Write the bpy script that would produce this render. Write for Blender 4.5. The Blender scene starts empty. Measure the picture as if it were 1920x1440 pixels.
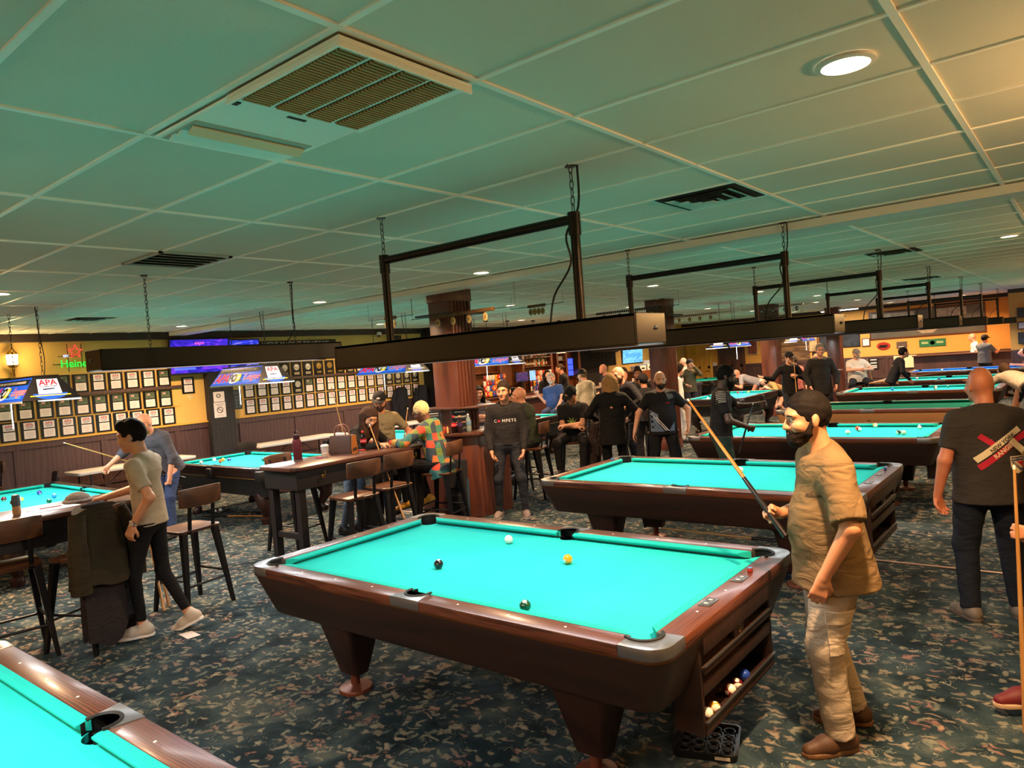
import bpy, bmesh, math, random
import numpy as np
from mathutils import Vector, Matrix, Euler
random.seed(7)
S = bpy.context.scene
COL = S.collection
PI = math.pi
R = math.radians

# ---------------------------------------------------------------- camera, world, exposure
cd = bpy.data.cameras.new('camera'); cam = bpy.data.objects.new('camera', cd); COL.objects.link(cam)
cd.sensor_width = 36.0; cd.lens = 36.0 * 1349.5 / 1920.0; cd.clip_start = 0.05; cd.clip_end = 100
yaw, pitch, roll = R(128.8219), R(-1.7418), R(-4.3144)
f = Vector((math.cos(pitch)*math.cos(yaw), math.cos(pitch)*math.sin(yaw), math.sin(pitch)))
r = Vector((math.sin(yaw), -math.cos(yaw), 0)); u = r.cross(f)
r2 = r*math.cos(roll) + u*math.sin(roll); u2 = u*math.cos(roll) - r*math.sin(roll)
cam.matrix_world = Matrix(((r2.x, u2.x, -f.x, 2.7609), (r2.y, u2.y, -f.y, -3.2231), (r2.z, u2.z, -f.z, 1.9573), (0, 0, 0, 1)))
S.camera = cam
S.view_settings.view_transform = 'Standard'; S.view_settings.look = 'None'
S.view_settings.gamma = 1.0; S.view_settings.use_curve_mapping = False
S.view_settings.exposure = 0.0
S.cycles.use_denoising = True
S.cycles.max_bounces = 6; S.cycles.diffuse_bounces = 4; S.cycles.glossy_bounces = 3
S.cycles.transmission_bounces = 4; S.cycles.transparent_max_bounces = 6
S.cycles.sample_clamp_indirect = 6.0
S.cycles.caustics_reflective = False; S.cycles.caustics_refractive = False
w = bpy.data.worlds.new('World'); S.world = w; w.use_nodes = True
w.node_tree.nodes['Background'].inputs[0].default_value = (1.0, 0.85, 0.7, 1)
w.node_tree.nodes['Background'].inputs[1].default_value = 0.05

def area_light(name, loc, sx, sy, power, color, parent=None, shape='RECTANGLE', spread=180, rot=None):
    l = bpy.data.lights.new(name, 'AREA'); l.shape = shape; l.size = sx
    if shape in ('RECTANGLE', 'ELLIPSE'): l.size_y = sy
    l.energy = power; l.color = color; l.spread = R(spread)
    o = bpy.data.objects.new(name, l); COL.objects.link(o); o.location = loc
    if rot: o.rotation_euler = rot
    if parent: o.parent = parent
    return o
def point_light(name, loc, power, color, rad=0.05, parent=None):
    l = bpy.data.lights.new(name, 'POINT'); l.energy = power; l.color = color; l.shadow_soft_size = rad
    o = bpy.data.objects.new(name, l); COL.objects.link(o); o.location = loc
    if parent: o.parent = parent
    return o
WARM = (1.0, 0.60, 0.30); COOL = (0.96, 0.98, 1.0)
H = 2.97            # ceiling height
LAMP_POWER = 33; DOWN_POWER = 135

# ---------------------------------------------------------------- materials
MATS = {}
def srgb(h):
    if isinstance(h, str):
        h = h.lstrip('#'); h = [int(h[i:i+2], 16)/255 for i in (0, 2, 4)]
        return tuple(((c/12.92) if c <= 0.04045 else ((c+0.055)/1.055)**2.4) for c in h)
    return tuple(h)
def new_mat(name):
    m = bpy.data.materials.new(name); m.use_nodes = True
    nt = m.node_tree; b = nt.nodes['Principled BSDF']
    return m, nt, b
def N(nt, t, **kw):
    n = nt.nodes.new(t)
    for k, v in kw.items():
        if k in n.inputs.keys(): n.inputs[k].default_value = v
        else: setattr(n, k, v)
    return n
def ramp(nt, fac, stops, interp='LINEAR'):
    n = nt.nodes.new('ShaderNodeValToRGB'); n.color_ramp.interpolation = interp
    e = n.color_ramp.elements
    while len(e) < len(stops): e.new(0.5)
    for i, (p, c) in enumerate(stops):
        e[i].position = p; c = srgb(c) if isinstance(c, str) else c; e[i].color = (*c[:3], 1)
    nt.links.new(fac, n.inputs[0]); return n.outputs[0]
def mix(nt, fac, a, b, mode='MIX'):
    n = nt.nodes.new('ShaderNodeMix'); n.data_type = 'RGBA'; n.blend_type = mode
    for sock, v in ((0, fac), (6, a), (7, b)):
        if hasattr(v, 'links'): nt.links.new(v, n.inputs[sock])
        elif sock == 0: n.inputs[0].default_value = v
        else: n.inputs[sock].default_value = (*v[:3], 1)
    return n.outputs[2]
def math_n(nt, op, a, b=None, c=None):
    n = nt.nodes.new('ShaderNodeMath'); n.operation = op
    for i, v in enumerate((a, b, c)):
        if v is None: continue
        if hasattr(v, 'links'): nt.links.new(v, n.inputs[i])
        else: n.inputs[i].default_value = v
    return n.outputs[0]
def coords(nt, kind='Object', scale=(1, 1, 1), rot=(0, 0, 0)):
    t = nt.nodes.new('ShaderNodeTexCoord'); mp = nt.nodes.new('ShaderNodeMapping')
    mp.inputs['Scale'].default_value = scale; mp.inputs['Rotation'].default_value = rot
    nt.links.new(t.outputs[kind], mp.inputs[0]); return mp.outputs[0]
def noise(nt, vec, scale, detail=3, rough=0.5, dist=0.0):
    n = N(nt, 'ShaderNodeTexNoise'); n.inputs['Scale'].default_value = scale
    n.inputs['Detail'].default_value = detail; n.inputs['Roughness'].default_value = rough
    n.inputs['Distortion'].default_value = dist; nt.links.new(vec, n.inputs['Vector']); return n
def bump(nt, b, h, strength, dist=0.01):
    n = N(nt, 'ShaderNodeBump'); n.inputs['Strength'].default_value = strength; n.inputs['Distance'].default_value = dist
    nt.links.new(h, n.inputs['Height']); nt.links.new(n.outputs[0], b.inputs['Normal'])
def M(name, color=None, rough=0.6, metal=0.0, emit=None, estr=0.0, var=0.0, vscale=8.0, bmp=0.0, bscale=60.0, spec=0.5, alpha=None, trans=0.0, sheen=0.0, ior=1.45):
    """plain procedural material: base colour with a little noise variation and bump"""
    if name in MATS: return MATS[name]
    m, nt, b = new_mat(name); c = srgb(color)
    b.inputs['Base Color'].default_value = (*c, 1); b.inputs['Roughness'].default_value = rough
    b.inputs['Metallic'].default_value = metal; b.inputs['Specular IOR Level'].default_value = spec
    b.inputs['IOR'].default_value = ior
    if trans: b.inputs['Transmission Weight'].default_value = trans
    if sheen: b.inputs['Sheen Weight'].default_value = sheen
    if alpha is not None: b.inputs['Alpha'].default_value = alpha
    if emit is not None:
        b.inputs['Emission Color'].default_value = (*srgb(emit), 1); b.inputs['Emission Strength'].default_value = estr
    if var:
        v = coords(nt); n = noise(nt, v, vscale, 4)
        lo = tuple(x*(1-var) for x in c); hi = tuple(min(1, x*(1+var)) for x in c)
        nt.links.new(ramp(nt, n.outputs['Fac'], [(0.3, lo), (0.7, hi)]), b.inputs['Base Color'])
    if bmp:
        v = coords(nt); n = noise(nt, v, bscale, 4); bump(nt, b, n.outputs['Fac'], bmp)
    MATS[name] = m; return m
def wood(name, c0, c1, axis=0, scale=6.0, rough=0.35, stretch=9.0, coat=0.0, bmp=0.05):
    if name in MATS: return MATS[name]
    m, nt, b = new_mat(name)
    sc = [stretch]*3; sc[axis] = 1.0
    v = coords(nt, 'Object', tuple(sc))
    n1 = noise(nt, v, scale*0.35, 5, 0.62, 1.2)
    wv = N(nt, 'ShaderNodeTexWave'); wv.wave_type = 'BANDS'; wv.bands_direction = 'Y' if axis != 1 else 'X'
    wv.inputs['Scale'].default_value = scale*0.22; wv.inputs['Distortion'].default_value = 9; wv.inputs['Detail'].default_value = 3
    nt.links.new(v, wv.inputs['Vector'])
    fac = mix(nt, 0.45, n1.outputs['Fac'], wv.outputs['Fac'])
    nt.links.new(ramp(nt, fac, [(0.25, c0), (0.7, c1)]), b.inputs['Base Color'])
    b.inputs['Roughness'].default_value = rough; b.inputs['Coat Weight'].default_value = coat; b.inputs['Coat Roughness'].default_value = 0.15
    bump(nt, b, fac, bmp, 0.004)
    MATS[name] = m; return m

# ---------------------------------------------------------------- mesh builder
class MB:
    def __init__(s): s.v = []; s.f = []; s.m = []; s.cur = 0
    def mat(s, i): s.cur = i; return s
    def add(s, vs, fs):
        o = len(s.v); s.v += [tuple(p) for p in vs]
        for fc in fs: s.f.append(tuple(i+o for i in fc)); s.m.append(s.cur)
        return s
    def box(s, x0, x1, y0, y1, z0, z1, mtx=None):
        vs = [Vector((x, y, z)) for z in (z0, z1) for (x, y) in ((x0, y0), (x1, y0), (x1, y1), (x0, y1))]
        if mtx is not None: vs = [mtx @ p for p in vs]
        return s.add(vs, [(3, 2, 1, 0), (4, 5, 6, 7), (0, 1, 5, 4), (1, 2, 6, 5), (2, 3, 7, 6), (3, 0, 4, 7)])
    def cbox(s, c, size, rot=None):
        hx, hy, hz = (k/2 for k in size); m = Matrix.Translation(c)
        if rot: m = m @ Euler(rot).to_matrix().to_4x4()
        return s.box(-hx, hx, -hy, hy, -hz, hz, m)
    def loft(s, rings, cap0=True, cap1=True):
        n = len(rings[0]); vs = [p for rg in rings for p in rg]; fs = []
        for k in range(len(rings)-1):
            for i in range(n):
                j = (i+1) % n; fs.append((k*n+i, k*n+j, (k+1)*n+j, (k+1)*n+i))
        if cap0: fs.append(tuple(range(n-1, -1, -1)))
        if cap1: fs.append(tuple((len(rings)-1)*n+i for i in range(n)))
        return s.add(vs, fs)
    def cyl(s, p0, p1, r0, r1=None, n=12, cap=True):
        r1 = r0 if r1 is None else r1; p0 = Vector(p0); p1 = Vector(p1); d = (p1-p0)
        q = d.to_track_quat('Z', 'Y'); rings = []
        for p, rr in ((p0, r0), (p1, r1)):
            rings.append([p + q @ Vector((math.cos(2*PI*i/n)*rr, math.sin(2*PI*i/n)*rr, 0)) for i in range(n)])
        return s.loft(rings, cap, cap)
    def tube(s, pts, rad, n=8, cap=True, closed=False):
        pts = [Vector(p) for p in pts]; rings = []; up = None
        L = len(pts)
        for i, p in enumerate(pts):
            a = pts[(i-1) % L] if (closed or i > 0) else p; b = pts[(i+1) % L] if (closed or i < L-1) else p
            t = (b-a).normalized()
            if up is None: up = t.orthogonal().normalized()
            up = (up - t*up.dot(t))
            up = up.normalized() if up.length > 1e-6 else t.orthogonal().normalized()
            sd = t.cross(up); rr = rad[i] if isinstance(rad, (list, tuple)) else rad
            rings.append([p + (up*math.cos(2*PI*k/n) + sd*math.sin(2*PI*k/n))*rr for k in range(n)])
        if closed: rings.append(rings[0]); return s.loft(rings, False, False)
        return s.loft(rings, cap, cap)
    def lathe(s, prof, c=(0, 0, 0), n=20, axis='Z', cap=True):
        c = Vector(c); rings = []
        for (rr, z) in prof:
            rg = []
            for i in range(n):
                a = 2*PI*i/n; q = (math.cos(a)*rr, math.sin(a)*rr, z)
                if axis == 'X': q = (q[2], q[0], q[1])
                elif axis == 'Y': q = (q[1], q[2], q[0])
                rg.append(c + Vector(q))
            rings.append(rg)
        return s.loft(rings, cap, cap)
    def sphere(s, c, rad, n=16, sc=(1, 1, 1)):
        m = n//2; prof = [(math.sin(PI*k/m)*rad if 0 < k < m else 1e-4, -math.cos(PI*k/m)*rad) for k in range(m+1)]
        c = Vector(c); rings = [[c + Vector((math.cos(2*PI*i/n)*rr*sc[0], math.sin(2*PI*i/n)*rr*sc[1], z*sc[2])) for i in range(n)] for rr, z in prof]
        return s.loft(rings, True, True)
    def prism(s, poly, z0, z1, mtx=None):
        n = len(poly); vs = [Vector((x, y, z0)) for x, y in poly] + [Vector((x, y, z1)) for x, y in poly]
        if mtx is not None: vs = [mtx @ p for p in vs]
        return s.add(vs, [tuple(range(n-1, -1, -1)), tuple(range(n, 2*n))] + [(i, (i+1) % n, n+(i+1) % n, n+i) for i in range(n)])
    def torus(s, c, R0, r0, n=16, k=6, q=None, sc=(1, 1)):
        c = Vector(c); pts = [Vector((math.cos(2*PI*i/n)*R0*sc[0], math.sin(2*PI*i/n)*R0*sc[1], 0)) for i in range(n)]
        if q is not None: pts = [q @ p for p in pts]
        return s.tube([c+p for p in pts], r0, k, closed=True)
    def quad(s, a, b, c, d): return s.add([a, b, c, d], [(0, 1, 2, 3)])
    def merge(s, me, mtx=None):
        vs = [(mtx @ v.co) if mtx is not None else v.co for v in me.vertices]
        return s.add(vs, [tuple(p.vertices) for p in me.polygons])
    def build(s, name, mats, parent=None, smooth=True, bevel=0.0, seg=2, angle=40, loc=None):
        me = bpy.data.meshes.new(name); me.from_pydata([tuple(p) for p in s.v], [], s.f)
        mats = mats if isinstance(mats, (list, tuple)) else [mats]
        for mm in mats: me.materials.append(mm)
        if len(mats) > 1: me.polygons.foreach_set('material_index', s.m)
        bm = bmesh.new(); bm.from_mesh(me)
        bmesh.ops.recalc_face_normals(bm, faces=bm.faces)
        if bevel > 0:
            es = [e for e in bm.edges if len(e.link_faces) == 2 and e.calc_face_angle(0) > R(35)]
            bmesh.ops.bevel(bm, geom=es, offset=bevel, segments=seg, affect='EDGES', profile=0.5, clamp_overlap=True)
        if smooth:
            for fc in bm.faces: fc.smooth = True
            for e in bm.edges:
                if len(e.link_faces) == 2 and e.calc_face_angle(0) > R(angle): e.smooth = False
        bm.to_mesh(me); bm.free(); me.update()
        o = bpy.data.objects.new(name, me); COL.objects.link(o)
        if parent is not None: o.parent = parent
        if loc is not None: o.location = loc
        return o

def rrect(hx, hy, rad, z, n=6, cx=0, cy=0):
    pts = []
    for (sx, sy, a0) in ((1, 1, 0), (-1, 1, 90), (-1, -1, 180), (1, -1, 270)):
        for k in range(n+1):
            a = R(a0 + 90*k/n); pts.append(Vector((cx+sx*(hx-rad)+math.cos(a)*rad, cy+sy*(hy-rad)+math.sin(a)*rad, z)))
    return pts
def tag(o, label, cat, group=None, kind=None):
    if label: o['label'] = label
    if cat: o['category'] = cat
    if group: o['group'] = group
    if kind: o['kind'] = kind
    return o
def thing(name, label, cat, loc=(0, 0, 0), rz=0.0, group=None):
    o = bpy.data.objects.new(name, None); COL.objects.link(o); o.empty_display_size = 0.1
    o.location = loc; o.rotation_euler = (0, 0, rz); return tag(o, label, cat, group)
def struct(o): o['kind'] = 'structure'; return o
def kids(o): return [c for c in bpy.data.objects if c.parent == o]
def copy_tree(o, parent=None, loc=None, rz=None, label=None, group=None):
    c = o.copy(); COL.objects.link(c)
    if parent is not None: c.parent = parent
    if loc is not None: c.location = loc
    if rz is not None: c.rotation_euler = (0, 0, rz)
    if label: c['label'] = label
    if group: c['group'] = group
    for ch in o.children: copy_tree(ch, c)
    return c
FONT_CACHE = {}
def text_mesh(txt, size, depth=0.001, align='CENTER', shear=0.0, bold=0.0, spacing=1.0):
    cu = bpy.data.curves.new('t', 'FONT'); cu.body = txt; cu.size = size; cu.extrude = depth
    cu.align_x = align; cu.align_y = 'CENTER'; cu.shear = shear; cu.offset = bold; cu.space_character = spacing; cu.resolution_u = 3
    o = bpy.data.objects.new('t', cu); COL.objects.link(o)
    dg = bpy.context.evaluated_depsgraph_get(); me = bpy.data.meshes.new_from_object(o.evaluated_get(dg))
    bpy.data.objects.remove(o); bpy.data.curves.remove(cu); return me
def frame_mtx(origin, right, up):
    r_ = Vector(right).normalized(); u_ = Vector(up).normalized(); n_ = r_.cross(u_)
    m = Matrix((r_, u_, n_)).transposed().to_4x4(); m.translation = Vector(origin); return m
def add_text(mb, txt, size, origin, right, up, **kw):
    me = text_mesh(txt, size, **kw); mb.merge(me, frame_mtx(origin, right, up)); bpy.data.meshes.remove(me)
ORD = ['first', 'second', 'third', 'fourth', 'fifth', 'sixth', 'seventh', 'eighth', 'ninth', 'tenth', 'eleventh', 'twelfth', 'thirteenth',
       'fourteenth', 'fifteenth', 'sixteenth', 'seventeenth', 'eighteenth', 'nineteenth', 'twentieth', 'twenty-first', 'twenty-second']
# ---------------------------------------------------------------- surfaces
def carpet_mat():
    m, nt, b = new_mat('carpet'); v = coords(nt)
    cl = noise(nt, v, 2.6, 5, 0.62, 0.6)
    base = ramp(nt, cl.outputs['Fac'], [(0.34, '#141f25'), (0.47, '#24333a'), (0.58, '#36454a'), (0.72, '#5c625c')])
    fine = noise(nt, v, 60, 3)
    base = mix(nt, math_n(nt, 'MULTIPLY', fine.outputs['Fac'], 0.4), base, srgb('#101a1e'))
    wn = noise(nt, v, 13, 2, 0.5, 0.0)
    sub = nt.nodes.new('ShaderNodeVectorMath'); sub.operation = 'MULTIPLY_ADD'
    nt.links.new(wn.outputs['Color'], sub.inputs[0]); sub.inputs[1].default_value = (0.13, 0.13, 0); nt.links.new(v, sub.inputs[2])
    wv = sub.outputs[0]
    def leaves(scale, thr, soft, keep, seedoff, stretch, vec=None):
        mp = nt.nodes.new('ShaderNodeMapping'); nt.links.new(vec or wv, mp.inputs[0])
        mp.inputs['Location'].default_value = (seedoff, seedoff*0.7, 0); mp.inputs['Rotation'].default_value = (0, 0, seedoff); mp.inputs['Scale'].default_value = (scale, scale*stretch, 1)
        vo = N(nt, 'ShaderNodeTexVoronoi'); vo.voronoi_dimensions = '2D'; vo.inputs['Scale'].default_value = 1.0; vo.inputs['Randomness'].default_value = 0.95
        nt.links.new(mp.outputs[0], vo.inputs['Vector'])
        d = math_n(nt, 'SUBTRACT', thr, vo.outputs['Distance']); d = math_n(nt, 'MULTIPLY', d, 1/soft)
        n = nt.nodes.new('ShaderNodeClamp'); nt.links.new(d, n.inputs[0])
        sp = nt.nodes.new('ShaderNodeSeparateColor'); nt.links.new(vo.outputs['Color'], sp.inputs[0])
        k = math_n(nt, 'LESS_THAN', sp.outputs[0], keep)
        return math_n(nt, 'MULTIPLY', n.outputs[0], k), sp.outputs[1]
    # rosettes: a loose ring of petals, then leaves, curls and buds
    a, ca = leaves(4.4, 0.34, 0.10, 0.40, 1.3, 1.35)
    pet, _ = leaves(17.0, 0.46, 0.2, 0.80, 2.1, 1.4)
    c = mix(nt, math_n(nt, 'MULTIPLY', math_n(nt, 'MULTIPLY', a, pet), 0.60), base, ramp(nt, ca, [(0.0, '#8a6058'), (0.5, '#9a7466'), (1, '#7a6a58')]))
    l0, c0 = leaves(5.8, 0.24, 0.11, 0.50, 3.1, 2.4)
    c = mix(nt, math_n(nt, 'MULTIPLY', l0, 0.46), c, ramp(nt, c0, [(0.0, '#8f8672'), (0.6, '#a89a80'), (1, '#94786a')]))
    l1, cb = leaves(9.0, 0.27, 0.12, 0.46, 4.4, 1.8)
    c = mix(nt, math_n(nt, 'MULTIPLY', l1, 0.44), c, ramp(nt, cb, [(0.0, '#80826f'), (0.6, '#a39983'), (1, '#8f7466')]))
    l2, cc = leaves(15.0, 0.28, 0.12, 0.40, 7.7, 0.5)
    c = mix(nt, math_n(nt, 'MULTIPLY', l2, 0.42), c, ramp(nt, cc, [(0.0, '#66766c'), (0.6, '#979480'), (1, '#ab9c84')]))
    sw = noise(nt, v, 7.5, 0, 0.3, 0.0); sn = noise(nt, wv, 8.5, 0, 0.3, 2.4)
    ln = math_n(nt, 'ABSOLUTE', math_n(nt, 'SUBTRACT', sn.outputs['Fac'], 0.5)); ln = math_n(nt, 'LESS_THAN', ln, 0.013)
    mk2 = math_n(nt, 'GREATER_THAN', sw.outputs['Fac'], 0.56)
    c = mix(nt, math_n(nt, 'MULTIPLY', math_n(nt, 'MULTIPLY', ln, mk2), 0.45), c, srgb('#a8a490'))
    nt.links.new(c, b.inputs['Base Color']); b.inputs['Roughness'].default_value = 0.95; b.inputs['Specular IOR Level'].default_value = 0.1
    bump(nt, b, fine.outputs['Fac'], 0.3, 0.004)
    return m
def tile_mat():
    m, nt, b = new_mat('ceiling_tile'); v = coords(nt)
    n = noise(nt, v, 0.9, 3); n2 = noise(nt, v, 130, 2, 0.7)
    c = ramp(nt, n.outputs['Fac'], [(0.3, '#cfcdc2'), (0.7, '#dad8cc')])
    c = mix(nt, math_n(nt, 'MULTIPLY', math_n(nt, 'GREATER_THAN', n2.outputs['Fac'], 0.66), 0.25), c, srgb('#6a6a62'))
    nt.links.new(c, b.inputs['Base Color']); b.inputs['Roughness'].default_value = 0.75; b.inputs['Specular IOR Level'].default_value = 0.35
    bump(nt, b, n2.outputs['Fac'], 0.12, 0.003); return m
YEL = M('wall_yellow', '#c9a45c', 0.75, var=0.05, vscale=3)
ORG = M('wall_orange', '#d69c4c', 0.75, var=0.05, vscale=2)
WAINS = wood('wainscot_wood', '#3c2625', '#48302f', axis=2, scale=5, rough=0.55, stretch=4)
DKTRIM = M('dark_trim', '#2a1b17', 0.5, var=0.15)
GOLDT = M('gold_trim', '#c39a42', 0.45)
BLACKW = M('black_wood', '#121011', 0.5, var=0.2)
MAHOG = wood('mahogany', '#4c261b', '#643526', axis=2, scale=4, rough=0.35, stretch=5, coat=0.15)
WHITE = M('white_paint', '#d8d8d2', 0.5)
BLACK = M('black_plastic', '#0c0c0d', 0.45)
GREYM = M('grey_metal', '#7a7d80', 0.35, metal=0.9)
X0, X1, Y0, Y1 = -10.3, 6.0, -7.0, 24.5

fl = MB().box(X0, X1, Y0, Y1, -0.1, 0).build('floor', carpet_mat(), smooth=False); struct(fl)
ce = MB().box(X0, X1, Y0, Y1, H, H+0.1).build('ceiling', tile_mat(), smooth=False); struct(ce)
g = MB(); BARM = M('ceiling_bar', '#f6f6f0', 0.35)
gx = 1.10; gy = -1.837
for k in range(-9, 5):
    x = gx + k*1.2192
    if X0 < x < X1: g.box(x-.014, x+.014, Y0, Y1, H-.009, H+.002)
for k in range(-8, 44):
    y = gy + k*0.6067
    if Y0 < y < Y1: g.box(X0, X1, y-.012, y+.012, H-.007, H+.002)
struct(g.build('trim_1', BARM, smooth=False))                       # ceiling grid
struct(MB().box(X0, X1, 3.12, 3.42, H-.075, H-.008).build('ceiling_beam', WHITE, smooth=False))

def wall_panels(mb, axis, c, a0, a1, z1, step, sgn):
    """raised rails and posts of a wainscot along an axis"""
    t = 0.02
    n = max(1, round((a1-a0)/step))
    def bx(a, b, z0, zz, d):
        lo, hi = sorted((c, c+sgn*d))
        if axis == 'y': mb.box(lo, hi, a, b, z0, zz)
        else: mb.box(a, b, lo, hi, z0, zz)
    bx(a0, a1, 0, z1, 0.012); bx(a0, a1, z1-.10, z1, .03); bx(a0, a1, 0, .14, .03); bx(a0, a1, .42, .50, .028)
    for k in range(n+1):
        a = a0 + (a1-a0)*k/n; bx(max(a0, a-.05), min(a1, a+.05), .14, z1-.1, .03)
# left wall
wl = MB().box(X0-.1, X0, Y0, Y1, 0, H).build('wall_left', YEL, smooth=False); struct(wl)
wp = MB(); wall_panels(wp, 'y', X0, Y0, 9.5, 1.26, 1.25, 1); struct(wp.build('trim_2', WAINS, smooth=False, bevel=.004))
struct(MB().box(X0, X0+.045, Y0, 9.5, 1.26, 1.29).build('trim_3', GOLDT, smooth=False))
struct(MB().box(X0, X0+.09, Y0, 19, H-.13, H-.001).build('trim_4', DKTRIM, smooth=False, bevel=.01))
struct(MB().box(X0, X0+.035, Y0, 9.5, 0, .10).build('baseboard_left', DKTRIM, smooth=False))
# back wall and the jut on its right
struct(MB().box(X0-.1, 1.0, Y1, Y1+.1, 0, H).build('wall_back', ORG, smooth=False))
wp = MB(); wall_panels(wp, 'x', Y1, X0, 1.0, 1.2, 1.3, -1); struct(wp.build('trim_5', WAINS, smooth=False, bevel=.004))
struct(MB().box(X0, 1.0, Y1-.09, Y1, H-.12, H-.001).build('trim_6', DKTRIM, smooth=False))
jw = MB().box(1.0, X1, 21.9, 22.05, 0, H).box(1.0, 1.12, 22.05, Y1, 0, H); struct(jw.build('wall_right', ORG, smooth=False))
wp = MB(); wall_panels(wp, 'x', 21.9, 1.0, X1, 1.22, 1.2, -1); struct(wp.build('trim_7', WAINS, smooth=False, bevel=.004))
struct(MB().box(1.0, X1, 21.82, 21.9, H-.12, H-.001).build('trim_8', DKTRIM, smooth=False))
# walls behind and right of the camera close the room
struct(MB().box(X0, X1, Y0-.1, Y0, 0, H).build('wall_front', YEL, smooth=False))
struct(MB().box(X1, X1+.1, Y0, 22, 0, H).build('wall_side', YEL, smooth=False))
# black brick pilaster on the left wall
def brick_mat():
    m, nt, b = new_mat('black_brick'); v = coords(nt, 'Object', (1, 1, 1), (0, R(90), 0))
    br = N(nt, 'ShaderNodeTexBrick'); nt.links.new(v, br.inputs['Vector'])
    br.inputs['Scale'].default_value = 1; br.inputs['Brick Width'].default_value = .2; br.inputs['Row Height'].default_value = .075; br.inputs['Mortar Size'].default_value = .006
    br.inputs['Color1'].default_value = (*srgb('#1b191b'), 1); br.inputs['Color2'].default_value = (*srgb('#232024'), 1); br.inputs['Mortar'].default_value = (*srgb('#0d0c0d'), 1)
    nt.links.new(br.outputs['Color'], b.inputs['Base Color']); b.inputs['Roughness'].default_value = .7; return m
struct(MB().box(X0, X0+.16, 3.74, 4.24, 0, H-.13).build('column_pilaster', brick_mat(), smooth=False, bevel=.008))
struct(MB().box(X0, X0+.5, 9.5, 9.72, 0, H).build('column_post', BLACKW, smooth=False))

# mahogany clad pillars along x = -3.9
def pillar(y, ledge=True):
    cx, hs = -3.86, .20
    mb = MB().box(cx-hs, cx+hs, y-hs, y+hs, 0, H)
    mb.box(cx-hs-.012, cx+hs+.012, y-hs-.012, y+hs+.012, H-.16, H)
    mb.box(cx-hs-.008, cx+hs+.008, y-hs-.008, y+hs+.008, 0, .2)
    for k in range(6):                                            # ribbed corner mouldings on the right side
        yy = y-hs+.03+k*.062; mb.cyl((cx+hs, yy, .2), (cx+hs, yy, H-.16), .022, n=8)
    o = mb.build('column_pillar', MAHOG, smooth=True, bevel=.006); struct(o)
    sh = MB().box(cx-hs-.12, cx+hs+.14, y-hs-.14, y+hs+.12, H-.34, H-.315)
    struct(sh.build('trim_9', DKTRIM, smooth=False, bevel=.004))
    return o
for yy in (3.80, 9.85, 16.1, 22.3): pillar(yy)

# doors in the back wall
DOORY = wood('yellow_door', '#d09838', '#e0aa4c', axis=2, scale=3, rough=.45, stretch=5)
DOORB = wood('brown_door', '#3c1d14', '#55301f', axis=2, scale=3, rough=.45, stretch=5)
def door(n, x0, x1, m):
    f_ = MB().box(x0-.1, x0, Y1-.05, Y1, 0, 2.2).box(x1, x1+.1, Y1-.05, Y1, 0, 2.2).box(x0-.1, x1+.1, Y1-.05, Y1, 2.1, 2.2).box(x0, x1, Y1-.03, Y1, 0, 2.1)
    for a, b_ in ((.12, .46), (.54, .88)):
        for z0, z1 in ((.2, .9), (1.0, 1.6), (1.68, 1.98)): f_.box(x0+(x1-x0)*a, x0+(x1-x0)*b_, Y1-.045, Y1-.03, z0, z1)
    d = f_.build('door_%d' % n, m, smooth=False, bevel=.006); struct(d)
    k = MB().sphere((x1-.09, Y1-.09, 1.0), .035, 10).cyl((x1-.09, Y1-.09, 1.0), (x1-.09, Y1-.03, 1.0), .015, n=8).build('door_knob', M('brass', '#b08a3c', .3, metal=.9), d); struct(k)
door(1, -10.1, -9.2, DOORY); door(2, -8.75, -7.85, DOORB)
SLATS = wood('barn_board', '#4a3524', '#8a6a48', axis=0, scale=5, rough=.7, stretch=6)
sl = MB()
for k in range(8): sl.box(-6.5, -5.3, Y1-.035, Y1-.005, 1.2+.115*k, 1.31+.115*k)
struct(sl.build('trim_10', SLATS, smooth=False, bevel=.004))

# recessed ceiling lights
LENS = M('downlight_lens', '#ffffff', .4, emit=(1.0, .80, .55), estr=14)
DLP = [(2.1, -.3, 'over the tan shirted player'), (2.1, 6.8, 'far right beside the air vent'), (-2.4, 2.8, 'right of the first wood pillar'), (-2.4, 6.8, 'above the second lamp bar'),
       (-5.3, 2.8, 'left of the first wood pillar'), (-8.9, 2.7, 'near the left plaque wall'), (-5.2, 6.8, 'behind the first wood pillar'), (-8.8, 6.9, 'above the Vegas sign wall'),
       (-2.2, 10.8, 'above the third lamp bar'), (-5.0, 10.7, 'left of the second wood pillar'), (-4.9, 14.6, 'between second and third pillars'), (-2.1, 14.3, 'above the fourth lamp bar'),
       (-8.0, 10.7, 'over the bar stools'), (-8.0, 14.5, 'over the bar counter'), (-8.3, 20.0, 'in front of the yellow door'), (-5.2, -.9, 'at the left picture edge'), (-2.2, 18.5, 'over the far tables'), (-5.2, 18.6, 'in front of the barn board'),
       (2.1, 10.8, 'far right'), (2.1, 18.0, 'far right corner'), (-2.2, 22.7, 'added before the wide grey mural, left one'), (-.2, 22.7, 'added before the wide grey mural, right one'), (-5.2, 22.6, 'added before the barn board'), (2.4, -5.2, 'behind the viewpoint, right one'), (-1.6, -5.2, 'behind the viewpoint, left one'), (-6.0, -5.0, 'behind the left counter')]  # mural and barn board ones added to brighten the back wall
dl0 = None
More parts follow.
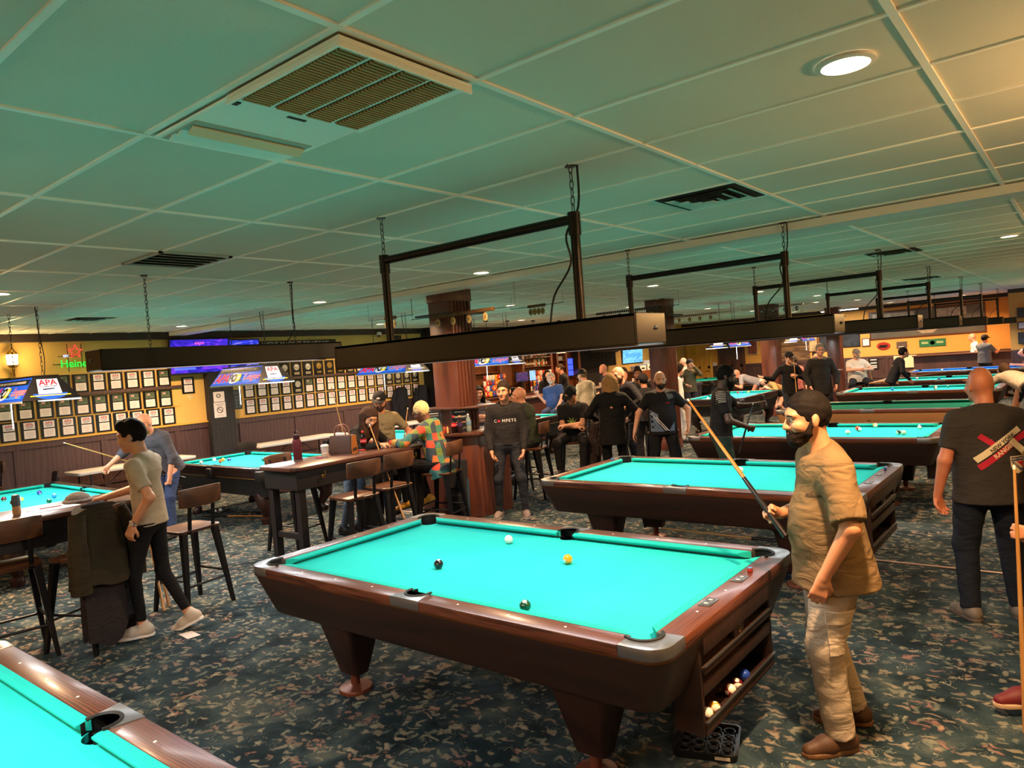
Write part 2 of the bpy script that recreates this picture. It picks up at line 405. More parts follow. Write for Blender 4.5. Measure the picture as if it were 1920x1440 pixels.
for i, (x, y, wh) in enumerate(DLP):
    lab = 'round recessed downlight glowing warm in the ceiling, ' + wh
    if dl0 is None:
        dl0 = thing('recessed_downlight', lab, 'ceiling light', (x, y, H), 0, 'recessed ceiling downlights')
        MB().lathe([(.105, -.001), (.105, -.012), (.085, -.016), (.082, -.004)], n=28, cap=False).build('trim_ring', WHITE, dl0)
        MB().lathe([(.083, -.006), (.06, -.010), (.001, -.012)], n=28).build('lens', LENS, dl0)
    else: copy_tree(dl0, None, (x, y, H), None, lab)
    area_light('downlight_lamp', (x, y, H-.03), .15, .15, DOWN_POWER, (1.0, .62, .33), shape='DISK', spread=150)

# air cassette in the ceiling
CASS = M('cassette_white', '#eef2ec', .4); GRL = M('grille_tan', '#a8824e', .55); SLOT = M('grille_dark', '#2c2116', .7)
ac = thing('air_conditioner', 'white ceiling air conditioner cassette with four tan intake grilles', 'air conditioner', (.49, -1.535, H-.008))
MB().box(-.585, .585, -.28, .28, -.012, 0).build('face_panel', CASS, ac, bevel=.006, smooth=False)
fr = MB().box(-.02, .60, -.295, .29, -.026, -.010).box(.588, .60, -.295, .29, -.046, -.026).box(-.02, .6, -.30, -.288, -.046, -.026)
fr.build('intake_frame', CASS, ac, bevel=.003, smooth=False)
for k in range(4):
    x0 = .02 + .0; y0 = -.265 + k*.132
    gm = MB()
    for j in range(30): gm.box(.03+j*.0183, .041+j*.0183, y0, y0+.105, -.035, -.026)
    o = gm.build('intake_grille', GRL, ac, smooth=False)
    MB().box(.025, .575, y0-.002, y0+.107, -.0275, -.026).build('grille_backing', SLOT, o, smooth=False)
lv = MB().box(-.56, -.30, -.26, .26, -.016, -.012); lv.build('outlet_recess', M('outlet_grey', '#9fb0a8', .5), ac, smooth=False)
MB().cbox((-.36, 0, -.032), (.05, .50, .008), (0, R(-25), 0)).build('flap', M('flap_cream', '#d8c2a0', .5), ac, bevel=.003, smooth=False)
for k in range(2): MB().cbox((-.44-.06*k, 0, -.020), (.05, .50, .008), (0, R(-20), 0)).build('louver', CASS, ac, smooth=False)
MB().box(-.07, -.055, -.02, .06, -.015, -.012).build('sensor_slot', BLACK, ac, smooth=False)
MB().box(-.04, -.01, -.275, -.245, -.03, -.01).build('receiver', BLACK, ac, smooth=False)
# square and slot air vents
def vent4(x, y, lab, s=.29):
    t = thing('air_vent', lab, 'vent', (x, y, H-.004), 0, 'ceiling air vents')
    fm = MB()
    for k, (a, z) in enumerate(((1.0, -.004), (.78, -.016), (.55, -.026), (.32, -.034))):
        A = s*a; B = s*(a-.13); 
        pts0 = [(-A, -A), (A, -A), (A, A), (-A, A)]; pts1 = [(-B, -B), (B, -B), (B, B), (-B, B)]
        fm.loft([[Vector((p[0], p[1], z)) for p in pts0], [Vector((p[0], p[1], z+.012)) for p in pts1], [Vector((p[0], p[1], z+.015)) for p in pts1], [Vector((p[0], p[1], z+.004)) for p in pts0]], False, False)
    fm.box(-s*.14, s*.14, -s*.14, s*.14, -.036, -.03)
    fm.build('louver_frame', M('vent_pale', '#b9cdc6', .5), t, smooth=False)
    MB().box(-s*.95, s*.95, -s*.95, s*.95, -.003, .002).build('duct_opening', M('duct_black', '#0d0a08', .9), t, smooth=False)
    return t
vent4(.80, 1.50, 'dusty square ceiling vent in front of the second lamp bar')
vent4(.90, 6.90, 'square ceiling vent behind the second lamp bar chain')
vent4(-7.7, .85, 'dark square ceiling vent near the lantern wall', .26)
vent4(.3, 12.6, 'small far square ceiling vent above the fourth lamp bar', .3)
v = thing('air_vent', 'wide slatted return vent in the ceiling above the hanging cord', 'vent', (-2.85, -.36, H-.004), 0, 'ceiling air vents')
vm = MB().box(-.32, .32, -.29, -.26, -.012, 0).box(-.32, .32, .26, .29, -.012, 0).box(-.32, -.29, -.29, .29, -.012, 0).box(.29, .32, -.29, .29, -.012, 0)
vm.build('frame', M('vent_pale2', '#a9b0a8', .5), v, smooth=False)
vm = MB()
for k in range(5): vm.cbox((-.22+k*.11, 0, -.008), (.085, .52, .004), (0, R(18), 0))
vm.build('louver', M('vent_slat', '#8d938b', .5), v, smooth=False)
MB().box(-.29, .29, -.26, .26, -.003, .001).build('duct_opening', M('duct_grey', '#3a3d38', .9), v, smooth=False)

# narrow brass strip across the carpet
struct(MB().box(X0, 4.4, 3.50, 3.53, 0, .006).build('trim_16', M('strip_brass', '#a8846a', .35, metal=.5), smooth=False))
# ---------------------------------------------------------------- pool tables
def cloth_mat(name, c):
    if name in MATS: return MATS[name]
    m, nt, b = new_mat(name); v = coords(nt); n = noise(nt, v, 2.2, 3); c = srgb(c)
    nt.links.new(ramp(nt, n.outputs['Fac'], [(0.3, tuple(k*.93 for k in c)), (0.75, tuple(min(1, k*1.05+.004) for k in c))]), b.inputs['Base Color'])
    b.inputs['Roughness'].default_value = .9; b.inputs['Specular IOR Level'].default_value = .06
    n2 = noise(nt, v, 400, 2); bump(nt, b, n2.outputs['Fac'], .15, .001); MATS[name] = m; return m
TEAL = cloth_mat('teal_cloth', '#26bcb4'); TEALC = cloth_mat('teal_cushion', '#1fb0a4'); BLUE = cloth_mat('blue_cloth', '#2a86e0')
RAILW = wood('rail_rosewood', '#3c1c12', '#6a3a27', axis=0, scale=9, rough=.34, stretch=14, coat=.25, bmp=.02); RAILE = wood('rail_rosewood_end', '#3c1c12', '#6a3a27', axis=1, scale=9, rough=.34, stretch=14, coat=.25, bmp=.02)
APRON = wood('apron_brown', '#22110b', '#2e1810', axis=0, scale=3, rough=.5, stretch=7)
CAST = M('casting_metal', '#908f90', .34, metal=.85, var=.06)
EDGE = M('rail_edge_brass', '#7a4a24', .28, metal=.7)
POCK = M('pocket_rubber', '#0b0b0c', .6)
PEARL = M('pearl_sight', '#f3f0e8', .3)
LEGW = wood('leg_brown', '#1e0d09', '#2b150f', axis=2, scale=3, rough=.4, stretch=6)
BEDZ = .757
def pocket_centres(px, py):
    return [(sx*(px+.022), sy*(py+.022), .066, 'c') for sx in (1, -1) for sy in (1, -1)] + [(0, sy*(py+.055), .060, 's') for sy in (1, -1)]
def arc(cx, cy, r_, a0, a1, n=10): return [(cx+math.cos(R(a0+(a1-a0)*k/n))*r_, cy+math.sin(R(a0+(a1-a0)*k/n))*r_) for k in range(n+1)]
def pool_table(label, loc, rz=0.0, px=1.27, py=.635, cloth=None, cush=None, rail=None, apron=None, leg=None, cast=None, style='gold', end=True, group='pool tables in the long row', counters=True):
    cloth = cloth or TEAL; cush = cush or TEALC; rail = rail or RAILW; apron = apron or APRON; leg = leg or LEGW; cast = cast or CAST
    t = thing('pool_table', label, 'pool table', loc, rz, group)
    hl, hw = px+.175, py+.165; cw = .05; ix, iy = px+cw, py+cw
    # bed cloth with notches at the pockets
    r_ = .064; poly = []
    ex, ey = ix, iy
    d = .09
    poly += [(-px-cw+d, -ey)]; sx_ = .075
    poly += [(-sx_, -ey)] + arc(0, -py-.055, .062, 160, 20, 8) + [(sx_, -ey)]
    poly += [(ex-d, -ey)] + arc(px+.022, -py-.022, r_, 200, 70, 8) + [(ex, -ey+d)]
    poly += [(ex, ey-d)] + arc(px+.022, py+.022, r_, 290, 160, 8) + [(ex-d, ey)]
    poly += [(sx_, ey)] + arc(0, py+.055, .062, -20, -160, 8) + [(-sx_, ey)]
    poly += [(-ex+d, ey)] + arc(-px-.022, py+.022, r_, 20, -110, 8) + [(-ex, ey-d)]
    poly += [(-ex, -ey+d)] + arc(-px-.022, -py-.022, r_, 110, -20, 8)
    MB().prism(poly, BEDZ-.03, BEDZ).build('bed_cloth', cloth, t, smooth=False)
    # cushions
    nose = .036
    def cushion(p_back0, p_back1, p_nose0, p_nose1, nrm):
        c = MB(); rings = []
        for pb, pn in ((p_back0, p_nose0), (p_back1, p_nose1)):
            pb = Vector((*pb, 0)); pn = Vector((*pn, 0)); mid = pb.lerp(pn, .55)
            rings.append([pb+Vector((0, 0, BEDZ+.043)), mid+Vector((0, 0, BEDZ+.0425)), pn+Vector((0, 0, BEDZ+.0375)), pn+Vector((0, 0, BEDZ+.030)), mid+Vector((0, 0, BEDZ+.012)), pb+Vector((0, 0, BEDZ+.004))])
        c.loft(rings, True, True); o = c.build('cushion', cush, t, smooth=False); return o
    mo, bk = .088, .030
    for sy in (1, -1):
        for sx in (1, -1):
            cushion((sx*.062, sy*iy), (sx*(px-bk), sy*iy), (sx*.068, sy*py), (sx*(px-mo), sy*py), None)
    for sx in (1, -1): cushion((sx*ix, -py+bk), (sx*ix, py-bk), (sx*px, -py+mo), (sx*px, py-mo), None)
    # rail tops
    z0, z1 = BEDZ-.01, BEDZ+.044; cc = .20
    def rail_piece(poly, m=None): return MB().prism(poly, z0, z1).build('rail_top', m or rail, t, bevel=.006, seg=2)
    for sy in (1, -1):
        for sx in (1, -1): rail_piece([(sx*.105, sy*hw), (sx*(hl-cc), sy*hw), (sx*(ix-.075), sy*iy), (sx*.075, sy*iy)])
    for sx in (1, -1): rail_piece([(sx*hl, -hw+cc), (sx*hl, hw-cc), (sx*ix, iy-.075), (sx*ix, -iy+.075)], RAILE if rail is RAILW else rail)
    # metal pocket castings with rubber liners
    for sx in (1, -1):
        for sy in (1, -1):
            a = [(hl-cc, hw)] + [(hl-.10+math.cos(R(90-k*15))*.10, hw-.10+math.sin(R(90-k*15))*.10) for k in range(7)] + [(hl, hw-cc), (ix, iy-.075)]
            cx, cy = px+.022, py+.022
            a += [(cx+math.cos(R(-30+k*15))*.082, cy+math.sin(R(-30+k*15))*.082) for k in range(11)] + [(ix-.075, iy)]
            a = [(sx*x, sy*y) for x, y in a]
            o = MB().prism(a, z0, z1+.003).build('corner_casting', cast, t, bevel=.005)
            lin = MB(); pts = [(sx*(cx+math.cos(R(-45+k*15))*.078), sy*(cy+math.sin(R(-45+k*15))*.078), z1+.002) for k in range(13)]
            lin.tube(pts, .009, 6); 
            ring0 = [Vector((sx*(cx+math.cos(R(-60+k*17.5))*.076), sy*(cy+math.sin(R(-60+k*17.5))*.076), z1)) for k in range(13)]
            lin.add(ring0 + [Vector((p.x, p.y, .62)) for p in ring0], [(k, k+1, 14+k, 13+k) for k in range(12)])
            lin.lathe([(.08, .62), (.001, .615)], (sx*cx, sy*cy, 0), 16)
            lin.build('pocket_liner', POCK, o)
    for sy in (1, -1):
        cy = py+.055
        a = [(-.105, hw), (.105, hw), (.075, iy)] + [(math.cos(R(k*18))*.074, cy+math.sin(R(k*18))*.074) for k in range(11)] + [(-.075, iy)]
        a = [(x, sy*y) for x, y in a]
        o = MB().prism(a, z0, z1+.003).build('side_casting', cast, t, bevel=.005)
        lin = MB(); lin.tube([(math.cos(R(-15+k*15))*.07, sy*(cy+math.sin(R(-15+k*15))*.07), z1+.002) for k in range(15)], .008, 6)
        ring0 = [Vector((math.cos(R(-40+k*20))*.069, sy*(cy+math.sin(R(-40+k*20))*.069), z1)) for k in range(14)]
        lin.add(ring0 + [Vector((p.x, p.y, .62)) for p in ring0], [(k, k+1, 15+k, 14+k) for k in range(13)])
        lin.lathe([(.075, .62), (.001, .615)], (0, sy*cy, 0), 16); lin.build('pocket_liner', POCK, o)
    # sights
    s_ = MB()
    for sy in (1, -1):
        for k in (1, 2, 3, 5, 6, 7): s_.lathe([(.006, z1), (.006, z1+.0012), (.001, z1+.0014)], ((k-4)*px/4, sy*(iy+.05), 0), 8)
    for sx in (1, -1):
        for k in (-1, 0, 1): s_.lathe([(.006, z1), (.006, z1+.0012), (.001, z1+.0014)], (sx*(ix+.05), k*py/2, 0), 8)
    s_.build('sights', PEARL, t)
    if style == 'gold':
        n = 7
        MB().loft([rrect(hl, hw, .10, z0-.003, n), rrect(hl+.002, hw+.002, .10, z0+.006, n)], False, False).build('edge_band', EDGE, t)
        MB().loft([rrect(hl-.006, hw-.006, .10, z0, n), rrect(hl-.012, hw-.012, .10, z0-.03, n), rrect(hl-.085, hw-.085, .09, .505, n), rrect(hl-.10, hw-.10, .08, .49, n)], False, True).build('apron', apron, t)
        for sx in (1, -1):
            lp = MB()                                               # end pedestal: two tapering legs and an arch between them
            for sy in (1, -1):
                rings = []
                for z, ax, ay in ((.50, .16, .15), (.30, .125, .10), (.115, .085, .055)):
                    rings.append([Vector((sx*.88+q.x, sy*.47+q.y, z)) for q in rrect(ax, ay, .03, 0, 3)])
                o = MB().loft(rings).build('leg', leg, t)
                MB().lathe([(.028, .115), (.028, .04), (.10, .022), (.105, .012), (.105, 0)], (sx*.88, sy*.47, 0), 20).build('foot', M('foot_bronze', '#6a3a2a', .4, metal=.35), o)
            pl = [(-.47, .50), (.47, .50)] + [(.40-.8*k/12, .20+.22*math.sin(PI*k/12)) for k in range(13)]
            mt = Matrix(((0, 0, 1, sx*.88-.04), (1, 0, 0, 0), (0, 1, 0, 0), (0, 0, 0, 1)))
            MB().prism(pl, 0, .08, mt).build('pedestal_panel', leg, t, smooth=False)
        pl = [(-.80, .50), (.80, .50), (.74, .22)] + [(.70-1.4*k/16, .24+.17*math.sin(PI*k/16)) for k in range(17)] + [(-.74, .22)]
        mt = Matrix(((1, 0, 0, 0), (0, 0, 1, -.03), (0, 1, 0, 0), (0, 0, 0, 1)))
        MB().prism(pl, 0, .06, mt).build('stretcher_panel', leg, t, smooth=False)
        if end:
            bx = MB()                                               # ball return shelves on the foot end
            xo, xi = hl+.005, hl-.14; W = .42
            bx.box(xi, xo-.012, -W, W, .655, .735)
            for sy in (1, -1): bx.box(xi-.02, xo-.03, sy*W-.012, sy*W+.012, .30, .70)
            bx.box(xi, xo-.015, -W, W, .565, .60); bx.box(xi, xo-.025, -.06, .06, .60, .655)
            bx.box(xi, xo-.03, -W, W, .465, .525); bx.box(xi-.01, xo-.02, -W, W, .30, .325); bx.box(xo-.035, xo-.02, -W, W, .325, .36)
            o = bx.build('ball_return', apron, t, bevel=.004)
            MB().box(xi-.04, xi-.02, -W, W, .30, .74).build('return_lining', POCK, o, smooth=False)
            MB().box(xo-.022, xo-.012, -W, W, .358, .364).box(xo-.015, xo-.009, -W, W, .600, .606).build('chrome_lip', GREYM, o, smooth=False)
            e = MB(); add_text(e, 'B', .06, (xo-.0235, 0, .628), (0, 1, 0), (0, 0, 1), depth=.002); e.build('emblem', M('emblem_bronze', '#8a6a4a', .35, metal=.8), o, smooth=False)
        if counters:
            for sy in (1, -1):
                c = MB().box(ix+.02, ix+.075, sy*.19-.055, sy*.19+.055, z1, z1+.004).build('score_counter', GREYM, t, bevel=.001)
                w_ = MB()
                for k in (-1, 1): w_.box(ix+.03, ix+.066, sy*.19+k*.026-.017, sy*.19+k*.026+.017, z1+.004, z1+.005)
                w_.build('counter_window', M('counter_face', '#3d3b3a', .4), c, smooth=False)
                d_ = MB()
                for k in (-1, 1): add_text(d_, '0', .03, (ix+.048, sy*.19+k*.026, z1+.0055), (0, 1, 0), (-1, 0, 0), depth=.0004)
                d_.build('counter_digit', PEARL, c, smooth=False)
    else:                                                           # cabinet table on carved ball-and-claw legs
        MB().loft([rrect(hl-.004, hw-.004, .06, z0-.07, 4), rrect(hl+.002, hw+.002, .06, z0, 4)], True, False).build('edge_band', rail, t)
        MB().loft([rrect(hl-.03, hw-.03, .03, z0-.07, 3), rrect(hl-.05, hw-.05, .03, z0-.10, 3), rrect(hl-.13, hw-.13, .03, .42, 3), rrect(hl-.13, hw-.13, .03, .40, 3)], True, True).build('apron', apron, t)
        MB().loft([rrect(hl-.022, hw-.022, .03, z0-.095, 3), rrect(hl-.024, hw-.024, .03, z0-.085, 3)], False, False).build('apron_bead', M('bead_brass', '#8a6a3a', .4, metal=.6), t)
        for sx, sy in ((1, 1), (1, -1), (-1, 1), (-1, -1), (0, 1), (0, -1)):
            cx = sx*(hl-.02) ; cy = sy*(hw-.005)
            MB().cbox((cx if sx else 0, cy, .70), (.13, .09, .15)).build('pocket_shield', POCK, t, bevel=.02)
        for sx in (1, -1):
            for sy in (1, -1):
                pts = [(0, 0, .42), (.03*sx, .03*sy, .34), (.035*sx, .035*sy, .25), (-.01*sx, -.01*sy, .15), (-.02*sx, -.02*sy, .09), (.0, .0, .05), (0, 0, .0)]
                o = MB().tube([(sx*(hl-.33)+a, sy*(hw-.24)+b_, c_) for a, b_, c_ in pts], [.12, .115, .09, .055, .05, .075, .06], 12).build('leg', leg, t)
    return t
TBL = [(0.0, 0.0), (0.0, 3.07), (0.0, 6.33), (0.0, 9.75), (0.0, 13.45), (0.0, 16.8)]
def unlit(c): return c
pool_table('brown pool table with teal cloth in the near left corner, metal side pocket showing', (.0, -2.93, 0), end=False, counters=False)
pool_table('large brown pool table with four balls on its teal cloth, in the centre foreground', (0, 0, 0))
pool_table('brown pool table with one white ball, behind the centre table and tan shirted player', (0, 3.07, 0))
pool_table('brown pool table with a handful of striped balls, third behind the centre table', (.02, 6.33, 0))
TAN = M('apron_tan', '#a9794c', .4, var=.05)
pool_table('pool table with a light tan apron and a bed coloured dark green as unlit', (.02, 9.75, 0), apron=TAN, cloth=cloth_mat('unlit_cloth', '#0c6b5c'), cush=cloth_mat('unlit_cushion', '#0b6154'))  # lamp-off shade put into the cloth and cushion colours
pool_table('brown pool table behind the tan one, white and green balls near its far rail', (.02, 13.45, 0), end=False)
pool_table('brown pool table with black shirted player bending over it', (.02, 16.8, 0), end=False)
pool_table('blue cloth pool table farthest back in the row', (.02, 20.75, 0), cloth=BLUE, cush=BLUE, end=False)
BAPR = M('apron_black', '#16181b', .5, var=.1)
AG = 'smaller pool tables in the left aisle'
KW = dict(px=1.10, py=.55, rail=M('rail_dark', '#241714', .35, var=.2), apron=BAPR, style='antique', group=AG, cast=M('casting_dark', '#3a3838', .4, metal=.5))
pool_table('small dark pool table at the left edge with coloured balls, behind the drink cans', (-7.03, -.25, 0), **KW)
pool_table('small black pool table with teal cloth under the middle banner lamp, left aisle', (-7.05, 2.70, 0), **KW)
pool_table('small pool table mostly hidden behind the man in the olive tee', (-7.05, 5.65, 0), **KW)
pool_table('small pool table in front of the bar, behind the first wood pillar', (-7.05, 8.5, 0), **KW)
pool_table('black pool table set lengthwise, crouching player at its far end', (-3.84, 13.2, 0), PI/2, **KW)
pool_table('dark pool table far back by the yellow door', (-8.1, 21.6, 0), PI/2, **KW)
pool_table('small pool table behind the man with outstretched arm', (-5.3, 20.4, 0), PI/2, **KW)

# ---------------------------------------------------------------- long black lamps over the row
LB = M('lamp_black', '#1a1412', .32, var=.15); LBS = M('lamp_end', '#1c1718', .22, var=.2); CHAIN = M('chain_steel', '#4a453f', .4, metal=.8)
PIPE = M('pipe_black', '#17110f', .3, metal=.4)
def chain_pts(mb, x, y, z0, z1, link=.05):
    n = max(2, int((z1-z0)/(link*.72)))
    for k in range(n):
        z = z0+(k+.5)*(z1-z0)/n; q = Matrix.Rotation(R(90), 3, 'X') if k % 2 else Matrix.Rotation(R(90), 3, 'Z') @ Matrix.Rotation(R(90), 3, 'X')
        hh = (z1-z0)/n*.68; pts = [Vector((math.cos(2*PI*i/10)*.011, math.sin(2*PI*i/10)*hh, 0)) for i in range(10)]
        mb.tube([Vector((x, y, z)) + q @ p for p in pts], .0028, 4, closed=True)
def row_lamp(label, loc, rz=0.0, L=2.3, on=True, frame=True, group='long black lamp bars over the tables', power=None, cord=True, zb=2.0, hgt=.15, px0=-.75, px1=.75):
    t = thing('billiard_lamp', label, 'lamp', loc, rz, group); hl = L/2; w_ = .15
    b = MB().box(-hl, hl, -w_, -w_+.018, zb, zb+hgt).box(-hl, hl, w_-.018, w_, zb, zb+hgt).box(-hl, hl, -w_, w_, zb+hgt-.018, zb+hgt)
    b.build('housing', LB, t, bevel=.003, smooth=False)
    for sx in (1, -1):
        e = MB().box(sx*hl-.009, sx*hl+.009, -w_, w_, zb, zb+hgt).build('end_cap', LBS, t, bevel=.003, smooth=False)
        MB().sphere((sx*(hl+.012), .04, zb+hgt*.5), .012, 8).build('screw', GREYM, e)
    MB().box(-hl, hl, -w_-.006, -w_+.018, zb-.010, zb).box(-hl, hl, w_-.018, w_+.006, zb-.010, zb).build('lip', M('lip_metal', '#2b2624', .25, metal=.6), t, smooth=False)
    dm = M('diffuser_on', '#ffffff', .5, emit=(1, 1, 1), estr=3.0) if on else M('diffuser_off', '#aaa9a2', .5)
    MB().box(-hl+.02, hl-.02, -w_+.02, w_-.02, zb+.012, zb+.016).build('diffuser', dm, t, smooth=False)
    if on: area_light('table_lamp', (0, 0, zb+.006), L-.12, .22, power or LAMP_POWER, COOL, t)
    if frame:
        for x in (px0, px1):
            MB().cyl((x, 0, zb+hgt), (x, 0, 2.62), .026, n=14).cyl((x, 0, 2.60), (x, 0, 2.72), .034, n=14).build('post', PIPE, t)
        MB().cyl((px0, 0, 2.685), (px1, 0, 2.685), .026, n=14).build('crossbar', PIPE, t)
        zt = 2.72
    else: zt = zb+hgt
    for x in (px0, px1):
        cm = MB(); chain_pts(cm, x, 0, zt, H-.002); cm.build('chain', CHAIN, t)
        MB().lathe([(.03, H-.012), (.03, H-.001)], (x, 0, 0), 12).build('ceiling_plate', PIPE, t)
    if cord:
        pts = [(px1+.03, .02, H-.005), (px1+.02, .02, 2.75), (px1-.03, -.04, 2.6), (px1-.02, -.03, 2.45), (px1-.16, 0, 2.3), (px1-.20, 0, zb+hgt)]
        MB().tube(smooth_pts(pts, 5), .006, 6).build('power_cord', BLACK, t)
    return t
def smooth_pts(pts, n=6):
    pts = [Vector(p) for p in pts]; out = []
    for i in range(len(pts)-1):
        p0 = pts[max(0, i-1)]; p1 = pts[i]; p2 = pts[i+1]; p3 = pts[min(len(pts)-1, i+2)]
        for k in range(n):
            t = k/n; out.append(.5*((2*p1)+(p2-p0)*t+(2*p0-5*p1+4*p2-p3)*t*t+(3*p1-p0-3*p2+p3)*t**3))
    out.append(pts[-1]); return out
LY = [(-.08, 0.0, 'black box lamp on pipe frame over the centre table, longest in view'), (.02, 3.07, 'black box lamp on pipe frame, second from the front'),
      (.08, 6.33, 'black box lamp on pipe frame, third from the front'), (.08, 9.75, 'unlit black box lamp on pipe frame over the tan pool table'),
      (.08, 13.45, 'black box lamp on pipe frame, fifth from the front'), (.08, 16.8, 'black box lamp on pipe frame over the black shirted player'), (.08, 20.75, 'farthest black box lamp, over the blue pool table')]
row_lamp('black box lamp over the near left corner table', (0, -2.93, 0), power=52)
for i, (x, y, lab) in enumerate(LY): row_lamp(lab, (x, y, 0), on=(i != 3))
row_lamp('black box lamp hung on two chains over the left counters', (-3.74, .53, 0), PI/2, L=2.45, frame=False, zb=2.15, hgt=.17, power=55, px0=-.75, px1=.75)
# ---------------------------------------------------------------- people: smooth-blended solids turned into one continuous surface
class Field:
    def __init__(s): s.ops = []
    def rc(s, a, b, ra, rb=None, k=.03, n=None, fl=1.0, flat=False):
        s.ops.append(('rc', np.array(a, float), np.array(b, float), ra, ra if rb is None else rb, k, None if n is None else np.array(n, float), fl, flat)); return s
    def ell(s, c, rad, q=None, k=.02, sub=False):
        s.ops.append(('ell', np.array(c, float), np.array(rad, float), None if q is None else np.array(q), k, sub)); return s
    def cut(s, p, n, k=0.0): s.ops.append(('cut', np.array(p, float), np.array(n, float)/np.linalg.norm(n), k)); return s
    def bounds(s):
        lo = np.full(3, 1e9); hi = -lo
        for o in s.ops:
            if o[0] == 'rc':
                rr = max(o[3], o[4])*max(1, 1/1)+.01; lo = np.minimum(lo, np.minimum(o[1], o[2])-rr); hi = np.maximum(hi, np.maximum(o[1], o[2])+rr)
            elif o[0] == 'ell' and not o[5]: rr = o[2].max()+.01; lo = np.minimum(lo, o[1]-rr); hi = np.maximum(hi, o[1]+rr)
        return lo, hi
    def mesh(s, vox, wob=None):
        lo, hi = s.bounds(); lo -= 2*vox; hi += 2*vox
        n = np.ceil((hi-lo)/vox).astype(int)+1
        D = np.full(n, .2, np.float32); ax = [lo[i]+vox*np.arange(n[i]) for i in range(3)]
        for o in s.ops:
            if o[0] == 'cut':
                d = ((ax[0]-o[1][0])*o[2][0])[:, None, None] + ((ax[1]-o[1][1])*o[2][1])[None, :, None] + ((ax[2]-o[1][2])*o[2][2])[None, None, :]
                np.maximum(D, d.astype(np.float32), out=D); continue
            if o[0] == 'rc':
                rr = max(o[3], o[4])+o[5]+2*vox; l_ = np.minimum(o[1], o[2])-rr; h_ = np.maximum(o[1], o[2])+rr; k = o[5]
            else:
                rr = o[2].max()+o[4]+2*vox; l_ = o[1]-rr; h_ = o[1]+rr; k = o[4]
            i0 = np.clip(np.floor((l_-lo)/vox).astype(int), 0, n-1); i1 = np.clip(np.ceil((h_-lo)/vox).astype(int)+1, 1, n)
            sl = tuple(slice(a, b) for a, b in zip(i0, i1))
            X = ax[0][sl[0]].astype(np.float32)[:, None, None]; Y = ax[1][sl[1]].astype(np.float32)[None, :, None]; Z = ax[2][sl[2]].astype(np.float32)[None, None, :]
            if o[0] == 'rc':
                a, b, ra, rb, k, nn, fl, flat = o[1:]
                ab = b-a; L2 = max(float(ab@ab), 1e-9); t = ((X-a[0])*ab[0]+(Y-a[1])*ab[1]+(Z-a[2])*ab[2])/L2
                tc = np.clip(t, 0, 1) if not flat else np.maximum(t, 0)
                dx = X-a[0]-tc*ab[0]; dy = Y-a[1]-tc*ab[1]; dz = Z-a[2]-tc*ab[2]
                q = dx*dx+dy*dy+dz*dz
                if nn is not None: q = q+(1/fl**2-1)*(dx*nn[0]+dy*nn[1]+dz*nn[2])**2
                d = np.sqrt(q)-(ra+(rb-ra)*np.minimum(tc, 1.2))
                if nn is not None: d = d*min(1, (1+fl)/2)
                if flat: d = np.maximum(d, (t-1)*math.sqrt(L2))
            else:
                c, rad, q, k, sub = o[1:]
                dx, dy, dz = X-c[0], Y-c[1], Z-c[2]
                if q is not None: dx, dy, dz = (q[0][i]*dx+q[1][i]*dy+q[2][i]*dz for i in range(3))
                e = np.sqrt((dx/rad[0])**2+(dy/rad[1])**2+(dz/rad[2])**2); d = (e-1)*rad.min()
                if sub:
                    Dn = D[sl]; h = np.clip(.5-.5*(Dn+d)/max(k, 1e-6), 0, 1); D[sl] = Dn*(1-h)-d*h+k*h*(1-h); continue
            Dn = D[sl]
            if k > 1e-6:
                h = np.clip(.5+.5*(Dn-d)/k, 0, 1); D[sl] = Dn*(1-h)+d*h-k*h*(1-h)
            else: D[sl] = np.minimum(Dn, d)
        if wob is not None:
            D = D+wob(ax[0][:, None, None], ax[1][None, :, None], ax[2][None, None, :]).astype(np.float32)
        D[[0, -1]] = .2; D[:, [0, -1]] = .2; D[:, :, [0, -1]] = .2
        return surface_nets(D, lo, vox)
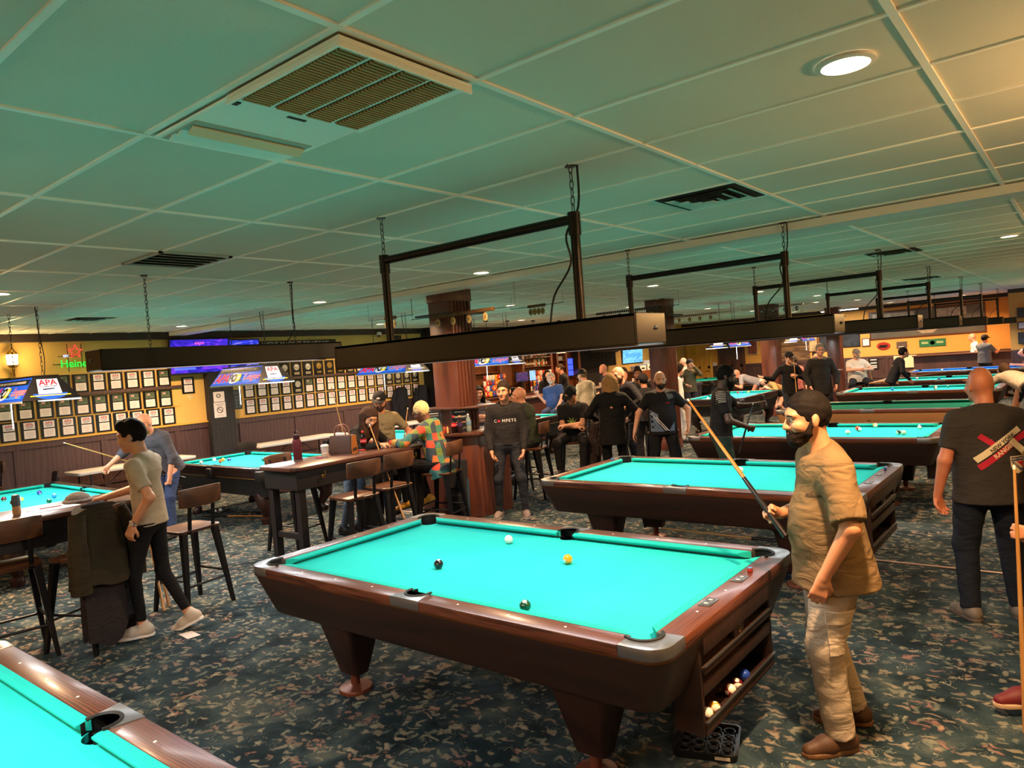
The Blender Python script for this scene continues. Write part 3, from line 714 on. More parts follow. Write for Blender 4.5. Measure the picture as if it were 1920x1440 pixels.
def surface_nets(D, lo, vox):
    sg = D < 0; nx, ny, nz = D.shape
    c = sg[:-1, :-1, :-1].astype(np.int8)
    cnt = np.zeros((nx-1, ny-1, nz-1), np.int8)
    for dx in (0, 1):
        for dy in (0, 1):
            for dz in (0, 1): cnt += sg[dx:nx-1+dx, dy:ny-1+dy, dz:nz-1+dz]
    act = (cnt > 0) & (cnt < 8); idx = np.argwhere(act); m = len(idx)
    ids = np.full(act.shape, -1, np.int64); ids[act] = np.arange(m)
    acc = np.zeros((m, 3)); num = np.zeros(m)
    i, j, k = idx.T
    for axis in range(3):
        o1, o2 = [a for a in range(3) if a != axis]
        for p in (0, 1):
            for q in (0, 1):
                off = [0, 0, 0]; off[o1] = p; off[o2] = q; off2 = list(off); off2[axis] = 1
                a = D[i+off[0], j+off[1], k+off[2]]; b = D[i+off2[0], j+off2[1], k+off2[2]]
                x = (a < 0) != (b < 0); t = np.where(x, a/np.where(x, a-b, 1), 0)
                pos = np.zeros((m, 3)); pos[:, axis] = t; pos[:, o1] = p; pos[:, o2] = q
                acc += pos*x[:, None]; num += x
    V = lo+vox*(idx+acc/np.maximum(num, 1)[:, None])
    F = []
    for axis in range(3):
        o1, o2 = [(1, 2), (2, 0), (0, 1)][axis]
        s0 = [slice(None)]*3; s1 = [slice(None)]*3; s0[axis] = slice(0, -1); s1[axis] = slice(1, None)
        ch = sg[tuple(s0)] != sg[tuple(s1)]; e = np.argwhere(ch)
        e = e[(e[:, o1] > 0) & (e[:, o2] > 0)]
        pol = sg[tuple(e.T)]
        def cell(d1, d2):
            q = e.copy(); q[:, o1] -= d1; q[:, o2] -= d2; return ids[tuple(q.T)]
        a, b, c_, d = cell(0, 0), cell(1, 0), cell(1, 1), cell(0, 1)
        F.append(np.where(pol[:, None], np.stack([a, b, c_, d], 1), np.stack([d, c_, b, a], 1)))
    return V, np.concatenate(F)
def np_obj(name, V, F, mat, parent, relax=1):
    F = F[(F >= 0).all(1)]
    me = bpy.data.meshes.new(name); me.vertices.add(len(V))
    if relax:                                                       # light smoothing of the voxel surface
        for _ in range(relax):
            acc = np.zeros_like(V); cn = np.zeros(len(V))
            for a, b in ((0, 1), (1, 2), (2, 3), (3, 0)):
                np.add.at(acc, F[:, a], V[F[:, b]]); np.add.at(cn, F[:, a], 1); np.add.at(acc, F[:, b], V[F[:, a]]); np.add.at(cn, F[:, b], 1)
            V = V*.5+.5*acc/np.maximum(cn, 1)[:, None]
    me.vertices.foreach_set('co', V.astype(np.float32).ravel())
    me.loops.add(len(F)*4); me.loops.foreach_set('vertex_index', F.ravel().astype(np.int32))
    me.polygons.add(len(F)); me.polygons.foreach_set('loop_start', np.arange(0, len(F)*4, 4, dtype=np.int32))
    me.polygons.foreach_set('use_smooth', np.ones(len(F), bool)); me.materials.append(mat); me.update(calc_edges=True); me.validate()
    o = bpy.data.objects.new(name, me); COL.objects.link(o)
    if parent is not None: o.parent = parent
    return o
def skin_mat(c):
    key = 'skin_'+c
    if key in MATS: return MATS[key]
    m, nt, b = new_mat(key); v = coords(nt); n = noise(nt, v, 14, 4); k = srgb(c)
    nt.links.new(ramp(nt, n.outputs['Fac'], [(.3, (k[0]*.92, k[1]*.84, k[2]*.82)), (.7, (min(1, k[0]*1.05), k[1]*1.04, k[2]*1.02))]), b.inputs['Base Color'])
    b.inputs['Roughness'].default_value = .48; b.inputs['Subsurface Weight'].default_value = .12; b.inputs['Subsurface Radius'].default_value = (.01, .004, .002)
    n2 = noise(nt, v, 180, 2); bump(nt, b, n2.outputs['Fac'], .08, .002); MATS[key] = m; return m
def fabric(name, c, rough=.85, fold=.5, scale=7.0, var=.10):
    if name in MATS: return MATS[name]
    m, nt, b = new_mat(name); v = coords(nt); k = srgb(c); n = noise(nt, v, scale, 3, .5, 1.0)
    vs = coords(nt, 'Object', (1, 1, 2.2)); n3 = noise(nt, vs, scale*.9, 2, .45, 1.6)
    nt.links.new(ramp(nt, n.outputs['Fac'], [(.3, tuple(x*(1-var) for x in k)), (.7, tuple(min(1, x*(1+var)) for x in k))]), b.inputs['Base Color'])
    b.inputs['Roughness'].default_value = rough; b.inputs['Specular IOR Level'].default_value = .25
    n2 = noise(nt, v, 350, 2); h = mix(nt, .12, n3.outputs['Fac'], n2.outputs['Fac']); bump(nt, b, h, fold, .035); MATS[name] = m; return m
def hair_mat(c):
    key = 'hair_'+c
    if key in MATS: return MATS[key]
    m, nt, b = new_mat(key); v = coords(nt, 'Object', (60, 60, 7)); n = noise(nt, v, 2.2, 3, .6, .5); k = srgb(c)
    nt.links.new(ramp(nt, n.outputs['Fac'], [(.3, tuple(x*.6 for x in k)), (.7, tuple(min(1, x*1.2) for x in k))]), b.inputs['Base Color'])
    b.inputs['Roughness'].default_value = .75; b.inputs['Specular IOR Level'].default_value = .15; bump(nt, b, n.outputs['Fac'], .5, .006); MATS[key] = m; return m
def unit(v): v = np.array(v, float); return v/max(np.linalg.norm(v), 1e-9)
def ik(S_, T, l1, l2, hint):
    S_ = np.array(S_, float); T = np.array(T, float); d = T-S_; L = np.linalg.norm(d)
    if L > (l1+l2)*.985: T = S_+d/L*(l1+l2)*.985; L = (l1+l2)*.985
    e = unit(T-S_); a = (l1*l1-l2*l2+L*L)/(2*L); h = math.sqrt(max(l1*l1-a*a, 0)); hv = np.array(hint, float); hv = hv-e*(hv@e)
    return S_+e*a+unit(hv)*h, T
def rot(yaw=0, pitch=0, roll_=0): return np.array(Euler((R(roll_), R(pitch), R(yaw)), 'XYZ').to_matrix())
def wob_fn(amp, sc, seed=0.0):
    def w_(X, Y, Z):
        return amp*(np.sin(sc*(X*1.0+Z*.9)+3*np.sin(sc*.37*(Y+Z*.8)+seed))*.6+np.sin(sc*(Y*1.1-Z*1.3)+2.5*np.sin(sc*.31*(X-Z))+seed*1.7)*.5)
    return w_
def person(label, loc, yaw, H_=1.75, girth=1.0, lean=0.0, bend=0.0, pz=None, px_=0.0, feet=None, knees=None, hands=None, elbows=None, head=(0, 0, 0), curl=(.35, .35), handdir=(None, None), palm=(None, None),
           skin='#c58a68', shirt='#333333', sleeve='short', hem=None, belly=0.0, pants='#15151a', ptight=1.0, shoes='#222222', soles=None, socks=None, hair=('short', '#17110d'), beard=None, cap=None, glasses=None,
           vox=.009, collar=None, face=True, group=None, fold=.5, shw=1.0, shirt_mat=None, pants_mat=None, legs=True, cuffw=1.0, z0=0.0, hood=None, wob=.0, tuck=False):
    s = H_/1.75
    t = thing('person', label, 'person', (loc[0], loc[1], z0), R(yaw), group)
    sk = skin_mat(skin); g = girth
    up = rot(0, lean, 0) @ np.array([0, 0, 1.0]); up = rot(0, 0, bend) @ up
    fw = unit(rot(0, lean, 0) @ np.array([1.0, 0, 0])); lf = unit(np.cross(up, fw)); fw = np.cross(lf, up)
    P0 = np.array([px_, 0, (pz if pz is not None else .955*s)])
    W = lambda x, y, z: P0 + (fw*x+lf*y+up*z)*s                      # torso frame
    sh = [W(-.01, .178*shw, .432), W(-.01, -.178*shw, .432)]
    hip = [P0+np.array([0, .092*s*g**.5, -.02*s]), P0+np.array([0, -.092*s*g**.5, -.02*s])]
    feet = feet or [(.02, .11, 0, 8), (.02, -.11, 0, -8)]
    ank = [np.array([f_[0], f_[1], f_[2]+.085*s]) for f_ in feet]
    knees = knees or [(1, .15, 0), (1, -.15, 0)]
    kn = []
    for i in range(2):
        k_, a_ = ik(hip[i], ank[i], .435*s, .43*s, knees[i]); kn.append(k_); ank[i] = a_
    hands = hands or [(.06, .27, .86*s), (.06, -.27, .86*s)]
    elbows = elbows or [(-1, .35, -.2), (-1, -.35, -.2)]
    el, wr = [], []
    for i in range(2):
        e_, w_ = ik(sh[i], hands[i], .29*s, .265*s, elbows[i]); el.append(e_); wr.append(w_)
    # ---- head frame
    Hq = rot(*head); nk = W(.0, 0, .50); hc = W(.035, 0, .50) + (rot(0, lean*.5, 0) @ np.array([.0, 0, .155*s])) + Hq @ np.array([.02, 0, .0])*s
    hd = lambda x, y, z: hc + Hq @ (np.array([x, y, z])*s)
    B = Field()
    # torso, neck, limbs of the body itself
    B.rc(W(-.01, 0, .03), W(-.02, 0, .30), .085*s*g, .085*s*g, .04).rc(W(-.02, 0, .30), W(-.02, 0, .42), .085*s*g, .07*s*g, .04)
    B.rc(sh[0], sh[1], .046*s, .046*s, .03).rc(W(-.015, 0, .44), hd(-.03, 0, -.06), .058*s*(.85+.15*g), .054*s*(.85+.15*g), .04)
    for i in range(2):
        B.rc(sh[i], el[i], .046*s*g**.5, .039*s*g**.5, .03).rc(el[i], wr[i], .041*s*g**.5, .026*s*g**.3, .02)
        B.rc(hip[i], kn[i], .07*s*g**.5, .05*s*g**.5, .04).rc(kn[i], ank[i], .052*s*g**.5, .034*s, .03)
    # head
    B.ell(hd(-.012, 0, .025), np.array([.098, .077, .103])*s, Hq.T, .02).ell(hd(.025, 0, -.045), np.array([.066, .058, .066])*s, Hq.T, .03).ell(hd(.066, 0, -.088), np.array([.026, .026, .022])*s, Hq.T, .025)
    if face:
        B.ell(hd(.070, 0, .035), np.array([.022, .055, .016])*s, Hq.T, .02)
        for q in (1, -1):
            B.ell(hd(.097, q*.031, .010), np.array([.016, .019, .0085])*s, Hq.T, .010, True)
            B.ell(hd(.058, q*.047, -.022), np.array([.026, .020, .022])*s, Hq.T, .02)
            B.ell(hd(-.016, q*.083, -.004), np.array([.021, .010, .034])*s, (rot(q*28, 0, 0) @ Hq.T), .005)
        B.rc(hd(.086, 0, .018), hd(.106, 0, -.022), .010*s, .0145*s, .012).ell(hd(.098, .011, -.026), np.array([.011]*3)*s, None, .008).ell(hd(.098, -.011, -.026), np.array([.011]*3)*s, None, .008)
        B.ell(hd(.084, 0, -.050), np.array([.012, .024, .007])*s, Hq.T, .006).ell(hd(.083, 0, -.061), np.array([.012, .021, .0075])*s, Hq.T, .006)
    # hands: palm, four unequal jointed fingers and a thumb from the side of the palm
    for i in range(2):
        d = unit(handdir[i]) if handdir[i] is not None else unit(wr[i]-el[i]); sd = 1 if i == 0 else -1
        pn = unit(palm[i]) if palm[i] is not None else np.array([0, -sd, 0.0]); pn = unit(pn-d*(pn@d)); ac = np.cross(d, pn)*sd   # across, towards the thumb
        hs = s*.97; w0 = wr[i]; kb = w0+d*.088*hs
        B.rc(w0, w0+d*.03*hs, .026*hs, .030*hs, .015, pn, .72)
        for q in (-1.5, -.5, .5, 1.5): B.rc(w0+d*.02*hs+ac*q*.011*hs, kb+ac*q*.0195*hs, .0145*hs, .0125*hs, .010)
        cu = curl[i]
        for q, ln in ((1.5, .068), (.5, .078), (-.5, .072), (-1.5, .056)):
            p = kb+ac*q*.0200*hs; a = cu*.9+.06*abs(q)
            for seg_, (fr_, rr) in enumerate(((.44, .0098), (.32, .0088), (.26, .0078))):
                dd = d*math.cos(a)+pn*math.sin(a)+ac*(q*.05 if seg_ == 0 else 0); p2 = p+unit(dd)*ln*fr_*hs; B.rc(p, p2, rr*hs, rr*.94*hs, .004); p = p2; a += cu*1.15
        p = w0+d*.024*hs+ac*.026*hs; q1 = p+unit(d*.72+ac*.62+pn*(.25+.5*cu))*.040*hs; q2 = q1+unit(d*.85+ac*(.25-.5*cu)+pn*(.3+.6*cu))*.030*hs; q3 = q2+unit(d*.8+ac*(.05-.7*cu)+pn*(.3+.6*cu))*.022*hs
        B.rc(p, q1, .0150*hs, .0118*hs, .010).rc(q1, q2, .0112*hs, .0100*hs, .004).rc(q2, q3, .0100*hs, .0085*hs, .004)
    V, F = B.mesh(vox); body = np_obj('body', V, F, sk, t)
    # eyes, brows, lips
    if face and vox < .0115:
        for q in (1, -1):
            if head[1]+lean < 34: e = MB().sphere(hd(.0765, q*.031, .0105), .0118*s, 12).build('eye', M('eye_white', '#b5aca2', .3), body); c = hd(.0825, q*.031, .0100); MB().sphere(c, .0074*s, 8).build('iris', M('iris_dark', '#1a110c', .2), e)
            MB().tube([hd(.0905, q*.013, .031), hd(.094, q*.030, .037), hd(.080, q*.052, .033)], [.0035*s, .0045*s, .0025*s], 6).build('eyebrow', hair_mat(hair[1] if hair[0] not in ('bald', 'white') else '#4a3a30'), body)
        lm = MB(); lm.tube([hd(.080, .026, -.055), hd(.0955, .010, -.0545), hd(.0965, 0, -.0555), hd(.0955, -.010, -.0545), hd(.080, -.026, -.055)], [.0025*s, .0048*s, .005*s, .0048*s, .0025*s], 6)
        lm.build('lips', skin_mat('#9a5a4c' if skin > '#8' else '#4a2a24'), body)
    # ---- shirt
    sm = shirt_mat or fabric('shirt_'+label[:40], shirt, fold=fold)
    T = Field(); g1 = g*1.0; hemz = (hem if hem is not None else -.09)
    T.rc(W(.0, 0, min(-.14, hemz-.05)), W(.0, 0, .16), (.192 if sleeve != 'baggy' else .232)*s*g1, (.158+.02*belly)*s*g1, .06, fw, .72 if sleeve != 'baggy' else .78).rc(W(.0, 0, .16), W(-.005, 0, .36), .150*s*g1, .172*s*g1**.6, .06, fw, .66)
    T.rc(W(-.012, .085*shw, .385), W(-.012, -.085*shw, .385), .088*s*g1**.5, .088*s*g1**.5, .06, fw, .95).rc(W(-.012, .045, .465), W(-.012, -.045, .465), .060*s, .060*s, .06)
    if belly: T.ell(W(.055+.03*belly, 0, .12), np.array([.10+.03*belly, .15, .16])*s*g1, None, .06)
    T.cut(W(0, 0, hemz), -up)
    if collar != 'turtle': T.cut(W(.02, 0, .505), unit(up*.9+fw*.45))
    for i in range(2):
        sl = 1.32 if sleeve == 'baggy' else 1.0
        T.rc(sh[i], el[i] if sleeve in ('long', 'three') else sh[i]+(el[i]-sh[i])*(.72 if sleeve != 'baggy' else .90), .066*s*g**.5*(1.08 if sleeve == 'baggy' else 1), .057*s*g**.5*sl, .045, flat=sleeve in ('short', 'baggy'))
        if sleeve == 'long': T.rc(el[i], wr[i]-unit(wr[i]-el[i])*.01, .056*s*g**.5*cuffw, .038*s*cuffw, .02, flat=True)
        if sleeve == 'three': T.rc(el[i], el[i]+(wr[i]-el[i])*.35, .056*s*g**.5, .050*s*g**.5, .02, flat=True)
    if collar == 'turtle': T.rc(W(0, 0, .46), W(.012, 0, .535), .070*s, .062*s, .02, flat=True)
    if hood == 'down': T.ell(W(-.095, 0, .45), np.array([.055, .11, .085])*s, None, .03).ell(W(-.03, 0, .50), np.array([.09, .10, .035])*s, None, .03)
    V, F = T.mesh(max(vox*1.25, .008), wob_fn(wob or .0022, 26, len(label))); so = np_obj('shirt', V, F, sm, t)
    # ---- trousers
    pm = tro = None
    if legs:
        pm = pants_mat or fabric('trousers_'+label[:40], pants, fold=fold)
        Q = Field(); tp = .155*s*g
        Q.rc(P0+np.array([0, .05*s, .0]), P0+np.array([0, -.05*s, .0]), .118*s*g, .118*s*g, .04).rc(W(0, 0, .02), W(0, 0, .08), .138*s*g, .135*s*g, .05, fw, .72)
        seated = pz is not None and lean < 60
        if seated: Q.cut(W(0, 0, max(hemz+.035, -.02)), up)
        for i in range(2):
            kd = unit(ank[i]-kn[i])
            Q.rc(hip[i], kn[i], .092*s*g**.6*ptight, .064*s*ptight*g**.4, .04).rc(kn[i], ank[i]-kd*(-.005 if socks is None else .05)*s, .064*s*ptight*g**.4, .050*s*ptight**1.6, .03, flat=True)
        if not seated: Q.cut(W(0, 0, hemz+.03), up)
        V, F = Q.mesh(max(vox*1.25, .009), wob_fn(.003 if ptight > 1.1 else .0018, 30, 1.7)); tro = np_obj('trousers', V, F, pm, t)
        hm = M('shoe_'+shoes, shoes, .6, var=.12); om = M('sole_'+(soles or shoes), soles or shoes, .7)
        for i in range(2):
            mt = Matrix.Translation(ank[i]-np.array([0, 0, .085*s])) @ Matrix.Rotation(R(feet[i][3]), 4, 'Z')
            if len(feet[i]) > 4: mt = Matrix.Translation(ank[i]) @ Matrix.Rotation(R(feet[i][3]), 4, 'Z') @ Matrix.Rotation(R(feet[i][4]), 4, 'Y') @ Matrix.Translation((0, 0, -.085*s))
            U = Field().rc((-.045*s, 0, .045*s), (.075*s, 0, .042*s), .043*s, .046*s, .02).rc((.075*s, 0, .04*s), (.165*s, 0, .028*s), .045*s, .034*s, .03).rc((-.025*s, 0, .06*s), (.0, 0, .115*s), .045*s, .043*s, .03, flat=True).cut((0, 0, .012*s), (0, 0, -1))
            V, F = U.mesh(max(.006, vox*.9)); so_ = np_obj('shoe', V, F, hm, t); so_.matrix_local = mt
            ol = [(-.09, .0), (-.08, .03), (-.04, .042), (.03, .045), (.09, .05), (.15, .046), (.19, .028), (.204, 0), (.19, -.028), (.15, -.046), (.09, -.05), (.03, -.045), (-.04, -.042), (-.08, -.03)]
            MB().prism([(x*s, y*s) for x, y in ol], 0, .024*s).build('sole', om, so_, bevel=.004)
    # ---- hair, beard, cap, glasses
    st, hcol = hair; hm = hair_mat(hcol)
    Hf = Field()
    def skull(gr): Hf.ell(hd(-.014, 0, .027), np.array([.098+gr, .077+gr, .103+gr])*s, Hq.T, .01)
    fwd = Hq @ np.array([1, 0, 0]); upv = Hq @ np.array([0, 0, 1])
    if st in ('short', 'crop', 'quiff', 'cropw'):
        gr = {'short': .009, 'crop': .004, 'quiff': .009, 'cropw': .012}[st]; Hf.ell(hd(-.021, 0, .036), np.array([.098+gr, .0775+gr*.55, .101+gr])*s, Hq.T, .01)
        if st == 'quiff': Hf.rc(hd(.055, .025, .105), hd(.055, -.025, .105), .033*s, .033*s, .03).rc(hd(-.02, 0, .115), hd(.05, 0, .118), .038*s, .03*s, .03)
        Hf.cut(hd(.066, 0, .062), unit(fwd*.86-upv*.5)).cut(hd(-.02, 0, -.05), unit(-upv+fwd*.45))
    elif st == 'afro': skull(.035); Hf.cut(hd(.070, 0, .058), unit(fwd*.8-upv*.6)).cut(hd(-.02, 0, -.075), unit(-upv+fwd*.25))
    elif st in ('long', 'longd'):
        skull(.016); Hf.cut(hd(.062, 0, .055), unit(fwd*.80-upv*.60))
        dn = np.array([0, 0, -1.0]); Ls = .27 if st == 'long' else .36
        for q in (1, -1):
            p0_ = hd(.012, q*.080, .02); p1_ = p0_*.5+hd(-.01, q*.090, -.10)*.5+dn*.05*s; p2_ = p1_+dn*Ls*s*.8
            Hf.rc(hd(-.02, q*.078, .04), p1_, .036*s, .038*s, .03).rc(p1_, p2_, .038*s, .020*s, .03)
            p3_ = hd(-.045, q*.075, .0); Hf.rc(p3_, p3_+dn*.2*s, .045*s, .05*s, .04).rc(p3_+dn*.2*s, p3_+dn*(Ls+.09)*s, .05*s, .022*s, .03)
        p4_ = hd(-.080, 0, .01); bk_ = -fwd*.02*s
        Hf.rc(p4_, p4_+bk_+dn*.2*s, .070*s, .068*s, .04, fwd, .55).rc(p4_+bk_+dn*.2*s, p4_+bk_+dn*(Ls+.06)*s, .066*s, .035*s, .03, fwd, .55)
    elif st == 'bun':
        skull(.012); Hf.cut(hd(.060, 0, .058), unit(fwd*.8-upv*.6)).cut(hd(-.02, 0, -.055), unit(-upv+fwd*.25)); Hf.ell(hd(-.05, 0, .13), np.array([.05, .055, .045])*s, None, .02)
    if Hf.ops:
        wobf = wob_fn(.004, 70, 2) if st in ('afro', 'bun') else wob_fn(.0022, 90, 1)
        V, F = Hf.mesh(max(.007, vox*.9), wobf); np_obj('hair', V, F, hm, body)
    if beard:
        Bf = Field().ell(hd(.026, 0, -.047), np.array([.072+.006, .064, .070])*s, Hq.T, .01).ell(hd(.066, 0, -.092), np.array([.034, .036, .032])*s*(1+.25*beard[1]), Hq.T, .02)
        Bf.cut(hd(.05, 0, -.040), unit(upv*.9+fwd*.28)).cut(hd(-.02, 0, 0), -fwd)
        for q in (1, -1): Bf.rc(hd(.0, q*.073, -.005), hd(.02, q*.066, -.06), .010*s, .016*s, .01)
        Bf.rc(hd(.090, .022, -.044), hd(.097, 0, -.040), .007*s, .007*s, .005).rc(hd(.090, -.022, -.044), hd(.097, 0, -.040), .007*s, .007*s, .005)
        Bf.rc(hd(.090, .024, -.046), hd(.080, .03, -.075), .007*s, .012*s, .008).rc(hd(.090, -.024, -.046), hd(.080, -.03, -.075), .007*s, .012*s, .008)
        V, F = Bf.mesh(max(.006, vox*.8), wob_fn(.002, 120, 1)); np_obj('beard', V, F, hair_mat(beard[0]), body)
    if cap:
        Cf = Field().ell(hd(-.012, 0, .035), np.array([.116, .095, .112])*s, Hq.T, .01).cut(hd(.0, 0, .038 if cap[1] != 'beanie' else .02), unit(-upv+fwd*(.12 if cap[1] != 'beanie' else .35)))
        V, F = Cf.mesh(.008); co = np_obj('cap', V, F, fabric('cap_'+cap[0], cap[0], fold=.2), body)
        if cap[1] != 'beanie':
            bd = 1 if cap[1] == 'front' else -1
            Bf = Field().rc(hd(bd*.06, .035, .046), hd(bd*.06, -.035, .046), .060*s, .060*s, .02).rc(hd(bd*.115, .03, .032), hd(bd*.115, -.03, .032), .055*s, .055*s, .03)
            Bf.cut(hd(bd*.07, 0, .050), unit(upv+fwd*bd*.25)).cut(hd(bd*.07, 0, .041), unit(-upv-fwd*bd*.25))
            V, F = Bf.mesh(.005); np_obj('brim', V, F, MATS['cap_'+cap[0]], co)
    if glasses:
        gm = MB()
        for q in (1, -1):
            Q_ = Matrix([list(fwd), list(Hq @ np.array([0, 1, 0])), list(upv)]).transposed()
            pts = [Vector(hd(.104, q*.032+math.cos(2*PI*k/14)*.022, .009+math.sin(2*PI*k/14)*.016)) for k in range(14)]; gm.tube(pts, .002*s, 5, closed=True)
            gm.tube([Vector(hd(.100, q*.054, .012)), Vector(hd(.03, q*.082, .012)), Vector(hd(-.02, q*.082, .004))], .0018*s, 5)
        gm.tube([Vector(hd(.106, .011, .012)), Vector(hd(.106, -.011, .012))], .0018*s, 5); gm.build('eyeglasses', M('glasses_'+glasses, glasses, .3), body)
    t['_sh'] = 0; del t['_sh']
    return t, dict(W=W, hd=hd, el=el, wr=wr, sh=sh, ank=ank, kn=kn, body=body, shirt=so, pm=pm, tro=tro, fw=fw, up=up, lf=lf, Hq=Hq, s=s)
def decal(mb_fn, so, origin, direction, right, upv, name, mat, off=.003, parent=None):
    """wrap flat lettering on a garment: every vertex is pushed along `direction` on to the cloth"""
    from mathutils.bvhtree import BVHTree
    me = so.data; bv = BVHTree.FromPolygons([v.co for v in me.vertices], [tuple(p.vertices) for p in me.polygons])
    mb = MB(); mb_fn(mb); r_ = Vector(right).normalized(); u_ = Vector(upv).normalized(); d_ = Vector(direction).normalized(); o_ = Vector(origin)
    bm = bmesh.new(); vs = [bm.verts.new(p) for p in mb.v]
    for fc in mb.f:
        try: bm.faces.new([vs[i] for i in fc])
        except ValueError: pass
    bmesh.ops.triangulate(bm, faces=bm.faces)
    for _ in range(2):
        es = [e for e in bm.edges if e.calc_length() > .03]
        if es: bmesh.ops.subdivide_edges(bm, edges=es, cuts=1); bmesh.ops.triangulate(bm, faces=bm.faces)
    for v in bm.verts:
        x, y, z = v.co; p = o_+r_*x+u_*y
        hit = bv.ray_cast(p-d_*.5, d_)
        base = hit[0] if hit[0] is not None else p
        v.co = base-d_*(off+z)
    m = bpy.data.meshes.new(name); bm.to_mesh(m); bm.free(); m.materials.append(mat)
    o = bpy.data.objects.new(name, m); COL.objects.link(o); o.parent = parent or so; return o
# ---------------------------------------------------------------- the people in the room (x, y, facing)
def stick(mb, a, b, ra=.0065, rb=.0145): mb.cyl(a, b, ra, rb, 10)
CUEW = wood('cue_maple', '#a8773f', '#cfa164', axis=2, scale=4, rough=.25, stretch=3, coat=.4); CUEB = M('cue_butt', '#1a1210', .25); TIPM = M('cue_ferrule', '#e8e2d4', .4); CUEO = M('cue_orange', '#b06a22', .3, var=.15)
def cue(label, tip, butt, group=None, shaft=None, wrap=None):
    tip = Vector(tip); butt = Vector(butt); d = (butt-tip); L = d.length; d.normalize(); q = d.to_track_quat('Z', 'Y')
    t = thing('pool_cue', label, 'pool cue', tip, 0, group); t.rotation_mode = 'QUATERNION'; t.rotation_quaternion = q
    MB().cyl((0, 0, .02), (0, 0, L*.62), .0062, .0110, 12).build('shaft', shaft or CUEW, t)
    MB().cyl((0, 0, L*.62), (0, 0, L), .0112, .0150, 12).build('butt', wrap or CUEB, t)
    MB().cyl((0, 0, 0), (0, 0, .02), .0058, .0062, 10).build('ferrule', TIPM, t)
    return t
def loc2w(root, yaw, p): a = R(yaw); return (root[0]+p[0]*math.cos(a)-p[1]*math.sin(a), root[1]+p[0]*math.sin(a)+p[1]*math.cos(a), p[2])

# tan shirted player
t, T_ = person('bearded man in an oversized tan tee and cargo trousers gripping a cue', (1.72, .40), 213, 1.715, girth=1.16, lean=3, belly=.3, px_=-.03, head=(4, 6, 0),
  feet=[(.02, .12, 0, 14), (-.13, -.13, 0, -16)], hands=[(.09, .25, .875), (.17, -.13, 1.09)], elbows=[(-.5, .7, 0), (-.6, -.7, -.5)], handdir=((.35, -.05, -1), (.62, .35, .30)), palm=((-.2, -1, 0), (.2, .9, -.35)), curl=(.42, 1.25),
  skin='#c68a64', shirt='#745c3c', sleeve='baggy', hem=-.16, pants='#b5a28a', ptight=1.22, shoes='#4a2f1c', soles='#6b4a2c', hair=('short', '#150e0a'), beard=('#20140c', .9), vox=.006, fold=.55, wob=.004)
W = T_['W']
decal(lambda mb: add_text(mb, 'essentials', .024, (0, 0, 0), (1, 0, 0), (0, 1, 0), shear=.3), T_['shirt'], W(.0, .075, .30), (-.85, -.5, 0), (-.5, .85, 0), (0, 0, 1), 'chest_lettering', M('print_brown', '#4a3a24', .8))
decal(lambda mb: (mb.box(-.075, .075, -.10, .06, 0, .012), mb.box(-.08, .08, .045, .10, 0, .018)), T_['tro'], (.0, .1, .60), (0, -1, 0), (-1, 0, 0), (0, 0, 1), 'cargo_pocket', T_['pm'], off=.002, parent=t)
gw = T_['wr'][1]+unit((.62, .35, .30))*.082+unit((.2, .9, -.35))*.022; gw = loc2w((1.72, .40), 213, gw); tipw = (.90, .73, 1.66); dv = Vector(gw)-Vector(tipw)
cue('wooden cue with black wrapped end, gripped by the tan shirted player', tipw, Vector(gw)+dv.normalized()*.16, shaft=CUEO)
# man in beige tee at the left counter
t, T_ = person('slim man in a beige tee and black jeans reaching over the left counter', (-3.13, -.64), 222, 1.735, girth=.92, lean=4, px_=-.02, head=(3, 10, 0),
  feet=[(.10, .05, 0, 18), (-.22, -.08, .03, -6, 24)], hands=[(.02, .22, .93), (.42, -.20, 1.10)], elbows=[(-1, .35, .1), (-.2, -.6, -.8)], handdir=((.45, -.05, -1), (.8, -.45, -.12)), palm=((-.3, -1, 0), (0, 0, -1)), curl=(.45, .25),
  skin='#c48a66', shirt='#a8977f', hem=-.06, pants='#0d0c0e', ptight=.86, shoes='#b9a796', soles='#d8cfc6', socks='#c8beb8', hair=('quiff', '#120d0b'), vox=.006, fold=.35)
w1 = T_['wr'][0]; e1 = T_['el'][0]; d1 = unit(w1-e1)
wm = MB(); q = Vector(d1).to_track_quat('Z', 'Y'); wm.torus(w1-d1*.02, .030, .006, 16, 6, q); wm.cyl(Vector(w1-d1*.02)+Vector((0, .028, 0)), Vector(w1-d1*.02)+Vector((0, .042, .002)), .020, .018, 14)
wm.build('wristwatch', GREYM, t)
# hockey shirt man seen from behind
t, T_ = person('bald man from behind in a charcoal hockey tee and dark jeans', (2.20, 2.45), 112, 1.70, girth=1.20, belly=.4, head=(22, 2, 0),
  feet=[(-.02, .15, 0, 20), (.03, -.15, 0, -10)], hands=[(.02, .30, .83), (.02, -.30, .83)], elbows=[(-1, .5, 0), (-1, -.5, 0)], handdir=((.1, -.2, -1), None), palm=((-1, -.5, 0), (-1, .5, 0)), curl=(.5, .5),
  skin='#c07a5c', shirt='#322e2b', hem=-.14, pants='#141a26', ptight=1.15, shoes='#6d645c', soles='#5a5048', hair=('bald', '#222222'), vox=.006, fold=.4)
W = T_['W']; so = T_['shirt']
RED = M('print_red', '#b01830', .8); CRM = M('print_cream', '#d8c8a4', .8); NAV = M('print_navy', '#1b2c66', .8); DKP = M('print_dark', '#2a2725', .8)
bk = dict(direction=(1, 0, 0), right=(0, -1, 0), upv=(0, 0, 1)); O_ = W(-.15, -.04, .25)
A = R(37); ca, sa = math.cos(A), math.sin(A)
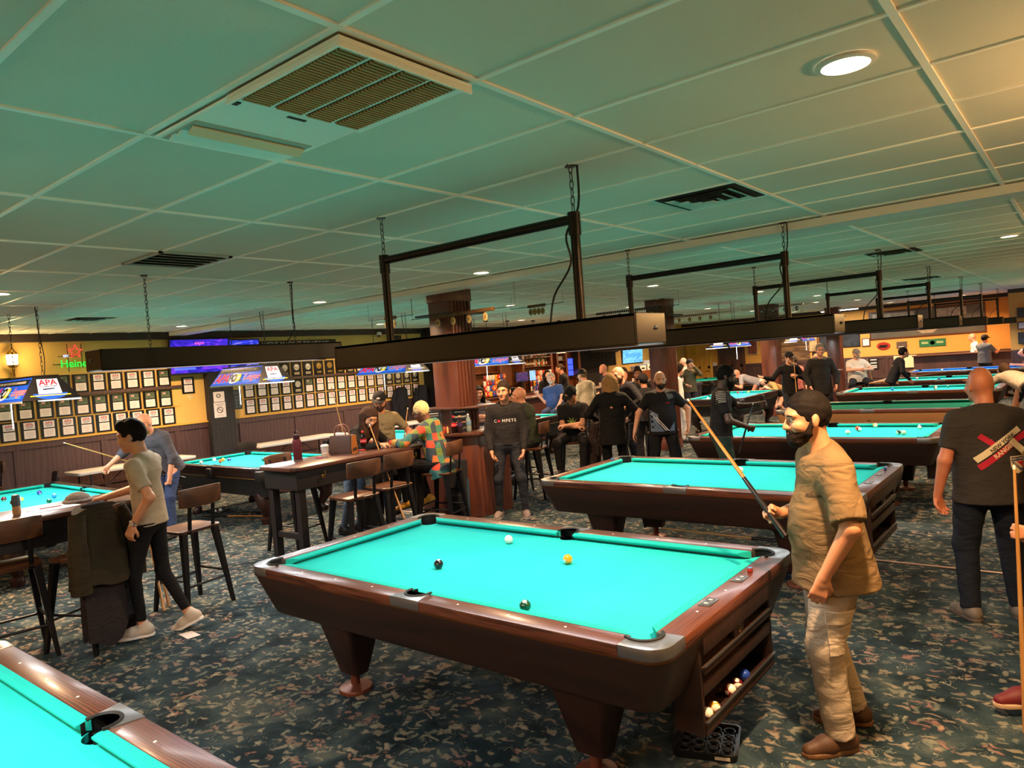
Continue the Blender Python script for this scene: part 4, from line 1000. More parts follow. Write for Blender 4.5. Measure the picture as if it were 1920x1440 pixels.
def bar(mb, cx, cy, L, hgt, ang=37):
    m_ = Matrix.Translation((cx, cy, 0)) @ Matrix.Rotation(R(ang), 4, 'Z'); nx = 8
    for k in range(nx): mb.box(-L/2+L*k/nx, -L/2+L*(k+1)/nx, -hgt/2, hgt/2, 0, .001, m_)
decal(lambda mb: (bar(mb, .018, -.024, .36, .038), bar(mb, -.07, .045, .11, .036, -38)), so, O_, name='red_bars', mat=RED, off=.003, **bk)
decal(lambda mb: (bar(mb, -.012, .016, .33, .040), bar(mb, .12, -.01, .15, .04, -45)), so, O_, name='cream_bars', mat=CRM, off=.004, **bk)
decal(lambda mb: add_text(mb, 'NEW YORK', .034, (.016, .028, 0), (ca, sa, 0), (-sa, ca, 0), bold=.0008), so, O_, name='team_city_lettering', mat=DKP, off=.0055, **bk)
decal(lambda mb: add_text(mb, 'RANGERS', .040, (.032, -.013, 0), (ca, sa, 0), (-sa, ca, 0), bold=.001), so, O_, name='team_lettering', mat=CRM, off=.0055, **bk)
def shield(mb, k): mb.prism([(-.045*k, .05*k), (.045*k, .05*k), (.043*k, -.01*k), (.03*k, -.045*k), (0, -.056*k), (-.03*k, -.045*k), (-.043*k, -.01*k)], 0, .001)
O2 = W(-.15, -.145, .13)
decal(lambda mb: shield(mb, 1.08), so, O2, name='crest_border', mat=CRM, off=.003, **bk)
decal(lambda mb: mb.prism([(-.043, .048), (.043, .048), (.043, .022), (-.043, .022)], 0, .001), so, O2, name='crest_top', mat=NAV, off=.0045, **bk)
decal(lambda mb: mb.prism([(-.010, .018), (.042, .018), (.040, -.022)], 0, .001), so, O2, name='crest_red', mat=RED, off=.0045, **bk)
decal(lambda mb: mb.prism([(-.042, .016), (-.026, .018), (.038, -.032), (.022, -.046)], 0, .001), so, O2, name='crest_band', mat=NAV, off=.0045, **bk)
decal(lambda mb: add_text(mb, 'NEW YORK', .017, (0, .035, 0), (1, 0, 0), (0, 1, 0)), so, O2, name='crest_lettering', mat=CRM, off=.006, **bk)
decal(lambda mb: add_text(mb, 'RANGERS', .015, (-.001, -.010, 0), (.80, -.60, 0), (.60, .80, 0)), so, O2, name='crest_lettering', mat=CRM, off=.006, **bk)
# person at the right edge holding a cue, and another behind
person('person at the right picture edge in dark red shoes holding an upright cue', (2.74, 1.20), 212, 1.72, feet=[(-.15, .13, 0, 0), (.28, -.08, 0, 5)], hands=[(.30, -.02, .86), (.05, -.25, .86)], elbows=[(-1, .5, 0), (-1, -.5, 0)], handdir=((.9, -.2, .1), None), palm=((.2, -1, 0), None), curl=(1.15, .4),
  skin='#c58a68', shirt='#3a3230', pants='#2a2628', shoes='#5e1418', soles='#c0a080', vox=.008)
cue('pale wooden cue held upright at the right picture edge', (2.46, .90, 1.29), (2.455, .84, .02), wrap=CUEW)
person('person in white sneakers just past the right picture edge', (2.76, 1.98), 205, 1.7, feet=[(.28, .09, 0, 0), (-.12, -.12, 0, 0)], skin='#c58a68', shirt='#40404a', pants='#26262c', shoes='#d8cdc4', vox=.010)
# man with the COMPETE shirt
t, T_ = person('man in a black COMPETE sweatshirt with his hands in his jeans pockets', (-3.0, 3.76), -54, 1.735, girth=1.04, head=(-14, 4, 0), hands=[(.12, .20, .86), (.12, -.20, .86)], elbows=[(-.8, .7, 0), (-.8, -.7, 0)], curl=(.5, .5),
  feet=[(.02, .17, 0, 6), (-.02, -.17, 0, -10)], skin='#bd8262', shirt='#1b1819', sleeve='long', hem=-.02, pants='#24252b', ptight=.95, shoes='#6a5c58', soles='#8a7c74', hair=('short', '#2a2019'), vox=.007, fold=.35)
W = T_['W']; fr = dict(direction=(-1, 0, 0), right=(0, 1, 0), upv=(0, 0, 1))
WHT = M('print_white', '#d6d0cc', .7)
decal(lambda mb: add_text(mb, 'C', .052, (-.128, 0, 0), (1, 0, 0), (0, 1, 0)), T_['shirt'], W(.15, 0, .29), name='chest_lettering', mat=WHT, **fr)
decal(lambda mb: mb.sphere((-.084, 0, 0), .019, 10, (1, .8, .05)), T_['shirt'], W(.15, 0, .29), name='red_emblem', mat=RED, **fr)
decal(lambda mb: add_text(mb, 'MPETE', .052, (.046, 0, 0), (1, 0, 0), (0, 1, 0), spacing=1.25), T_['shirt'], W(.15, 0, .29), name='chest_lettering', mat=WHT, **fr)
decal(lambda mb: mb.prism([(-.05, .06), (.05, .06), (.0, -.035)], 0, .001), T_['shirt'], W(.15, 0, .42), name='undershirt_neck', mat=M('black_cloth', '#08080a', .9), **fr)
d1 = unit(T_['wr'][0]-T_['el'][0]); q = Vector(d1).to_track_quat('Z', 'Y'); MB().torus(T_['wr'][0]-d1*.01, .031, .010, 14, 6, q, (1, 1)).build('wristwatch', BLACK, t)
# woman leaning over the counter, man in cap, rainbow hoodie
t, T_ = person('long haired woman in black leaning over the middle counter', (-4.32, 2.40), 12, 1.66, girth=.88, lean=32, px_=-.06, head=(-25, 38, 0), hands=[(.46, .18, 1.10), (.50, -.12, 1.10)], elbows=[(-.2, .8, -.6), (-.2, -.8, -.6)], curl=(.3, .8), handdir=((1, -.4, 0), (.8, .6, 0)), palm=((0, 0, -1), (0, .3, -1)),
  feet=[(-.10, .10, 0, 5), (-.18, -.10, 0, -5)], skin='#c99878', shirt='#0c0b0d', sleeve='long', hem=-.02, pants='#5d6f86', ptight=.92, shoes='#0f0d0e', hair=('long', '#3b261a'), vox=.008)
t, T_ = person('man in a dark baseball cap and olive tee, standing behind the middle counter', (-4.50, 3.02), -38, 1.715, head=(-10, 12, 0), hands=[(.14, .25, .98), (.26, -.10, 1.08)], elbows=[(-.6, .8, 0), (-.6, -.8, 0)], curl=(.4, .7), feet=[(.10, .12, 0, 20), (-.08, -.10, 0, -5)],
  skin='#bf8466', shirt='#7a6d50', hem=-.12, pants='#0d0d10', shoes='#a89c94', hair=('bald', '#2a2019'), cap=('#1d1b1e', 'front'), beard=('#3a281c', 0), vox=.008, fold=.3)
W = T_['W']
for k, tx in enumerate(('N', 'New York', 'Yankees')): decal(lambda mb, tx=tx: add_text(mb, tx, .055 if k else .04, (0, 0, 0), (1, 0, 0), (0, 1, 0), shear=.35), T_['shirt'], W(.15, 0, .345-.062*k), name='shirt_lettering', mat=M('print_olive_dark', '#3c3728', .8), **fr)
MB().sphere(T_['hd'](.112, 0, .072), .022, 10, (.25, 1.2, .6)).build('cap_badge', M('badge_white', '#cfc8c0', .6), T_['body'])
def rainbow_mat():
    m, nt, b = new_mat('patchwork_hoodie'); v = coords(nt, 'Object', (1, 1, 1), (0, .12, .2))
    sx = nt.nodes.new('ShaderNodeVectorMath'); sx.operation = 'SNAP'; nt.links.new(v, sx.inputs[0]); sx.inputs[1].default_value = (.09, .075, .085)
    wn = N(nt, 'ShaderNodeTexWhiteNoise'); nt.links.new(sx.outputs[0], wn.inputs['Vector'])
    c = ramp(nt, wn.outputs['Value'], [(0, '#2a5f5c'), (.20, '#b8402a'), (.32, '#b8622c'), (.42, '#5c7438'), (.55, '#2b3840'), (.82, '#a87e34'), (.88, '#35685a')], 'CONSTANT')
    nt.links.new(c, b.inputs['Base Color']); b.inputs['Roughness'].default_value = .9; n = noise(nt, v, 9, 3); bump(nt, b, n.outputs['Fac'], .4, .03); return m
t, T_ = person('person in a colourful patchwork hoodie with cropped blond hair on a counter stool', (-3.42, 2.88), 196, 1.68, girth=1.18, lean=16, pz=.84, px_=-.06, head=(8, 26, 0), hands=[(.44, .26, 1.11), (.42, -.18, 1.11)], elbows=[(-.3, .9, -.5), (-.3, -.9, -.5)], curl=(.5, .5), handdir=((1, -.4, 0), (1, .3, 0)), palm=((0, 0, -1), (0, 0, -1)),
  feet=[(.34, .16, .30, 10, 15), (.20, -.10, .30, 5, 20)], knees=[(1, .3, .5), (1, -.2, .5)], skin='#5a3524', shirt='#cc6633', sleeve='long', hem=-.20, pants='#0c0b0e', shoes='#c08a2c', soles='#2a2018', hair=('cropw', '#d9bd83'), glasses='#101010', hood='down', vox=.008, shirt_mat=rainbow_mat())
# seated group and standing group in the middle
person('bald man with glasses in a dark green sweater sitting on a stool', (-3.55, 4.95), 195, 1.74, girth=1.1, lean=8, pz=.82, head=(-4, -6, 0), hands=[(.10, .36, .84), (.40, -.2, .98)], elbows=[(-.6, .8, 0), (-.3, -.9, -.4)], feet=[(.30, .30, .22, 10, 0), (.26, -.15, .22, 0, 0)], knees=[(1, .6, .4), (1, -.2, .4)], curl=(.6, .5), handdir=((.5, -.2, -.8), None),
  skin='#bf8566', shirt='#2a2f1f', sleeve='long', collar='turtle', hem=-.05, pants='#18151a', shoes='#1a1413', hair=('bald', '#333333'), glasses='#3a2a24', vox=.009)
person('dark haired person half hidden behind the man in green', (-4.15, 5.45), 200, 1.68, pz=.80, head=(-10, 0, 0), feet=[(.30, .15, .2, 0, 0), (.30, -.15, .2, 0, 0)], knees=[(1, 0, .4)]*2, hands=[(.35, .1, 1.0), (.35, -.1, 1.0)], skin='#c08a6c', shirt='#1c1c22', pants='#17171c', hair=('short', '#15100d'), vox=.010)
t, T_ = person('seated man in black cap and black tee with green print, arms crossed', (-3.25, 5.65), -62, 1.70, girth=1.05, lean=10, pz=.80, head=(-24, 30, 0), hands=[(.32, -.10, .98), (.30, .08, .95)], elbows=[(-.2, .9, -.3), (-.2, -.9, -.3)], curl=(.8, .8), handdir=((.3, -1, 0), (.3, 1, 0)), palm=((0, 0, -1), (0, 0, -1)),
  feet=[(.34, .12, .26, 5, 0), (.30, -.22, .26, -10, 0)], knees=[(1, .2, .4), (1, -.3, .4)], skin='#c08a6a', shirt='#141214', hem=-.08, pants='#171416', shoes='#151112', hair=('short', '#120e0c'), cap=('#0e0d0f', 'front'), vox=.009)
def leafpr(mb):
    for k in range(9):
        a = R(20+k*38); mb.tube([(0, 0, 0), (math.cos(a)*.04, math.sin(a)*.05, 0), (math.cos(a+.3)*.085, math.sin(a+.3)*.10, 0)], [.007, .011, .002], 4)
decal(leafpr, T_['shirt'], T_['W'](.15, -.02, .22), (-1, 0, .15), (0, 1, 0), (.15, 0, 1), 'green_print', M('print_green', '#7f9a3a', .8))
person('woman with long blond hair and black clothes seen from behind', (-2.62, 5.70), 118, 1.69, girth=1.12, head=(-15, 0, 0), hands=[(.22, .22, 1.02), (.20, -.24, 1.02)], elbows=[(-.5, .8, -.3), (-.5, -.8, -.3)], skin='#c99878', shirt='#0b0a0b', sleeve='long', hem=-.26, pants='#0c0b0c', shoes='#111111', hair=('longd', '#9a7448'), face=False, vox=.009)
person('bald man in a black jacket bending towards the blond woman', (-2.98, 6.85), 250, 1.80, girth=1.1, lean=14, head=(18, 16, 0), hands=[(.26, .2, 1.12), (.2, -.26, 1.0)], elbows=[(-.5, .8, 0), (-.5, -.8, 0)], skin='#c98a70', shirt='#17161b', sleeve='long', hem=-.12, pants='#20212a', hair=('bald', '#333333'), beard=('#5a4030', 0), vox=.010)
person('woman with a dark hair bun behind the bald bending man', (-3.86, 8.78), 300, 1.68, skin='#7a4a34', shirt='#161417', sleeve='long', hair=('bun', '#1c1210'), vox=.011)
person('person in dark cap and black top turned away, left of the bald league player', (-3.10, 7.60), 140, 1.60, girth=1.1, skin='#9a6a50', shirt='#121113', sleeve='long', pants='#131215', hair=('short', '#15100d'), cap=('#151316', 'front'), vox=.011)
t, T_ = person('bald bearded league player in a black and steel blue polo, arms hanging', (-1.88, 5.80), -62, 1.69, girth=1.12, belly=.3, head=(8, 4, 0), hands=[(.10, .34, .90), (.12, -.42, .80)], elbows=[(-.5, .8, 0), (-.3, -.9, 0)], handdir=((.2, -.1, -1), (.3, -.3, -1)), curl=(.6, .4), feet=[(.02, .15, 0, 8), (-.02, -.15, 0, -8)],
  skin='#c08a6c', shirt='#100e11', hem=-.12, pants='#0d0c0e', shoes='#151515', hair=('bald', '#222222'), beard=('#2a1c14', .2), vox=.008, fold=.25)
W = T_['W']; STB = M('panel_steel_blue', '#5a6a80', .7); GRP = M('panel_grey', '#8a7d70', .7)
decal(lambda mb: mb.prism([(-.17, .10), (-.06, .04), (-.05, -.10), (.02, -.20), (-.165, -.20)], 0, .001), T_['shirt'], W(.16, 0, .14), name='steel_blue_panel', mat=STB, **fr)
decal(lambda mb: mb.prism([(.07, -.20), (.155, -.20), (.155, -.08)], 0, .001), T_['shirt'], W(.16, 0, .14), name='steel_blue_panel', mat=STB, **fr)
decal(lambda mb: [mb.prism([(-.16+a, .06), (-.152+a, .06), (.05+a, -.19), (.035+a, -.19)], 0, .0015) for a in (0, .03)], T_['shirt'], W(.16, 0, .14), name='white_piping', mat=WHT, off=.0045, **fr)
decal(lambda mb: mb.prism([(.09, .0), (.17, .02), (.15, .07), (.06, .085)], 0, .001), T_['shirt'], W(.14, 0, .38), name='shoulder_panel', mat=M('panel_mid_grey', '#4a474c', .7), **fr)
decal(lambda mb: add_text(mb, 'APA', .034, (0, 0, 0), (1, 0, 0), (0, 1, 0), shear=.3), T_['shirt'], W(.15, .085, .33), name='chest_logo', mat=RED, **fr)
t, T_ = person('player in a black tee with striped shoulders and dark green trousers holding a thin cue', (-.62, 4.78), 22, 1.745, girth=1.05, lean=5, head=(4, 12, 0), hands=[(.44, .16, 1.25), (.30, -.12, 1.02)], elbows=[(-.3, .9, -.5), (-.6, -.8, -.3)], curl=(.5, 1.0), skin='#3f281e', shirt='#0f0e10', hem=-.05, pants='#22352e', ptight=1.1, shoes='#121212', hair=('short', '#0c0908'), beard=('#120c0a', .2), vox=.008)
for sy in (1, -1):
    decal(lambda mb: [mb.box(-.055, .055, -.075+.021*k, -.068+.021*k, 0, .001) for k in range(8)], T_['shirt'], T_['sh'][0 if sy > 0 else 1]+np.array([0, sy*.02, 0]), (0, -sy, -.35), (1, 0, 0), (0, 0, 1), 'shoulder_stripes', M('print_pale', '#b5aba4', .8))
cue('thin black cue held by the player with striped shoulders', (-.28, 4.95, 1.28), (-.42, 4.78, .72), shaft=CUEB)
# people around the bar
person('woman with long dark hair in a grey hoodie holding paper by the bar', (-5.65, 6.25), -35, 1.68, girth=1.08, pz=.83, head=(-4, 8, 0), hands=[(.30, .02, 1.06), (.30, -.10, 1.06)], elbows=[(-.2, .9, -.4), (-.2, -.9, -.4)], feet=[(.34, .1, .28, 0), (.34, -.1, .28, 0)], knees=[(1, 0, .4)]*2, curl=(.8, .8), skin='#c58f78', shirt='#4c4a55', sleeve='long', pants='#2f3a52', hair=('long', '#140f0e'), vox=.010)
person('grey bearded man in a blue shirt leaning on the bar', (-6.62, 9.95), -75, 1.76, girth=1.15, belly=.5, lean=-4, pz=.86, bend=8, head=(14, 0, 0), hands=[(.30, .15, .90), (-.05, -.45, 1.18)], elbows=[(-.4, .9, 0), (-.2, -.5, -.9)], feet=[(.36, .12, .28, 0), (.36, -.14, .28, 0)], knees=[(1, 0, .4)]*2, skin='#c88f74', shirt='#2b3d66', sleeve='short', pants='#27324a', hair=('short', '#9a938c'), beard=('#a8a09a', .2), vox=.011)
person('dark haired woman behind the bar beside the man in blue', (-8.55, 12.35), -40, 1.68, skin='#c28a70', shirt='#1a1518', sleeve='long', hair=('long', '#17100e'), vox=.012)
person('bartender in a black tee facing the taps', (-8.42, 13.0), 205, 1.83, lean=8, head=(0, 8, 0), hands=[(.38, .12, 1.1), (.38, -.12, 1.1)], skin='#c78c70', shirt='#141214', hair=('crop', '#4a3a2c'), vox=.011)
person('person with shaved sides in a black top sitting at the bar, back turned', (-6.2, 10.35), 70, 1.70, pz=.82, feet=[(.34, .1, .28, 0), (.34, -.1, .28, 0)], knees=[(1, 0, .4)]*2, hands=[(.35, .15, 1.08), (.35, -.15, 1.08)], skin='#b07c60', shirt='#161416', hair=('crop', '#15100d'), face=False, vox=.011)
person('person in a black cap and cream hoodie standing at the bar', (-5.25, 9.15), 168, 1.72, girth=1.12, lean=6, head=(4, 6, 0), hands=[(.35, .15, 1.08), (.3, -.2, 1.05)], skin='#c58f78', shirt='#b9ae97', sleeve='long', hood='down', pants='#2a2a30', hair=('short', '#6a5a48'), cap=('#0f0e10', 'front'), vox=.010)
person('balding person deep in the crowd behind the cream hoodie', (-6.9, 12.6), 230, 1.74, skin='#c98a74', shirt='#1c2236', sleeve='long', hair=('bald', '#555555'), face=False, vox=.013)
person('dark haired person beside the bald man in the black jacket', (-3.6, 7.8), 300, 1.72, skin='#b98468', shirt='#17161a', sleeve='long', hair=('short', '#241a14'), face=False, vox=.012)
# far middle group
person('woman in a white top with dark hair left of the lengthwise table', (-4.0, 10.7), 35, 1.66, head=(10, 6, 0), skin='#d0a48e', shirt='#d8dde0', sleeve='long', pants='#c8ccd2', hair=('afro', '#2a2422'), vox=.011)
person('grey haired man in a pale shirt by the yellow door', (-6.02, 15.4), 170, 1.72, girth=1.1, head=(10, 10, 0), skin='#d09884', shirt='#b3a8a8', sleeve='long', pants='#3a3a44', hair=('crop', '#b9b2aa'), vox=.013)
person('person in a dark beanie and olive jacket with hand at their mouth', (-5.25, 14.0), -40, 1.70, head=(8, 8, 0), hands=[(.17, .05, 1.50), (.2, -.2, 1.05)], elbows=[(.3, .6, -1), (0, -1, -.4)], skin='#c08a6e', shirt='#3f3620', sleeve='long', pants='#1a1a1e', hair=('short', '#1a1411'), cap=('#1c1a1e', 'beanie'), vox=.011)
person('player with headband crouching low at the end of the lengthwise table', (-3.35, 15.3), 235, 1.66, lean=68, pz=.72, head=(0, -58, 0), hands=[(.55, .2, .82), (.35, -.3, .80)], feet=[(-.05, .12, 0, 0), (-.25, -.12, 0, 0)], skin='#d0a084', shirt='#9a7a48', sleeve='long', pants='#26222a', hair=('bun', '#17110f'), vox=.012)
person('bald man in a pale grey shirt bending over a far table', (-4.45, 16.6), 190, 1.74, lean=70, pz=.88, head=(0, -30, 0), hands=[(.62, .2, .85), (.45, -.25, .85)], skin='#d39a80', shirt='#9a9aa6', pants='#3a3a40', hair=('bald', '#888888'), vox=.013)
person('person in a dusty pink tee with their back turned by the barn board', (-2.7, 14.3), 150, 1.62, girth=1.12, skin='#a8745c', shirt='#a05a54', pants='#3a2a2c', hair=('short', '#4a3c34'), face=False, vox=.012)
person('player in black hoodie and cap with one arm stretched out, holding a cue', (-2.36, 12.78), -48, 1.74, head=(8, 10, 0), hands=[(.16, .08, 1.20), (.05, -.62, 1.22)], elbows=[(-.2, .9, -.6), (-.1, -.3, -1)], skin='#c18c70', shirt='#0e0d10', sleeve='long', hem=-.16, pants='#1d232c', hair=('short', '#1a1411'), cap=('#17161a', 'front'), glasses='#151515', vox=.011)
cue('cue held upright by the player in black hoodie', (-2.21, 12.66, 1.62), (-2.14, 12.54, .25))
person('dark haired person peeking out behind the player in black hoodie', (-2.60, 15.6), -60, 1.66, skin='#c08a70', shirt='#1a1d2a', sleeve='long', hair=('short', '#1c1512'), vox=.013)
person('older man in glasses and a dark grey coat, hands in pockets', (-1.75, 12.95), -58, 1.86, girth=1.15, head=(-4, 2, 0), hands=[(.14, .26, .95), (.12, -.26, .95)], elbows=[(-.6, .8, 0), (-.6, -.8, 0)], skin='#c98f78', shirt='#1f1c1d', sleeve='long', hem=-.24, pants='#1b1a20', hair=('short', '#7a726a'), glasses='#3a2420', vox=.011, cuffw=1.25)
person('stout man in a white tee with a cap sitting high against the back wainscot', (-1.88, 16.6), -62, 1.72, girth=1.3, belly=.6, pz=.86, lean=-4, hands=[(.30, .12, 1.10), (.34, -.06, 1.12)], elbows=[(-.2, .9, -.4), (-.2, -.9, -.4)], feet=[(.36, .2, .26, 0), (.30, -.22, .26, 0)], knees=[(1, .3, .4), (1, -.3, .4)], skin='#d09a84', shirt='#cfc9c6', pants='#161a24', shoes='#8a8480', hair=('bald', '#888888'), cap=('#8a8078', 'front'), beard=('#8a8078', .1), vox=.012)
person('black shirted player leaning forward over a far table with a long cue', (-.72, 15.15), 28, 1.68, lean=24, px_=-.08, head=(10, -6, 0), hands=[(.34, .06, .98), (.20, -.28, .88)], elbows=[(-.1, .7, -.7), (-.8, -.6, .2)], skin='#b98064', shirt='#0e0d11', sleeve='long', hem=-.12, pants='#131217', hair=('short', '#15100e'), vox=.011)
cue('cue of the black shirted player, pointing across the far tables', (.30, 15.62, 1.02), (-1.25, 14.95, .84), wrap=CUEO)
person('bald person in a white tee behind the far counter', (-.10, 24.0), 190, 1.78, skin='#d09880', shirt='#dfe3ea', pants='#30323a', hair=('bald', '#777777'), vox=.014)
person('person in a grey tee and dark cap leaning on the far counter', (.28, 22.7), 60, 1.72, girth=1.2, hands=[(.42, .1, 1.22), (.42, -.15, 1.22)], skin='#c98a70', shirt='#55585e', pants='#23242a', hair=('short', '#1a1512'), cap=('#1e1a1c', 'front'), face=False, vox=.013)
person('player in a tan top and dark jeans bent over a table, behind the hockey tee', (1.85, 11.7), 128, 1.72, girth=1.08, lean=72, pz=.92, px_=-.1, head=(0, -35, 0), hands=[(.66, .20, .86), (.42, -.30, .88)], elbows=[(.2, .8, -.4), (-.8, -.6, .4)], skin='#c98f74', shirt='#a89a8a', pants='#171d2a', hair=('short', '#4a3626'), face=False, vox=.010)
person('player stretching over the blue table at the right edge', (1.95, 20.7), 185, 1.74, lean=74, pz=.94, head=(0, -40, 0), hands=[(.80, .15, .86), (.50, -.30, .90)], skin='#d8a090', shirt='#c89088', sleeve='long', pants='#23242c', hair=('short', '#2a1e16'), face=False, vox=.014)
person('bald man in a grey sweater stretching a cue over the left edge table', (-6.80, 1.15), -70, 1.76, girth=1.1, lean=30, px_=-.18, head=(6, 12, 0), hands=[(.02, .20, .80), (.46, -.34, 1.02)], elbows=[(-.6, .9, .6), (.2, -.8, -.4)], curl=(1.1, .7), feet=[(.0, .15, 0, 8), (-.25, -.15, 0, -8)], skin='#cf9a7e', shirt='#4a4a54', sleeve='three', hem=-.1, pants='#2b3a5c', hair=('bald', '#888888'), vox=.009)
cue('pale cue stretched to the left by the bald man in grey', (-7.19, .21, 1.38), (-6.72, 1.46, .74))
# ---------------------------------------------------------------- counters and stools
TOPW = wood('counter_top', '#3c231b', '#523025', axis=1, scale=5, rough=.34, stretch=7, coat=.2); CBLK = M('counter_black', '#141114', .5, var=.15)
def counter(label, x0, x1, y0, y1, hooks=()):
    t = thing('bar_counter', label, 'counter', ((x0+x1)/2, (y0+y1)/2, 0)); hx, hy = (x1-x0)/2, (y1-y0)/2
    MB().prism([(-hx, -hy+.08), (-hx+.08, -hy), (hx-.08, -hy), (hx, -hy+.08), (hx, hy), (-hx, hy)], 1.02, 1.06).build('top', TOPW, t, bevel=.006)
    MB().box(-hx+.06, hx-.05, -hy+.06, hy-.05, .82, 1.02).build('apron', CBLK, t, bevel=.004, smooth=False)
    for sy in (1, -1):
        for sx in (1, -1): MB().box(sx*(hx-.11)-.04, sx*(hx-.11)+.04, sy*(hy-.13)-.04, sy*(hy-.13)+.04, 0, .83).build('leg', CBLK, t, bevel=.004, smooth=False)
        MB().box(-hx+.1, hx-.1, sy*(hy-.13)-.025, sy*(hy-.13)+.025, .30, .36).build('crossbar', CBLK, t, smooth=False)
    for yy in hooks:
        MB().lathe([(.018, 0), (.02, .006), (.001, .01)], (hx-.05, yy, .92), 10, 'X').cyl((hx-.04, yy, .92), (hx-.005, yy, .935), .006).cyl((hx-.005, yy, .935), (hx-.005, yy, .965), .006).sphere((hx-.005, yy, .97), .009, 8).build('bag_hook', M('hook_brass', '#a8843c', .3, metal=.9), t)
    return t
counter('long dark wood bar counter at the left edge with two drink cans', -4.15, -3.47, -3.6, -.50)
counter('dark wood bar counter in the middle with thermos, handbag and cola bottle on it', -4.16, -3.47, .95, 2.80, (-.55, -.15, .75))
# counter wrapped round the first pillar
t = thing('pillar_counter', 'mahogany counter wrapped round the first wood pillar, menus and bottles on it', 'counter', (-3.86, 3.8, 0))
base = [(-.42, -.36), (.20, -.36), (.50, -.20), (.50, .42), (-.42, .42)]
hole = MB().prism(base, 0, 1.06); hole.build('base', MAHOG, t, bevel=.01)
MB().prism([(-.50, -.44), (.23, -.44), (.58, -.24), (.58, .50), (-.50, .50)], 1.06, 1.10).build('top', TOPW, t, bevel=.006)
MB().prism([(-.42, -.30), (.24, -.30), (.44, -.12), (.44, .36), (-.42, .36)], 1.40, 1.425).build('upper_shelf', TOPW, t, bevel=.004)
SEATW = wood('stool_wood', '#452a1a', '#5c3a25', axis=1, scale=6, rough=.4, stretch=5); STEEL = M('stool_steel', '#1c1c20', .4, metal=.6)
def make_stool(label, loc, rz, group='wooden seat bar stools with metal legs'):
    t = thing('bar_stool', label, 'bar stool', loc, rz, group); h = .72                    # faces +x
    MB().loft([rrect(.185, .195, .05, h-.03, 4), rrect(.195, .205, .05, h-.005, 4), rrect(.19, .20, .05, h, 4)]).build('seat', SEATW, t)
    for sx in (1, -1):
        for sy in (1, -1):
            MB().loft([[Vector((sx*(.235-.0)+a, sy*.225+b, 0)) for a, b in ((-.014, -.014), (.014, -.014), (.014, .014), (-.014, .014))], [Vector((sx*.15+a, sy*.155+b, h-.03)) for a, b in ((-.026, -.026), (.026, -.026), (.026, .026), (-.026, .026))]]).build('leg', STEEL, t, smooth=False)
    z = .24; q = .205; r_ = MB()
    r_.cyl((q, -q+.01, z), (q, q-.01, z), .011, n=8).cyl((-q, -q+.01, z), (-q, q-.01, z), .011, n=8).cyl((-q, q-.01, z+.05), (q, q-.01, z+.05), .011, n=8).cyl((-q, -q+.01, z+.05), (q, -q+.01, z+.05), .011, n=8)
    r_.build('footrest', STEEL, t)
    for sy in (1, -1): MB().cbox((-.205, sy*.115, .86), (.010, .035, .36), (0, R(-7), 0)).build('back_post', STEEL, t, bevel=.002)
    n = 9; ring = []
    for k in range(n):
        a = -1+2*k/(n-1); y = a*.205; x = -.245+.045*a*a; hh = .085*(1-.10*a**4)
        ring.append([Vector((x-.009, y, 1.0-hh)), Vector((x+.009, y, 1.0-hh)), Vector((x+.009-.012, y, 1.0+hh)), Vector((x-.009-.012, y, 1.0+hh))])
    MB().loft(ring).build('backrest', SEATW, t, bevel=.004)
    return t
st0 = make_stool('wooden bar stool right of the man in the beige tee, nobody on it', (-3.55, -.12, 0), R(188))
for lab, x, y, a in (('wooden bar stool at the far left edge, front of the left counter', -3.68, -1.45, 172), ('bar stool with an olive coat hung over its back', -3.42, -1.0, 204),
    ('empty bar stool in front of the middle counter, nearest its hooks', -3.20, 1.46, 176), ('second empty bar stool at the middle counter, partly behind the first', -3.28, 2.00, 178), ('bar stool under the person in the patchwork hoodie', -3.36, 2.90, 196),
    ('bar stool behind the middle counter, left of the woman in black', -4.50, 1.62, 10), ('bar stool under the man in the dark green sweater', -3.53, 4.95, 195), ('bar stool under the seated man with green print', -3.27, 5.62, -62),
    ('bar stool under the person half hidden behind the man in green', -4.15, 5.45, 200), ('bar stool under the woman in the grey hoodie', -5.65, 6.25, -35), ('bar stool under the man in the blue shirt', -6.62, 9.95, -75), ('bar stool under the person with shaved sides', -6.2, 10.35, 70),
    ('tall stool under the stout man in the white tee', -1.88, 16.6, -62), ('empty low stool with white sneakers beside the bald league player', -2.45, 6.9, 100), ('wooden chair like stool by the left wainscot', -9.6, -.05, -80)):
    copy_tree(st0, None, (x, y, 0), R(a), lab)
